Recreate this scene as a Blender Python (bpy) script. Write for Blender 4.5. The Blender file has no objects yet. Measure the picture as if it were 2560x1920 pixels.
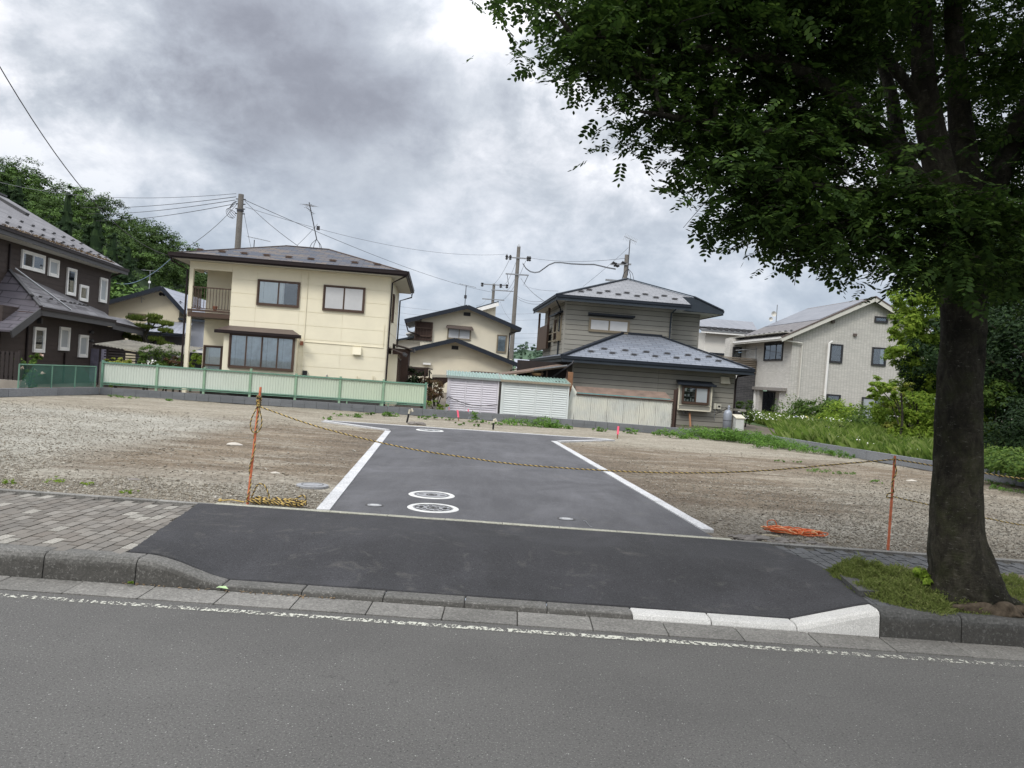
import bpy, math, random
import numpy as np
from mathutils import Vector, Matrix

# ------------------------------------------------------------------ camera, world, sun, exposure
scene = bpy.context.scene
COL = scene.collection
FPX = 1923.0                      # focal length for a picture 2560 px wide
ROLL = math.radians(4.0); PITCH = math.radians(-0.54); CAMZ = 1.75
U0 = np.array([0, -math.sin(PITCH), math.cos(PITCH)]); FW = np.array([0, math.cos(PITCH), math.sin(PITCH)])
X0 = np.array([1., 0, 0])
CR = math.cos(ROLL)*X0 + math.sin(ROLL)*U0
CU = -math.sin(ROLL)*X0 + math.cos(ROLL)*U0
cam_d = bpy.data.cameras.new('camera'); cam = bpy.data.objects.new('camera', cam_d); COL.objects.link(cam)
cam_d.sensor_width = 36.0; cam_d.lens = 36.0*FPX/2560.0
cam_d.clip_start = 0.1; cam_d.clip_end = 3000
cam.matrix_world = Matrix(((CR[0], CU[0], -FW[0], 0), (CR[1], CU[1], -FW[1], 0), (CR[2], CU[2], -FW[2], CAMZ), (0, 0, 0, 1)))
scene.camera = cam
vs = scene.view_settings
vs.view_transform = 'Standard'; vs.look = 'None'; vs.gamma = 1.0; vs.use_curve_mapping = False
vs.exposure = 0.22

SUN_EL = math.radians(44); SUN_AZ = math.radians(-148)   # azimuth from +Y towards +X
sdir = Vector((math.sin(SUN_AZ)*math.cos(SUN_EL), math.cos(SUN_AZ)*math.cos(SUN_EL), math.sin(SUN_EL)))
sd = bpy.data.lights.new('sun', 'SUN'); sd.energy = 1.5; sd.angle = math.radians(14); sd.color = (1.0, 0.95, 0.87)
so = bpy.data.objects.new('sun', sd); COL.objects.link(so); so.rotation_euler = sdir.to_track_quat('Z', 'Y').to_euler()
so.location = (0, 0, 40)

world = bpy.data.worlds.new('World'); scene.world = world; world.use_nodes = True
wt = world.node_tree; wt.nodes.clear()
def wn(t, **k):
    n = wt.nodes.new(t)
    for a, b in k.items(): setattr(n, a, b)
    return n
def L(a, b): wt.links.new(a, b)
def wmath(op, a, b=None, clamp=False):
    n = wn('ShaderNodeMath', operation=op); n.use_clamp = clamp
    for i, x in enumerate((a, b)):
        if x is None: continue
        if isinstance(x, (int, float)): n.inputs[i].default_value = x
        else: L(x, n.inputs[i])
    return n.outputs[0]
sky = wn('ShaderNodeTexSky', sky_type='NISHITA', sun_disc=False)
sky.sun_elevation = SUN_EL; sky.sun_rotation = SUN_AZ
tc = wn('ShaderNodeTexCoord'); sep = wn('ShaderNodeSeparateXYZ'); L(tc.outputs['Generated'], sep.inputs[0])
zc = wmath('MAXIMUM', sep.outputs[2], 0.0)
# cloud deck seen in perspective: direction divided by height
den = wmath('ADD', zc, 0.62)
cx = wmath('DIVIDE', sep.outputs[0], den); cy = wmath('DIVIDE', sep.outputs[1], den)
cv = wn('ShaderNodeCombineXYZ'); L(cx, cv.inputs[0]); L(cy, cv.inputs[1]); cv.inputs[2].default_value = 3.1
def noise(scale, detail, rough, dist=0.0, vec=None):
    n = wn('ShaderNodeTexNoise'); n.inputs['Scale'].default_value = scale; n.inputs['Detail'].default_value = detail
    n.inputs['Roughness'].default_value = rough; n.inputs['Distortion'].default_value = dist
    L(vec or cv.outputs[0], n.inputs['Vector']); return n.outputs[0]
n1 = noise(3.4, 8, 0.58, 0.25); n2 = noise(8.5, 8, 0.62, 0.2)
n3 = noise(1.3, 3, 0.5)
def blob(d, r0, r1):      # 1 inside a cone round direction d, 0 outside; edge broken up by noise
    d = Vector(d).normalized()
    vm = wn('ShaderNodeVectorMath', operation='SUBTRACT'); L(tc.outputs['Generated'], vm.inputs[0]); vm.inputs[1].default_value = d
    vs_ = wn('ShaderNodeVectorMath', operation='MULTIPLY'); L(vm.outputs[0], vs_.inputs[0]); vs_.inputs[1].default_value = (1, 1, 1.7)
    vl = wn('ShaderNodeVectorMath', operation='LENGTH'); L(vs_.outputs[0], vl.inputs[0])
    a = wmath('ADD', vl.outputs['Value'], wmath('ADD', wmath('MULTIPLY', wmath('SUBTRACT', n1, 0.5), 0.30), wmath('MULTIPLY', wmath('SUBTRACT', n2, 0.5), 0.16)))
    m = wn('ShaderNodeMapRange', interpolation_type='SMOOTHSTEP'); L(a, m.inputs[0])
    m.inputs[1].default_value = r0; m.inputs[2].default_value = r1; m.inputs[3].default_value = 1; m.inputs[4].default_value = 0
    return m.outputs[0]
def dirpx(u, v):
    d = (u-1280)/FPX*CR + (960-v)/FPX*CU + FW
    return tuple(float(t) for t in d)
dens = wmath('ADD', wmath('ADD', wmath('MULTIPLY', n1, 0.92), wmath('MULTIPLY', n2, 0.78)), -.24)
dens = wmath('ADD', dens, wmath('MULTIPLY', n3, 0.5))
dens = wmath('ADD', dens, wmath('MULTIPLY', blob(dirpx(620, 190), 0.0, 0.34), 0.30))
dens = wmath('ADD', dens, wmath('MULTIPLY', blob(dirpx(1000, 330), 0.0, 0.26), 0.13))
dens = wmath('SUBTRACT', dens, wmath('MULTIPLY', blob(dirpx(1250, 170), 0.03, 0.22), 0.14))
dens = wmath('SUBTRACT', dens, wmath('MULTIPLY', blob(dirpx(120, 60), 0.02, 0.17), 0.18))
dens = wmath('SUBTRACT', dens, wmath('MULTIPLY', blob(dirpx(350, 400), 0.02, 0.18), 0.17))
dmr = wn('ShaderNodeMapRange'); L(dens, dmr.inputs[0]); dmr.inputs[1].default_value = 0.70; dmr.inputs[2].default_value = 1.40
cr = wn('ShaderNodeValToRGB'); L(dmr.outputs[0], cr.inputs[0])
e = cr.color_ramp.elements
e[0].position = 0.08; e[0].color = (0.95, 0.955, 0.985, 1)
e[1].position = 1.0; e[1].color = (0.215, 0.225, 0.265, 1)
for ps_, c_ in ((0.22, (0.74, 0.76, 0.81)), (0.38, (0.55, 0.585, 0.64)), (0.56, (0.42, 0.45, 0.51)), (0.78, (0.29, 0.305, 0.355))):
    m_ = cr.color_ramp.elements.new(ps_); m_.color = c_ + (1,)
# low clouds turn slightly blue towards the horizon
hz = wn('ShaderNodeMapRange', interpolation_type='SMOOTHSTEP'); L(sep.outputs[2], hz.inputs[0])
hz.inputs[1].default_value = 0.02; hz.inputs[2].default_value = 0.30; hz.inputs[3].default_value = 0.62; hz.inputs[4].default_value = 0
mixh = wn('ShaderNodeMix', data_type='RGBA'); L(hz.outputs[0], mixh.inputs[0]); L(cr.outputs[0], mixh.inputs[6]); mixh.inputs[7].default_value = (0.45, 0.55, 0.69, 1)
# overcast sky, brightest overhead; extra rise added above the view to light the ground
lum2 = wmath('ADD', wmath('ADD', wmath('MULTIPLY', zc, 0.70), 0.83), wmath('MULTIPLY', wmath('MAXIMUM', wmath('SUBTRACT', zc, 0.40), 0.0), 2.6))
SKY_STRENGTH = 0.10
vsc = wn('ShaderNodeVectorMath', operation='SCALE'); L(mixh.outputs[2], vsc.inputs[0]); L(wmath('MULTIPLY', lum2, 1.0/SKY_STRENGTH), vsc.inputs['Scale'])
mx = wn('ShaderNodeMix', data_type='RGBA'); mx.inputs[0].default_value = 0.93
L(sky.outputs[0], mx.inputs[6]); L(vsc.outputs[0], mx.inputs[7])
bg = wn('ShaderNodeBackground'); bg.inputs[1].default_value = SKY_STRENGTH
L(mx.outputs[2], bg.inputs[0]); wo = wn('ShaderNodeOutputWorld'); L(bg.outputs[0], wo.inputs[0])

# ------------------------------------------------------------------ frames: 'W' street-aligned, 'R' aligned with houses and lane
RA = math.radians(5.67)
E1 = np.array([math.cos(RA), math.sin(RA), 0.]); E2 = np.array([-math.sin(RA), math.cos(RA), 0.]); C0 = np.array([0, 0, CAMZ])
def ray(u, v): return (u-1280)/FPX*CR + (960-v)/FPX*CU + FW
def Zc(x0, y0, s): return lambda x, y: (x0+x/s, y0+y/s)
c0 = Zc(0, 0, 1/1.1573); c1 = Zc(0, 380, 2.44); c2 = Zc(400, 560, 3.19); c3 = Zc(960, 560, 3.19); c4 = Zc(1300, 560, 2.9625); c5 = Zc(1740, 680, 2.6976)
c1b = Zc(0, 680, 4.608); c6 = Zc(0, 1160, 2.458); c7 = Zc(800, 1000, 2.458); c8 = Zc(1500, 1160, 2.087); cg = Zc(240, 680, 6.382)
cs = Zc(1060, 860, 5.82); cm = Zc(960, 860, 9.217); ce = Zc(1740, 860, 6.9125); cw = Zc(1640, 900, 6.506); cp = Zc(520, 440, 5.82); cq = Zc(1120, 560, 4.608)
def on_z(uv, z=0.2):
    d = ray(*uv); return C0 + d*((z-CAMZ)/d[2])
def on_y(uv, y):
    d = ray(*uv); return C0 + d*(y/d[1])
def on_q(uv, q):
    d = ray(*uv); P = C0 + d*(q/(d@E2)); return np.array([P@E1, q, P[2]])
def on_p(uv, p):
    d = ray(*uv); P = C0 + d*(p/(d@E1)); return np.array([p, P@E2, P[2]])
def r2w(P): return E1*P[0] + E2*P[1] + np.array([0, 0, P[2]])
def w2r(P): return np.array([P@E1, P@E2, P[2]])

# ------------------------------------------------------------------ mesh helpers
class MB:
    def __init__(s): s.v = []; s.f = []
    def add(s, vs, fs):
        o = len(s.v); s.v += [tuple(map(float, p)) for p in vs]; s.f += [tuple(i+o for i in f) for f in fs]; return s
    def box(s, a, b):
        x0, y0, z0 = [min(a[i], b[i]) for i in range(3)]; x1, y1, z1 = [max(a[i], b[i]) for i in range(3)]
        return s.hexa([(x0, y0, z0), (x1, y0, z0), (x1, y1, z0), (x0, y1, z0), (x0, y0, z1), (x1, y0, z1), (x1, y1, z1), (x0, y1, z1)])
    def hexa(s, v): return s.add(v, [(3, 2, 1, 0), (4, 5, 6, 7), (0, 1, 5, 4), (1, 2, 6, 5), (2, 3, 7, 6), (3, 0, 4, 7)])
    def poly(s, pts): return s.add(pts, [tuple(range(len(pts)))])
    def slab(s, pts, off):     # polygon thickened by vector off
        n = len(pts); off = np.array(off, float)
        v = [np.array(p, float) for p in pts] + [np.array(p, float)+off for p in pts]
        return s.add(v, [tuple(range(n)), tuple(range(2*n-1, n-1, -1))] + [(i, n+i, n+(i+1) % n, (i+1) % n) for i in range(n)])
    def beam(s, a, b, w, h=None, up=(0, 0, 1)):    # square bar between two points
        h = h or w; a = np.array(a, float); b = np.array(b, float); d = b-a; d /= np.linalg.norm(d)
        up = np.array(up, float)
        if abs(d@up) > .98: up = np.array([0, 1., 0])
        x = np.cross(d, up); x /= np.linalg.norm(x); y = np.cross(x, d); x *= w/2; y *= h/2
        return s.hexa([a-x-y, a+x-y, b+x-y, b-x-y, a-x+y, a+x+y, b+x+y, b-x+y])
    def tube(s, pts, r, n=6, cap=True):
        P = [np.array(p, float) for p in pts]; m = len(P); R = r if hasattr(r, '__len__') else [r]*m
        ref = np.array([0.13, 0.31, 0.94]); vs = []
        for i, p in enumerate(P):
            d = P[min(i+1, m-1)] - P[max(i-1, 0)]; d /= (np.linalg.norm(d)+1e-9)
            if i == 0:
                x = np.cross(d, ref if abs(d@ref) < .95 else np.array([1., 0, 0]))
            else: x = x - d*(x@d)
            x /= (np.linalg.norm(x)+1e-9); y = np.cross(d, x)
            for k in range(n):
                a = 2*math.pi*k/n; vs.append(p+(x*math.cos(a)+y*math.sin(a))*R[i])
        fs = [(i*n+k, i*n+(k+1) % n, (i+1)*n+(k+1) % n, (i+1)*n+k) for i in range(m-1) for k in range(n)]
        if cap: fs += [tuple(range(n-1, -1, -1)), tuple(range((m-1)*n, m*n))]
        return s.add(vs, fs)
    def lathe(s, c, prof, n=16):     # prof: (radius, z)
        vs = []; c = np.array(c, float)
        for r, z in prof:
            for k in range(n):
                a = 2*math.pi*k/n; vs.append(c+np.array([r*math.cos(a), r*math.sin(a), z]))
        m = len(prof); fs = [(i*n+k, i*n+(k+1) % n, (i+1)*n+(k+1) % n, (i+1)*n+k) for i in range(m-1) for k in range(n)]
        if prof[0][0] > 1e-6: fs.append(tuple(range(n-1, -1, -1)))
        if prof[-1][0] > 1e-6: fs.append(tuple(range((m-1)*n, m*n)))
        return s.add(vs, fs)
    def corr(s, P0, U, V, N, length, pitch, amp, th=0.004):   # corrugated sheet: ridges along V
        P0, U, V, N = [np.array(t, float) for t in (P0, U, V, N)]
        k = max(2, int(round(length/pitch))); vs = []; fs = []
        prof = [(0, 0), (.3, 0), (.5, 1), (.8, 1)]; pr = []
        for i in range(k):
            for a, b in prof: pr.append(((i+a)*length/k, b*amp))
        pr.append((length, 0))
        for a, b in pr:
            p = P0+U*a+N*b; vs += [p, p+V, p-N*th, p-N*th+V]
        for i in range(len(pr)-1):
            o = i*4; fs += [(o, o+4, o+5, o+1), (o+2, o+3, o+7, o+6), (o, o+2, o+6, o+4), (o+1, o+5, o+7, o+3)]
        fs += [(0, 1, 3, 2), (len(pr)*4-4, len(pr)*4-2, len(pr)*4-1, len(pr)*4-3)]
        return s.add(vs, fs)

def mesh_of(name, mb, base=(0, 0, 0), smooth=False):
    me = bpy.data.meshes.new(name); b = np.array(base, float)
    me.from_pydata([tuple(np.array(v)-b) for v in mb.v], [], mb.f)
    if smooth: me.polygons.foreach_set('use_smooth', [True]*len(me.polygons))
    me.update(); return me
def np_mesh(name, V, n, base=(0, 0, 0), smooth=False):    # every n vertices are one face
    V = (np.asarray(V, float).reshape(-1, 3) - np.array(base, float)).astype(np.float32); k = len(V)//n
    me = bpy.data.meshes.new(name); me.vertices.add(len(V)); me.vertices.foreach_set('co', V.ravel())
    me.loops.add(k*n); me.loops.foreach_set('vertex_index', np.arange(k*n, dtype=np.int32))
    me.polygons.add(k); me.polygons.foreach_set('loop_start', np.arange(0, k*n, n, dtype=np.int32))
    try: me.polygons.foreach_set('loop_total', np.full(k, n, dtype=np.int32))
    except Exception: pass
    me.update(calc_edges=True); me.validate(); return me
def np_mesh_idx(name, V, F, base=(0, 0, 0)):              # V verts, F (k,n) faces
    V = (np.asarray(V, float).reshape(-1, 3) - np.array(base, float)).astype(np.float32); F = np.asarray(F, np.int32); k, n = F.shape
    me = bpy.data.meshes.new(name); me.vertices.add(len(V)); me.vertices.foreach_set('co', V.ravel())
    me.loops.add(k*n); me.loops.foreach_set('vertex_index', F.ravel())
    me.polygons.add(k); me.polygons.foreach_set('loop_start', np.arange(0, k*n, n, dtype=np.int32))
    try: me.polygons.foreach_set('loop_total', np.full(k, n, dtype=np.int32))
    except Exception: pass
    me.update(calc_edges=True); me.validate(); return me
def tag(o, label=None, cat=None, group=None, kind=None):
    if label: o['label'] = label
    if cat: o['category'] = cat
    if group: o['group'] = group
    if kind: o['kind'] = kind
    return o
class T:     # a thing: an Empty at its base, parts are its children; coordinates stay those of the frame
    def __init__(s, name, label, cat, base, frame='W', group=None, kind=None):
        s.base = np.array(base, float); s.o = bpy.data.objects.new(name, None); COL.objects.link(s.o)
        s.o.empty_display_size = 0.2
        s.o.location = tuple(r2w(s.base) if frame == 'R' else s.base)
        if frame == 'R': s.o.rotation_euler = (0, 0, RA)
        tag(s.o, label, cat, group, kind)
    def add(s, name, mb, mat, sub=None, smooth=False, label=None, kind=None):
        me = mb if isinstance(mb, bpy.types.Mesh) else mesh_of(name, mb, s.base, smooth)
        me.materials.append(mat); o = bpy.data.objects.new(name, me); COL.objects.link(o); o.parent = sub or s.o
        tag(o, label, kind=kind); return o
    def inst(s, name, me, loc, rotz=0, sub=None):       # loc in the thing's frame; mesh shared
        o = bpy.data.objects.new(name, me); COL.objects.link(o); o.parent = sub or s.o
        o.location = tuple(np.array(loc, float)-s.base); o.rotation_euler = (0, 0, rotz); return o
def solo(name, mb, mat, label=None, cat=None, base=None, frame='W', group=None, kind=None, smooth=False):
    if base is None:
        a = np.array(mb.v); base = (float(a[:, 0].mean()), float(a[:, 1].mean()), float(a[:, 2].min()))
    base = np.array(base, float)
    me = mb if isinstance(mb, bpy.types.Mesh) else mesh_of(name, mb, base, smooth)
    me.materials.append(mat); o = bpy.data.objects.new(name, me); COL.objects.link(o)
    o.location = tuple(r2w(base) if frame == 'R' else base)
    if frame == 'R': o.rotation_euler = (0, 0, RA)
    return tag(o, label, cat, group, kind)

# ------------------------------------------------------------------ materials
def srgb(r, g, b):
    f = lambda c: (c/255/12.92 if c/255 <= .04045 else ((c/255+.055)/1.055)**2.4); return (f(r), f(g), f(b))
class N:
    def __init__(s, name):
        s.m = bpy.data.materials.new(name); s.m.use_nodes = True; s.t = s.m.node_tree; s.t.nodes.clear()
        s.out = s.t.nodes.new('ShaderNodeOutputMaterial'); s.b = s.t.nodes.new('ShaderNodeBsdfPrincipled'); s.t.links.new(s.b.outputs[0], s.out.inputs[0])
        s.tc = s.t.nodes.new('ShaderNodeTexCoord'); s.co = s.tc.outputs['Object']
    def n(s, t, **k):
        x = s.t.nodes.new(t)
        for a, b in k.items(): setattr(x, a, b)
        return x
    def l(s, a, b): s.t.links.new(a, b)
    def world(s): g = s.n('ShaderNodeNewGeometry'); s.co = g.outputs['Position']; return s
    def scale(s, v):
        m = s.n('ShaderNodeMapping'); m.inputs['Scale'].default_value = v; s.l(s.co, m.inputs[0]); return m.outputs[0]
    def noise(s, sc, det=4, ro=.55, vec=None, dist=0):
        x = s.n('ShaderNodeTexNoise'); x.inputs['Scale'].default_value = sc; x.inputs['Detail'].default_value = det; x.inputs['Roughness'].default_value = ro
        x.inputs['Distortion'].default_value = dist; s.l(vec or s.co, x.inputs['Vector']); return x.outputs[0]
    def voro(s, sc, feat='F1', out='Distance', vec=None):
        x = s.n('ShaderNodeTexVoronoi', feature=feat); x.inputs['Scale'].default_value = sc; s.l(vec or s.co, x.inputs['Vector']); return x.outputs[out]
    def ramp(s, f, stops):
        r = s.n('ShaderNodeValToRGB'); s.l(f, r.inputs[0]); e = r.color_ramp.elements
        c4_ = lambda c: tuple(c)+(1,) if len(c) == 3 else tuple(c)
        e[0].position = stops[0][0]; e[0].color = c4_(stops[0][1]); e[1].position = stops[-1][0]; e[1].color = c4_(stops[-1][1])
        for p, c in stops[1:-1]: x = e.new(p); x.color = c4_(c)
        return r.outputs[0]
    def g(s, f, a, b): # greyscale ramp factor
        m = s.n('ShaderNodeMapRange'); s.l(f, m.inputs[0]); m.inputs[1].default_value = a; m.inputs[2].default_value = b; m.clamp = True; return m.outputs[0]
    def mix(s, f, a, b, mode='MIX'):
        m = s.n('ShaderNodeMix', data_type='RGBA', blend_type=mode)
        if isinstance(f, (int, float)): m.inputs[0].default_value = f
        else: s.l(f, m.inputs[0])
        for i, x in ((6, a), (7, b)):
            if isinstance(x, tuple): m.inputs[i].default_value = x[:3]+(1,)
            else: s.l(x, m.inputs[i])
        return m.outputs[2]
    def math(s, op, a, b=0.0):
        m = s.n('ShaderNodeMath', operation=op)
        for i, x in enumerate((a, b)):
            if isinstance(x, (int, float)): m.inputs[i].default_value = x
            else: s.l(x, m.inputs[i])
        return m.outputs[0]
    def rnd(s, c, amt, kind='obj'):
        if kind == 'obj': i = s.n('ShaderNodeObjectInfo').outputs['Random']
        else: i = s.n('ShaderNodeNewGeometry').outputs['Random Per Island']
        f = s.math('ADD', s.math('MULTIPLY', i, 2*amt), 1-amt)
        v = s.n('ShaderNodeVectorMath', operation='SCALE'); s.l(f, v.inputs['Scale'])
        if isinstance(c, tuple): v.inputs[0].default_value = c[:3]
        else: s.l(c, v.inputs[0])
        return v.outputs[0]
    def bump(s, h, st=.3, dist=.01):
        b = s.n('ShaderNodeBump'); b.inputs['Strength'].default_value = st; b.inputs['Distance'].default_value = dist; s.l(h, b.inputs['Height'])
        s.l(b.outputs[0], s.b.inputs['Normal']); return s
    def fin(s, c, rough=.8, metal=0, spec=.5):
        if isinstance(c, tuple): s.b.inputs['Base Color'].default_value = c[:3]+(1,)
        else: s.l(c, s.b.inputs['Base Color'])
        s.b.inputs['Roughness'].default_value = rough; s.b.inputs['Metallic'].default_value = metal; s.b.inputs['Specular IOR Level'].default_value = spec
        return s.m
def plain(name, c, rough=.6, var=.12, sc=3, metal=0, spec=.4, bump=0, bsc=60, rnd=0, world=True):
    n = N(name)
    if world: n.world()
    f = n.g(n.noise(sc, 5, .6), .3, .7); d = tuple(x*(1-var) for x in c); u = tuple(min(1, x*(1+var*.6)) for x in c)
    col = n.mix(f, d, u)
    if rnd: col = n.rnd(col, rnd)
    if bump: n.bump(n.noise(bsc, 4), bump)
    return n.fin(col, rough, metal, spec)

def asphalt(name, a, b, speck, rough=.9, tr=None, bst=.6):
    n = N(name).world()
    big = n.g(n.noise(.9, 5, .6), .3, .7)
    col = n.mix(big, a, b)
    if tr is not None:     # stroke marks left by the roller and rake
        st = n.g(n.noise(2.2, 5, .65, n.scale(tr)), .42, .68); col = n.mix(n.math('MULTIPLY', st, .55), col, tuple(x*1.4 for x in b))
        blot = n.g(n.noise(.55, 4, .7, dist=1.5), .5, .72); col = n.mix(n.math('MULTIPLY', blot, .5), col, tuple(x*1.9 for x in b)); du = n.g(n.noise(3.1, 5, .75, dist=.8), .56, .74); col = n.mix(n.math('MULTIPLY', du, .35), col, (.17, .16, .14))
    v = n.noise(95, 3, .8); sp = n.g(v, .56, .66); col = n.mix(n.math('MULTIPLY', sp, .75), col, speck)
    dk = n.g(n.noise(70, 3, .75), .44, .34); col = n.mix(n.math('MULTIPLY', dk, .85), col, tuple(x*.30 for x in a))
    v2 = n.voro(34, out='Distance'); s2 = n.g(v2, .15, .07); s3 = n.g(n.noise(13, 3, .7), .50, .60); col = n.mix(n.math('MULTIPLY', n.math('MULTIPLY', s2, s3), .7), col, tuple(min(1, x*2.0) for x in speck))
    wr = n.noise(.35, 4, .6, n.scale((.25, 1, 1))); col = n.mix(n.math('MULTIPLY', n.g(wr, .45, .62), .22), col, tuple(x*.6 for x in a))
    if name == 'road_asphalt':      # hairline cracks
        nz = n.n('ShaderNodeTexNoise'); nz.inputs['Scale'].default_value = 3.0; nz.inputs['Detail'].default_value = 5; n.l(n.co, nz.inputs['Vector'])
        va = n.n('ShaderNodeVectorMath', operation='MULTIPLY_ADD'); n.l(nz.outputs['Color'], va.inputs[0]); va.inputs[1].default_value = (.55, .55, 0); n.l(n.co, va.inputs[2])
        ed = n.voro(.75, 'DISTANCE_TO_EDGE', 'Distance', va.outputs[0]); ck = n.math('MULTIPLY', n.g(ed, .0045, .001), n.g(n.noise(.9, 3, .6), .55, .62)); col = n.mix(n.math('MULTIPLY', ck, .4), col, (.022, .021, .020))
    n.bump(n.noise(70, 4, .8), bst, .010)
    return n.fin(col, rough, spec=.3)
MAT = {}
MAT['road'] = asphalt('road_asphalt', (.083, .081, .077), (.108, .106, .100), (.27, .265, .25))
MAT['apron'] = asphalt('fresh_asphalt', (.018, .0182, .0195), (.030, .030, .033), (.085, .085, .09), .8, (1, .25, 1), .6)
MAT['lane'] = asphalt('lane_asphalt', (.056, .056, .061), (.080, .080, .086), (.14, .14, .145), .78, (1.6, .35, 1), .5)
def concrete(name, a, b, sc=2.5, rough=.85, dark=.5, fine=90, rnd=.06, bst=.4, stain=(.05, .05, .04)):
    n = N(name).world(); col = n.mix(n.g(n.noise(sc, 6, .65), .3, .7), a, b)
    st = n.g(n.noise(sc*2.3, 6, .75, dist=1), .52, .74); col = n.mix(n.math('MULTIPLY', st, dark), col, stain)
    if 'old_kerb' in name or 'shaded_kerb' in name:      # splash grime plus painted shade low on the road-side face
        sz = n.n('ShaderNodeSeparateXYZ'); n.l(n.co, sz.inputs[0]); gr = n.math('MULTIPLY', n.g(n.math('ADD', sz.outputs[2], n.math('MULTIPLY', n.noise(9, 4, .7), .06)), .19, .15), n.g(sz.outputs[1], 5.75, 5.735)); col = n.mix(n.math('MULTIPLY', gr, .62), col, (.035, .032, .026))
    fi = n.g(n.noise(fine, 3, .7), .35, .65); col = n.mix(n.math('MULTIPLY', fi, .7), col, tuple(x*.45 for x in a)); f2 = n.g(n.noise(fine*.8, 3, .8), .56, .66); col = n.mix(n.math('MULTIPLY', f2, .4), col, tuple(min(1, x*1.6) for x in b))
    if rnd: col = n.rnd(col, rnd)
    n.bump(n.noise(fine, 4, .7), bst, .005); return n.fin(col, rough, spec=.3)
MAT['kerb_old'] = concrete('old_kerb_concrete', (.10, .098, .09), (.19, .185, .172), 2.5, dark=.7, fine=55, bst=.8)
MAT['gutter'] = concrete('gutter_concrete', (.15, .146, .134), (.25, .242, .222), 1.6, dark=.45, rnd=.16, fine=60, bst=.6)
MAT['kerb_new'] = concrete('new_kerb_concrete', (.54, .535, .51), (.62, .615, .59), 3, dark=.25, fine=140, rnd=.04, bst=.2)
MAT['edging'] = concrete('edging_concrete', (.48, .485, .49), (.60, .605, .61), 3, dark=.28, fine=60, rnd=.06, bst=.15)
MAT['joint'] = concrete('strip_concrete', (.30, .30, .24), (.44, .43, .36), 4, dark=.5, fine=50)
MAT['kerb_dark'] = concrete('shaded_kerb_concrete', (.055, .056, .053), (.10, .10, .096), 3, dark=.6, fine=55, bst=.8)  # old concrete, dark with dirt and moss in its own colour
MAT['block'] = None
n = N('ribbed_block').world()
col = n.mix(n.g(n.noise(1.2, 4), .3, .7), (.135, .145, .155), (.19, .20, .21)); col = n.rnd(col, .07)
w = n.n('ShaderNodeTexWave', wave_type='BANDS', bands_direction='X'); w.inputs['Scale'].default_value = 9; w.inputs['Distortion'].default_value = .3; n.l(n.co, w.inputs[0])
col = n.mix(n.g(w.outputs[1], .75, 1.0), col, (.07, .075, .08)); n.bump(w.outputs[1], .5, .01); MAT['block'] = n.fin(col, .85)
MAT['block_smooth'] = concrete('smooth_block_concrete', (.20, .21, .225), (.26, .27, .285), 1.2, dark=.2, fine=60)
n = N('paver').world()
ri = n.n('ShaderNodeObjectInfo').outputs['Random']
col = n.ramp(ri, [(0, (.12, .108, .092)), (.35, (.17, .157, .137)), (.6, (.145, .128, .108)), (1, (.225, .21, .185))])
col = n.mix(n.math('MULTIPLY', n.g(n.noise(3, 5, .7), .45, .7), .5), col, (.11, .105, .095)); col = n.mix(n.math('MULTIPLY', n.g(n.noise(140, 3), .4, .65), .4), col, (.09, .085, .08))
n.bump(n.noise(120, 3), .4, .004); MAT['paver'] = n.fin(col, .85, spec=.3)
MAT['paver_light'] = concrete('pale_paver', (.26, .245, .215), (.34, .325, .285), 3, dark=.25, fine=70, rnd=.12)
MAT['paver_dark'] = concrete('dark_paver', (.085, .088, .09), (.125, .127, .13), 3, dark=.3, rnd=.12)
MAT['sand_joint'] = plain('joint_sand', (.075, .07, .06), .95, .3, 20)
# ground of the empty plot: gravel grey-green on the left, brown soil in the middle and by the lane
n = N('plot_ground').world()
g1 = n.noise(.22, 4, .55); g2 = n.noise(1.1, 6, .65, n.scale((.45, 1.7, 1))); sepn = n.n('ShaderNodeSeparateXYZ'); n.l(n.co, sepn.inputs[0])
xx = sepn.outputs[0]; yy = sepn.outputs[1]
soil = n.mix(n.g(g2, .35, .68), (.098, .074, .050), (.190, .152, .108))
grav = n.mix(n.g(n.noise(.8, 5, .6), .3, .7), (.20, .19, .158), (.30, .29, .25))
tan = n.mix(n.g(g2, .3, .7), (.175, .152, .113), (.275, .25, .20))
leftg = n.math('ADD', n.g(xx, -4.8, -7.5), n.math('MULTIPLY', n.math('SUBTRACT', g2, .5), .9))
col = n.mix(n.g(leftg, .25, .75), soil, grav)
far = n.math('ADD', n.g(yy, 17.5, 20.5), n.math('MULTIPLY', n.math('SUBTRACT', g2, .5), .8)); col = n.mix(n.g(far, .3, .8), col, tan)
near = n.math('ADD', n.g(yy, 11.5, 9.2), n.math('MULTIPLY', n.math('SUBTRACT', g2, .5), 1.2)); col = n.mix(n.math('MULTIPLY', n.g(near, .3, .9), .65), col, grav)
rt = n.math('ADD', n.g(xx, 3.4, 6.5), n.math('MULTIPLY', n.math('SUBTRACT', g2, .5), 1.1)); rt = n.math('MULTIPLY', n.g(rt, .3, .8), n.g(yy, 16.5, 13.5)); col = n.mix(n.math('MULTIPLY', rt, .85), col, tan)
ps = n.math('MULTIPLY', n.g(n.noise(1.1, 7, .78, n.scale((.55, 1.9, 1)), .6), .50, .58), n.g(n.noise(9, 5, .8), .38, .56)); col = n.mix(n.math('MULTIPLY', ps, .62), col, (.31, .29, .24))
bk = n.g(n.noise(.7, 6, .72, n.scale((.5, 1.8, 1)), .5), .56, .66); col = n.mix(n.math('MULTIPLY', bk, .5), col, (.125, .095, .068))
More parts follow.
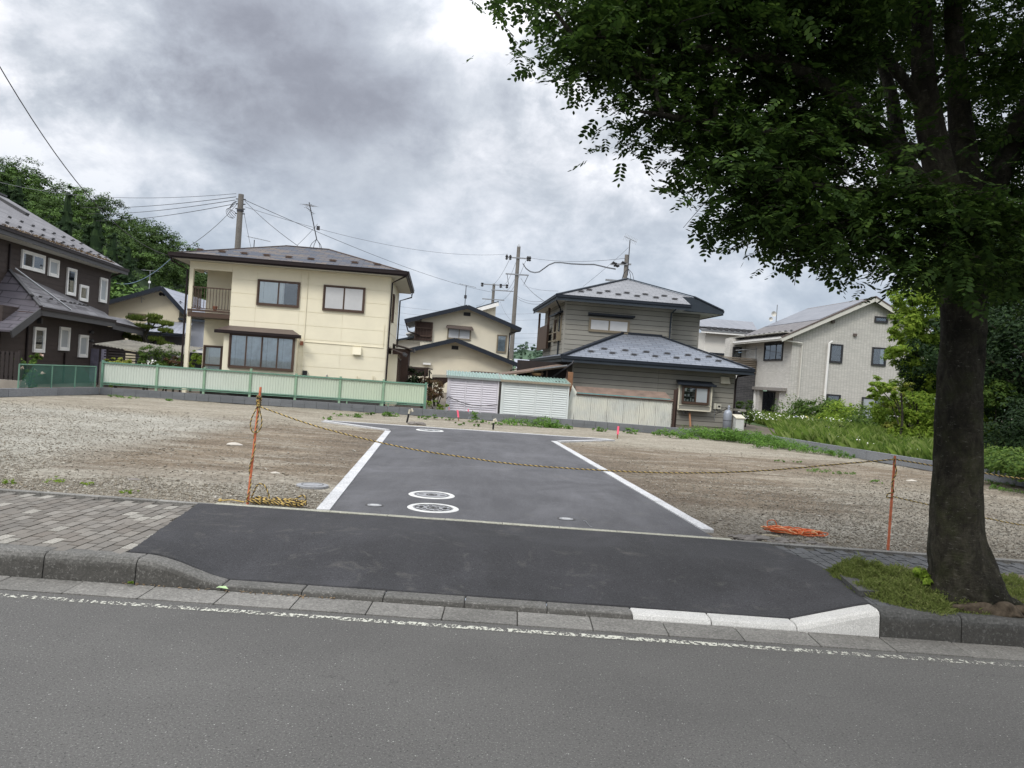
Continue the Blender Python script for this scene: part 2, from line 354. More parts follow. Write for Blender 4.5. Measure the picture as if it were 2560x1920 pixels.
l1 = n.math('SUBTRACT', n.math('SUBTRACT', -1.17, n.math('MULTIPLY', yy, .0987)), xx); lm = n.math('MULTIPLY', n.g(n.math('ADD', l1, n.math('MULTIPLY', g2, 1.6)), 1.9, .8), n.g(yy, 10.5, 13)); col = n.mix(n.math('MULTIPLY', n.math('MULTIPLY', lm, n.g(l1, .0, .1)), n.math('MULTIPLY', n.g(yy, 18.8, 17), .6)), col, (.065, .05, .038))
dl = n.math('SUBTRACT', xx, n.math('SUBTRACT', 2.99, n.math('MULTIPLY', yy, .1041))); dm = n.math('MULTIPLY', n.g(n.math('ADD', dl, n.math('MULTIPLY', g2, 1.5)), 2.3, .9), n.g(dl, .05, .12)); col = n.mix(n.math('MULTIPLY', n.math('MULTIPLY', dm, n.g(yy, 19, 16)), .6), col, (.065, .05, .038)); pb = n.voro(26, out='Color'); sb = n.n('ShaderNodeSeparateColor'); n.l(pb, sb.inputs[0]); cb2 = n.n('ShaderNodeCombineColor'); [n.l(sb.outputs[0], cb2.inputs[q]) for q in range(3)]; col = n.mix(.35, col, cb2.outputs[0], 'SOFT_LIGHT')
wv = n.g(n.noise(38, 4, .75), .55, .70); col = n.mix(n.math('MULTIPLY', wv, .5), col, (.52, .50, .44))
dv = n.g(n.noise(30, 4, .75), .42, .30); col = n.mix(n.math('MULTIPLY', dv, .6), col, (.085, .07, .055))
n.bump(n.noise(26, 5, .75), .7, .02); MAT['plot'] = n.fin(col, .95, spec=.2)
n = N('gravel_stone')
isl = n.n('ShaderNodeNewGeometry').outputs['Random Per Island']
col = n.ramp(isl, [(0, (.15, .13, .105)), (.25, (.185, .165, .13)), (.5, (.245, .225, .18)), (.7, (.19, .155, .11)), (.93, (.31, .29, .245)), (1, (.44, .42, .37))]); MAT['stone'] = n.fin(col, .85, spec=.3)
n = N('paint_line').world()
mask = n.g(n.noise(26, 4, .8, n.scale((1.3, .8, 1))), .47, .52)
sx = n.n('ShaderNodeSeparateXYZ'); n.l(n.co, sx.inputs[0])
cov = n.math('MULTIPLY', n.g(sx.outputs[0], -5.5, .2), n.g(sx.outputs[0], 3.6, 1.2)); thr = n.math('ADD', n.noise(26, 4, .8, n.scale((1.3, .8, 1))), n.math('MULTIPLY', cov, .075))
mask = n.g(thr, .560, .585)
n.fin((.50, .50, .43), .7); tr = n.n('ShaderNodeBsdfTransparent'); ms = n.n('ShaderNodeMixShader'); n.l(mask, ms.inputs[0]); n.l(tr.outputs[0], ms.inputs[1]); n.l(n.b.outputs[0], ms.inputs[2]); n.l(ms.outputs[0], n.out.inputs[0]); MAT['line'] = n.m
# foliage
def leaf(name, a, b, c=None, trans=.35, rough=.55, isl=True, sc=.8):
    n = N(name); g = n.n('ShaderNodeNewGeometry')
    f = g.outputs['Random Per Island'] if isl else n.noise(6, 3)
    col = n.ramp(f, [(0, a), (.6, b), (1, c or b)])
    n.co = g.outputs['Position']; big = n.g(n.noise(sc, 3, .5), .35, .65); col = n.mix(n.math('MULTIPLY', big, .45), col, tuple(x*.62 for x in a))
    n.fin(col, max(rough, .7), spec=.15); t = n.n('ShaderNodeBsdfTranslucent'); n.l(col, t.inputs[0]); m = n.n('ShaderNodeMixShader'); m.inputs[0].default_value = trans
    n.l(n.b.outputs[0], m.inputs[1]); n.l(t.outputs[0], m.inputs[2]); n.l(m.outputs[0], n.out.inputs[0]); return n.m
MAT['leaf_tree'] = leaf('street_tree_leaf', (.020, .042, .009), (.036, .074, .013), (.085, .145, .027), .36, .6)
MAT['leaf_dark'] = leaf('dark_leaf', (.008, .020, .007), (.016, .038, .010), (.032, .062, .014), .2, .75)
MAT['leaf_mid'] = leaf('mid_leaf', (.05, .10, .02), (.10, .17, .03), (.16, .23, .045), .38)
MAT['leaf_bright'] = leaf('bright_leaf', (.14, .24, .03), (.25, .36, .045), (.34, .44, .07), .5)
MAT['leaf_yellow'] = leaf('yellow_leaf', (.16, .22, .03), (.30, .33, .06), (.48, .46, .12), .35)
MAT['leaf_red'] = leaf('reddish_leaf', (.06, .035, .02), (.12, .065, .035), (.10, .10, .03), .3)
MAT['leaf_hill'] = leaf('hill_leaf', (.036, .072, .018), (.056, .10, .023), (.085, .14, .032), .2, .7, sc=.18)
MAT['leaf_hill_light'] = leaf('hill_light_leaf', (.07, .13, .03), (.10, .18, .04), (.13, .21, .05), .2, .7, sc=.2)
MAT['leaf_cedar'] = leaf('cedar_leaf', (.010, .024, .009), (.018, .038, .012), (.028, .052, .016), .1, .8)
MAT['leaf_far'] = leaf('hazy_far_leaf', (.06, .105, .075), (.085, .14, .085), (.11, .175, .10), .1, .8, sc=.05)  # distance haze painted into the leaf colour as a bluer, paler green
MAT['pine'] = leaf('pine_needle', (.07, .11, .02), (.13, .18, .035), (.21, .25, .055), .25)
MAT['grass'] = leaf('grass_blade', (.09, .16, .03), (.19, .28, .05), (.33, .38, .14), .4, sc=1.6)
MAT['weed'] = leaf('weed_leaf', (.08, .17, .03), (.13, .25, .045), (.18, .31, .06), .35)
MAT['sedum'] = leaf('creeper_leaf', (.11, .145, .035), (.18, .23, .06), (.27, .29, .11), .35)
MAT['petal_white'] = plain('white_petal', (.75, .75, .70), .7)
MAT['petal_pink'] = plain('pink_petal', (.75, .58, .48), .7)
MAT['petal_yellow'] = plain('yellow_petal', (.70, .62, .08), .7)
MAT['petal_blue'] = plain('violet_petal', (.08, .07, .30), .7)
n = N('bark'); vv = n.scale((1, 1, .55)); vh = n.scale((.5, .5, 1.6))
col = n.ramp(n.noise(11, 8, .78, vv, .5), [(.34, (.022, .021, .016)), (.48, (.050, .046, .035)), (.60, (.092, .086, .064)), (.72, (.17, .16, .125))])
mo = n.g(n.noise(4.5, 6, .75), .48, .66); col = n.mix(n.math('MULTIPLY', mo, .7), col, (.058, .064, .028))
dp = n.g(n.noise(2.6, 5, .7, vv), .50, .66); col = n.mix(n.math('MULTIPLY', dp, .85), col, (.012, .011, .009))
lich = n.g(n.noise(34, 5, .85, vh), .60, .68); col = n.mix(n.math('MULTIPLY', lich, .7), col, (.34, .33, .28))
li2 = n.g(n.noise(9, 6, .8), .64, .70); col = n.mix(n.math('MULTIPLY', li2, .6), col, (.15, .155, .13))
n.bump(n.noise(20, 8, .88, vh, .6), 1.0, .09); MAT['bark'] = n.fin(col, .95, spec=.15)
MAT['root'] = plain('exposed_root', (.075, .06, .044), .95, .65, 14, spec=.1, bump=1.0, bsc=38)
MAT['hill_soil'] = plain('hill_undergrowth', (.02, .038, .015), .95, .4, .2)
MAT['soil'] = plain('garden_soil', (.12, .10, .075), .95, .4, 2)
MAT['meadow'] = plain('meadow_ground', (.06, .10, .028), .95, .4, 1.5)
# building materials
MAT['cream'] = plain('cream_siding', (.78, .73, .57), .75, .05, 1.5, spec=.2)
MAT['cream_c'] = plain('beige_render', (.70, .65, .52), .8, .07, .8, spec=.2)
MAT['cream_g'] = plain('pale_render', (.60, .545, .41), .8, .06, .8, spec=.2)
MAT['white_wall'] = plain('white_render', (.66, .645, .60), .8, .06, .8, spec=.2)
MAT['soffit'] = plain('soffit_board', (.56, .55, .50), .8, .05)
MAT['board_gap'] = plain('board_shadow_gap', (.05, .048, .042), .9)
MAT['grey_board'] = plain('grey_siding', (.275, .267, .235), .75, .08, 2, spec=.25, rnd=.04)
MAT['brown_board'] = plain('brown_siding', (.052, .040, .036), .7, .14, 3, spec=.3, rnd=.05)
MAT['brown_alu'] = plain('brown_aluminium', (.080, .050, .036), .5, .08, metal=.2)
MAT['bronze_alu'] = plain('bronze_aluminium', (.22, .185, .13), .45, .08, metal=.2)
MAT['white_alu'] = plain('white_frame', (.78, .78, .76), .5, .04)
MAT['ivory'] = plain('ivory_trim', (.60, .57, .46), .6, .06)
MAT['dark_alu'] = plain('dark_aluminium', (.035, .033, .034), .4, .1, metal=.3)
MAT['gutter_brown'] = plain('dark_brown_gutter', (.016, .010, .010), .5, .1, spec=.25)
MAT['gutter_navy'] = plain('slate_blue_gutter', (.016, .021, .030), .5, .1, spec=.25)
MAT['fascia_navy'] = plain('slate_blue_fascia', (.036, .046, .058), .6, .1, spec=.2)
MAT['fascia_dark'] = plain('charcoal_fascia', (.060, .060, .064), .6, .1)
MAT['metal_grey'] = plain('galvanised_steel', (.30, .31, .32), .4, .15, 6, metal=.7)
MAT['metal_dark'] = plain('dark_steel', (.05, .05, .055), .5, .15, 6, metal=.4)
MAT['pole'] = concrete('pole_concrete', (.17, .16, .145), (.24, .225, .205), 1.5, dark=.25, rnd=0)
MAT['wire'] = plain('black_cable', (.035, .035, .038), .6)
MAT['wire_grey'] = plain('grey_cable', (.16, .17, .19), .6)
MAT['wire_blue'] = plain('blue_cable', (.20, .30, .42), .5)
MAT['green_frame'] = plain('green_steel', (.13, .25, .185), .5, .15, 4, rnd=.05)
MAT['green_post'] = plain('faded_green_post', (.22, .34, .235), .6, .15, 4, rnd=.06)
n = N('pale_green_panel').world(); sx = n.n('ShaderNodeSeparateXYZ'); n.l(n.co, sx.inputs[0])
col = n.mix(n.g(sx.outputs[0], -10.5, -4), (.50, .55, .49), (.45, .53, .405)); col = n.mix(n.math('MULTIPLY', n.g(n.noise(2.5, 5, .7, n.scale((1, 1, .3))), .5, .75), .3), col, (.36, .42, .36)); MAT['green_panel'] = n.fin(col, .55)
MAT['mesh_green'] = plain('green_wire', (.035, .13, .10), .5)
MAT['shed_lilac'] = plain('lilac_white_steel', (.60, .58, .625), .45, .05, 2)
MAT['shed_white'] = plain('mint_white_steel', (.62, .665, .65), .45, .05, 2)
MAT['shed_roof'] = plain('pale_green_roof_steel', (.20, .29, .255), .4, .2, 3)
MAT['shed_trim'] = plain('grey_green_trim', (.24, .28, .27), .5)
MAT['shed_trim_tan'] = plain('tan_trim', (.27, .235, .175), .5)
n = N('weathered_plastic').world()
col = n.mix(n.g(n.noise(1.5, 4, .6), .35, .65), (.53, .55, .51), (.62, .62, .54)); st = n.g(n.noise(4, 6, .75, n.scale((1.5, 1, .35))), .52, .72); col = n.mix(n.math('MULTIPLY', st, .6), col, (.27, .26, .23)); MAT['plastic'] = n.fin(col, .5)
MAT['canopy'] = plain('dusty_polycarbonate', (.24, .225, .185), .6, .4, 2, spec=.2)
MAT['canopy_dirty'] = plain('rusty_brown_sheet', (.14, .095, .07), .8, .4, 3)
MAT['teal'] = plain('teal_pipe', (.10, .30, .31), .5)
MAT['wood'] = plain('brown_timber', (.22, .115, .06), .8, .25, 6)
MAT['wood_dark'] = plain('dark_timber', (.055, .032, .024), .75, .25, 6)
MAT['wood_black'] = plain('black_brown_timber', (.022, .016, .015), .7, .25, 6)
MAT['orange'] = plain('orange_paint', (.60, .165, .075), .6, .25, 12)
MAT['orange_rope'] = plain('orange_cord', (.62, .13, .03), .6, .2, 20)
MAT['orange_pale'] = plain('pale_orange_cord', (.70, .42, .22), .6, .2, 20)
MAT['rope_yellow'] = plain('yellow_strand', (.50, .355, .11), .7, .3, 20)
MAT['rope_black'] = plain('black_strand', (.05, .04, .028), .7)
MAT['pink'] = plain('fluorescent_pink', (.95, .13, .22), .5)
MAT['iron'] = plain('cast_iron_cover', (.27, .275, .285), .85, .2, 30, spec=.1, bump=.2)
MAT['iron_tread'] = plain('tread_iron', (.09, .09, .09), .85, .3, 30, spec=.1)
MAT['white_paint'] = plain('white_ring', (.58, .585, .565), .6, .18, 8)
MAT['tank'] = plain('grey_gas_tank', (.30, .33, .38), .4, .08, 4, metal=.15)
MAT['box_white'] = plain('white_steel_box', (.58, .60, .57), .5)
MAT['meter'] = plain('meter_housing', (.55, .54, .46), .5)
MAT['black'] = plain('black_plastic', (.012, .012, .014), .5)
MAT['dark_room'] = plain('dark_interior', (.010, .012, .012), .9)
MAT['terracotta'] = plain('terracotta', (.30, .12, .07), .8)
MAT['tile_dark'] = None
def tiles(name, a, b, mortar, w, h, axis='x', msize=.012, rough=.75, off=.5, bias=0, spec=.3, rot=None, bst=.3):
    n = N(name); sp = n.n('ShaderNodeSeparateXYZ'); n.l(n.co, sp.inputs[0]); cb = n.n('ShaderNodeCombineXYZ')
    if axis == 'x': n.l(sp.outputs[0], cb.inputs[0]); n.l(sp.outputs[2], cb.inputs[1])
    elif axis == 'y': n.l(sp.outputs[1], cb.inputs[0]); n.l(sp.outputs[2], cb.inputs[1])
    elif axis == 'xy': n.l(sp.outputs[0], cb.inputs[0]); n.l(sp.outputs[1], cb.inputs[1])
    elif axis == 'yx': n.l(sp.outputs[1], cb.inputs[0]); n.l(sp.outputs[0], cb.inputs[1])
    br = n.n('ShaderNodeTexBrick'); br.offset = off; n.l(cb.outputs[0], br.inputs['Vector'])
    for k, c in (('Color1', a), ('Color2', b), ('Mortar', mortar)): br.inputs[k].default_value = tuple(c)+(1,)
    br.inputs['Scale'].default_value = 1; br.inputs['Mortar Size'].default_value = msize; br.inputs['Bias'].default_value = bias
    br.inputs['Brick Width'].default_value = w; br.inputs['Row Height'].default_value = h; br.inputs['Mortar Smooth'].default_value = .1
    col = n.mix(n.math('MULTIPLY', n.g(n.noise(1.3, 5, .65), .4, .7), .3), br.outputs['Color'], tuple(x*.7 for x in a))
    if 'pale_tile' in name: col = n.mix(n.math('MULTIPLY', n.g(n.noise(7, 4, .7, n.scale((.35, .35, 3.2))), .42, .62), .45), col, (.36, .355, .335))
    inv = n.math('SUBTRACT', 1.0, br.outputs['Fac']); n.bump(inv, bst, .02); return n.fin(col, rough, spec=spec)
MAT['tile_wall_x'] = tiles('pale_tile_front', (.60, .585, .54), (.74, .725, .68), (.36, .35, .325), .19, .05, 'x', .012, off=0)
MAT['tile_wall_y'] = tiles('pale_tile_side', (.60, .585, .54), (.70, .685, .64), (.38, .37, .35), .30, .06, 'y', .008)
MAT['tile_dark'] = tiles('dark_tile', (.050, .050, .055), (.085, .085, .09), (.13, .13, .135), .45, .12, 'x', .010)
MAT['roof_b'] = tiles('mottled_shingle', (.075, .084, .105), (.19, .145, .10), (.035, .035, .042), .42, .17, 'xy', .010, .75, bias=-.35, spec=.2)
MAT['roof_d'] = tiles('grey_blue_slate_x', (.155, .175, .21), (.205, .225, .26), (.075, .085, .105), .45, .21, 'xy', .014, .60, spec=.35)
MAT['roof_dy'] = tiles('grey_blue_slate_y', (.155, .175, .21), (.205, .225, .26), (.075, .085, .105), .45, .21, 'yx', .014, .60, spec=.35)
MAT['roof_du'] = tiles('grey_slate_x', (.165, .172, .185), (.21, .216, .23), (.10, .104, .112), .45, .21, 'xy', .012, .60, spec=.35)
MAT['roof_duy'] = tiles('grey_slate_y', (.165, .172, .185), (.21, .216, .23), (.10, .104, .112), .45, .21, 'yx', .012, .60, spec=.35)
MAT['roof_e'] = tiles('brown_grey_slate', (.12, .112, .114), (.165, .155, .155), (.075, .07, .072), .45, .24, 'yx', .012, .60, spec=.35)
MAT['solar'] = tiles('solar_panel', (.13, .14, .165), (.155, .165, .19), (.24, .25, .27), 1.4, .9, 'yx', .02, .45, spec=.5)
MAT['roof_a'] = tiles('worn_grey_slate', (.12, .117, .125), (.19, .186, .195), (.055, .052, .058), .9, .23, 'yx', .020, .60, spec=.35)
MAT['roof_a_x'] = tiles('purple_grey_slate', (.075, .069, .082), (.098, .09, .104), (.03, .028, .034), .9, .26, 'xy', .020, .6, spec=.3)
MAT['roof_g'] = tiles('pale_blue_slate', (.24, .26, .31), (.30, .32, .37), (.16, .17, .2), .9, .25, 'yx', .015, .4, spec=.7)
MAT['roof_brown'] = plain('brown_roof_sheet', (.11, .085, .075), .5, .15, 3)
n = N('glass'); n.fin((.02, .025, .03), .03); n.b.inputs['Specular IOR Level'].default_value = .5
tr = n.n('ShaderNodeBsdfTransparent'); tr.inputs[0].default_value = (.96, .98, .98, 1); gl = n.n('ShaderNodeBsdfGlossy'); gl.inputs[1].default_value = .02; gl.inputs[0].default_value = (.9, .95, 1, 1)
lw = n.n('ShaderNodeFresnel'); lw.inputs[0].default_value = 1.6; f = n.math('ADD', n.math('MULTIPLY', lw.outputs[0], 1.2), .05); ms = n.n('ShaderNodeMixShader'); n.l(f, ms.inputs[0]); n.l(tr.outputs[0], ms.inputs[1]); n.l(gl.outputs[0], ms.inputs[2]); n.l(ms.outputs[0], n.out.inputs[0]); MAT['glass'] = n.m
MAT['curtain'] = plain('white_curtain', (.85, .88, .88), .85, .05, 4)
MAT['curtain_grey'] = plain('grey_blue_lace', (.62, .69, .74), .85, .2, 5)  # lace paled so its colour also carries the sky reflection in the panes
MAT['frosted'] = plain('frosted_glass', (.33, .36, .38), .35, .12, 2, spec=.6)
MAT['frosted_pale'] = plain('pale_frosted_glass', (.52, .53, .54), .35, .08, 2, spec=.6)
MAT['curtain_green'] = plain('green_grey_curtain', (.20, .27, .255), .8, .15, 5)
MAT['plate'] = plain('white_crockery', (.55, .57, .56), .5)
# ================================================================== THE SETTING
rng = np.random.default_rng(7); random.seed(5)
def sm(t): t = min(1, max(0, t)); return t*t*(3-2*t)
# road, far ground
solo('road', MB().poly([(-400, -12, 0), (400, -12, 0), (400, 5.405, 0), (-400, 5.405, 0)]).box((-400, 5.37, -.3), (400, 5.40, -.012)), MAT['road'], base=(0, 0, 0), kind='structure')
solo('painted_line', MB().poly([(-9, 5.235, .004), (9, 5.285, .004), (9, 5.355, .004), (-9, 5.305, .004)]), MAT['line'], base=(0, 5.3, 0.004), kind='structure')
WALL = [(-14.3, 19.6), (-13.8, 25.8), (0.2, 26.6), (8.4, 25.0), (10.2, 18.4), (12.1, 12.2)]
solo('ground', MB().poly([(-1500, -12, -.02), (-1500, -1500, -.02), (1500, -1500, -.02), (1500, -12, -.02)])
     .poly([(x, y, .25) for x, y in WALL] + [(12.5, 8.1, .25), (1500, 8.1, .25), (1500, 1600, .25), (-1500, 1600, .25), (-1500, 8.1, .25), (-15.3, 8.1, .25)]), MAT['soil'], base=(0, 0, 0), kind='structure')
# empty plot
gx = np.arange(-15.3, 12.6, .14); gy_ = np.arange(8.0, 27.0, .14); GX, GY = np.meshgrid(gx, gy_)
def bumpz(X, Y):
    return .006*np.sin(X*1.3+np.sin(Y*.9)*2)+.005*np.sin(Y*2.1+X*.7)+.004*np.sin(X*4.3-Y*3.1)+.003*np.sin(X*9.1+Y*7.7)
GZ = .186+bumpz(GX, GY)+rng.normal(0, .0022, GX.shape)
idx = np.arange(GX.size).reshape(GX.shape)
Fq = np.stack([idx[:-1, :-1], idx[:-1, 1:], idx[1:, 1:], idx[1:, :-1]], -1).reshape(-1, 4)
solo('plot_ground', np_mesh_idx('plot_ground', np.stack([GX, GY, GZ], -1), Fq), MAT['plot'], base=(0, 0, 0), kind='structure')
# lane with hammerhead end and its edging blocks
LANE = [(-1.815, 8.075), (2.23, 8.075), (1.07, 19.2), (2.75, 21.12), (-5.05, 20.72), (-2.91, 19.2)]
lane = solo('lane', MB().slab([(x, y, .213) for x, y in LANE], (0, 0, -.06)), MAT['lane'], base=(0, 14, .213), kind='structure')
eb = bpy.data.meshes.new('edging_block'); _m = MB()
_m.slab([(0.004, 0, .012), (.591, 0, .012), (.596, .004, .008), (.596, .136, .008), (.591, .14, .012), (.004, .14, .012), (0, .136, .008), (0, .004, .008)], (0, 0, -.1)); eb = mesh_of('edging_block', _m); eb.materials.append(MAT['edging'])
def run_blocks(a, b, me, step, name, parent, z, side=1):
    a = np.array(a, float); b = np.array(b, float); d = b-a; Ld = np.linalg.norm(d); ang = math.atan2(d[1], d[0]); k = int(Ld/step+.3)
    pl = np.array(parent.location)
    for i in range(k):
        p = a+d*(i*step/Ld); o = bpy.data.objects.new(name, me); COL.objects.link(o); o.parent = parent
        o.location = (p[0]-pl[0], p[1]-pl[1], z-pl[2]+random.uniform(-.0015, .0015)); o.rotation_euler = (0, 0, ang+random.uniform(-.002, .002))
run_blocks((-1.82, 8.08), (-2.91, 19.2), eb, .6, 'edging_block', lane, .213)
run_blocks((-2.98, 19.25), (-5.05, 20.72), eb, .6, 'edging_block', lane, .213)
run_blocks((2.75+.07, 21.14), (1.07+.06, 19.25), eb, .6, 'edging_block', lane, .213)
run_blocks((1.07, 19.2), (2.24, 8.05), eb, .6, 'edging_block', lane, .213)
run_blocks((-5.0, 20.73), (2.7, 21.13), eb, .6, 'edging_block', lane, .213)
# kerb
def kh(x):
    if x < -2.06: return .045+.155*sm((-2.02-x)/.68)**.9
    if x > 2.25: return .045+.155*min(1, (x-2.25)/.58)
    return .045
JX = [-400, -6.44, -5.83, -5.22, -4.61, -4.0, -3.39, -2.70, -2.06, -1.46, -.85, -.24, .38, 1.02, 1.61, 2.25, 2.86, 3.47, 4.08, 4.69, 5.30, 5.91, 6.52, 400]
kerb = solo('kerb', MB().box((-400, 5.74, -.2), (400, 5.86, .02)), MAT['sand_joint'], base=(0, 5.8, 0), kind='structure')
for i in range(len(JX)-1):
    a, b = JX[i]+.004, JX[i+1]-.004; m = MB(); xs = [a, a+.006] + ([a+(b-a)*t for t in (.2, .4, .6, .8)] if b-a < 2 else []) + [b-.006, b]; vs_ = []
    for j, x in enumerate(xs):
        h = kh(x); ch = .006 if j in (0, len(xs)-1) else 0; ju = 0 if b-a > 2 else random.uniform(-.0015, .0015)
        low = min(1, h/.2)
        vs_ += [(x, 5.715-.01*low+ju, -.05), (x, 5.722+ju, max(h-.038, .01)), (x, 5.737, h-.012), (x, 5.762, h-ch+.001), (x, 5.888, h-ch), (x, 5.888, -.05)]
    k = len(xs); m.add(vs_, [(i2*6+q, (i2+1)*6+q, (i2+1)*6+(q+1) % 6, i2*6+(q+1) % 6) for i2 in range(k-1) for q in range(6)] + [(5, 4, 3, 2, 1, 0), tuple((k-1)*6+q for q in range(6))])
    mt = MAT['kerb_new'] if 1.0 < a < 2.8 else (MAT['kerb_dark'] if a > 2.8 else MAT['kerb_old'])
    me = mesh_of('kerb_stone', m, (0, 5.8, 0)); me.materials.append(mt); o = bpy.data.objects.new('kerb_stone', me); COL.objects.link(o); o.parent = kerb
# gutter slabs
gut = solo('gutter', MB().box((-400, 5.41, -.2), (400, 5.70, -.012)), MAT['sand_joint'], base=(0, 5.55, 0), kind='structure')
gm = mesh_of('gutter_slab', MB().slab([(.004, 0, .004), (.524, 0, .004), (.53, .006, 0.002), (.53, .27, .008), (.524, .278, .012), (.004, .278, .012), (0, .27, .008), (0, .006, .002)], (0, 0, -.05))); gm.materials.append(MAT['gutter'])
for i in range(-8, 20):
    o = bpy.data.objects.new('gutter_slab', gm); COL.objects.link(o); o.parent = gut; o.location = (-3.07+.5385*i, 5.418-5.55, random.uniform(-.002, .002)); o.rotation_euler = (random.uniform(-.004, .004), 0, random.uniform(-.003, .003))
# sidewalk base, pavers
def XL(y): return -2.83-(y-5.75)*.148
def XR(y): return float(np.interp(y, [5.75, 5.98, 6.27, 6.78, 7.26, 7.96], [2.86, 2.87, 2.90, 2.97, 2.92, 2.74]))
side = solo('sidewalk', MB().box((-400, 5.89, -.1), (-2.88, 7.96, .182)).box((2.93, 5.89, -.1), (400, 7.96, .182)), MAT['sand_joint'], base=(0, 6.9, 0), kind='structure')
pm = mesh_of('paver', MB().slab([(-.0455, -.089, 0), (.0455, -.089, 0), (.0455, .095, 0), (-.0455, .095, 0)], (0, 0, -.03))); pm.materials.append(MAT['paver'])
pml = pm.copy(); pml.materials.clear(); pml.materials.append(MAT['paver_light']); pmd = pm.copy(); pmd.materials.clear(); pmd.materials.append(MAT['paver_dark'])
cells = []
for c in range(-32, 36):
    x = c*.1015+.02
    for r in range(-1, 11):
        y = 5.985+r*.203+(.1 if c % 2 else 0)
        if y < 5.87 or y > 7.87: continue
        if x < -2.6 and x < XL(y)+.02: cells.append((x, y, 0))
        if x > 2.6 and x > XR(y)-.02 and not (x > 3.25 and y < 7.3): cells.append((x, y, 1))
for c in range(-64, 64):          # farther along, joined later
    x = c*.1015+.02
    if -3.25 < x < 3.55: continue
    for r in range(-1, 11):
        y = 5.985+r*.203+(.1 if c % 2 else 0)
        if y < 5.87 or y > 7.87: continue
        if x > 3.25 and y < 7.3: continue
        cells.append((x, y, 0 if x < 0 else 1))
cells = sorted(cells, key=lambda t: (0 if t[0] > -0.64*t[1]-.1 and t[0] < .70*t[1] else 50)+math.hypot(t[0], t[1]))
rest = [MB(), MB()]
for i, (x, y, k) in enumerate(cells):
    z = .2+random.uniform(-.0022, .0018)+(-.004 if random.random() < .03 else 0)
    if i < 296:
        pale = k == 0 and random.random() < (.22 if -3.75 < x else .03); o = bpy.data.objects.new('paver', pml if pale else (pm, pmd)[k]); COL.objects.link(o); o.parent = side; o.location = (x, y-6.9, z)
        o.rotation_euler = (random.uniform(-.008, .008), random.uniform(-.01, .01), random.uniform(-.01, .01))
    else: rest[k].slab([(x-.0475, y-.092, z), (x+.0475, y-.092, z), (x+.0475, y+.098, z), (x-.0475, y+.098, z)], (0, 0, -.03))
for k in (0, 1):
    me = mesh_of('paver_field', rest[k], (0, 6.9, 0)); me.materials.append((MAT['paver'], MAT['paver_dark'])[k]); o = bpy.data.objects.new('paver_field', me); COL.objects.link(o); o.parent = side; o['kind'] = 'stuff'
# narrow concrete strip between sidewalk and plot
strip = solo('concrete_strip', MB().box((-400, 7.965, -.1), (400, 8.055, .15)), MAT['sand_joint'], base=(0, 8, 0), kind='structure')
x = -9.0
while x < 9:
    w = .6; m = MB(); z1 = .217 if -3.2 < x < 2.3 else .207; y1 = 8.068+random.uniform(-.006, .004)
    m.slab([(x+.003, 7.97, z1), (x+w*.3, 7.966+random.uniform(0, .01), z1), (x+w-.003, 7.97, z1), (x+w-.003, y1, z1-.001), (x+w*.6, y1-random.uniform(0, .012), z1), (x+.003, y1, z1)], (0, 0, -.06))
    me = mesh_of('strip_block', m, (0, 8, 0)); me.materials.append(MAT['joint'] if -3.4 < x < 2.2 else MAT['gutter']); o = bpy.data.objects.new('strip_block', me); COL.objects.link(o); o.parent = strip; x += w
# asphalt apron across the sidewalk
ny, nx = 60, 150; V = np.zeros((ny+1, nx+1, 3))
for j in range(ny+1):
    y = 5.892+(7.968-5.892)*j/ny; xl = XL(y)+random.uniform(-.008, .008); xr = XR(y)+random.uniform(-.006, .006)
    for i in range(nx+1):
        x = xl+(xr-xl)*i/nx; h = kh(x); z = h+(.2095-h)*sm((y-5.86)/1.25) + .0018*math.sin(x*3+y*2)+.0012*math.sin(x*7.3-y*5)
        yy_ = y+(random.uniform(-.006, .004) if j in (0, ny) else 0)
        V[j, i] = (x, yy_, max(z, .003)+.005)
idx = np.arange((ny+1)*(nx+1)).reshape(ny+1, nx+1); Fq = np.stack([idx[:-1, :-1], idx[:-1, 1:], idx[1:, 1:], idx[1:, :-1]], -1).reshape(-1, 4)
V2 = V.copy(); V2[..., 2] -= .02
ring = [idx[0, i] for i in range(nx+1)]+[idx[j, nx] for j in range(1, ny+1)]+[idx[ny, i] for i in range(nx-1, -1, -1)]+[idx[j, 0] for j in range(ny-1, 0, -1)]
NV = idx.size; sk = [(ring[i], NV+ring[i], NV+ring[(i+1) % len(ring)], ring[(i+1) % len(ring)]) for i in range(len(ring))]
solo('apron', np_mesh_idx('apron', np.concatenate([V.reshape(-1, 3), V2.reshape(-1, 3)]), np.concatenate([Fq, np.array(sk)])), MAT['apron'], base=(0, 0, 0), kind='structure')

# block wall round the plot
def wall_seg(parent, a, b, courses, me, step, zt):
    a = np.array(a); b = np.array(b); d = b-a; Ld = np.linalg.norm(d); ang = math.atan2(d[1], d[0]); k = int(round(Ld/step)); st = Ld/k
    for c in range(courses):
        for i in range(k):
            p = a+d*((i)*st/Ld); h = zt/courses if False else 0
            ob = parent.inst('block', me, (p[0]-(0 if step > 1 else 0), p[1], .195+c*.118), ang); ob.scale = (st/step, 1, 1)
bw = T('block_wall', 'low grey ribbed concrete block wall along the back and right edge of the gravel plot', 'wall', (0, 26.6, .19))
bm = mesh_of('block', MB().box((.003, 0, 0), (.395, .12, .114))); bm.materials.append(MAT['block'])
wall_seg(bw, WALL[1], WALL[2], 2, bm, .4, .43); wall_seg(bw, WALL[2], WALL[3], 2, bm, .4, .43)
bs = mesh_of('block', MB().box((.003, 0, 0), (1.99, .12, .232))); bs.materials.append(MAT['block_smooth'])
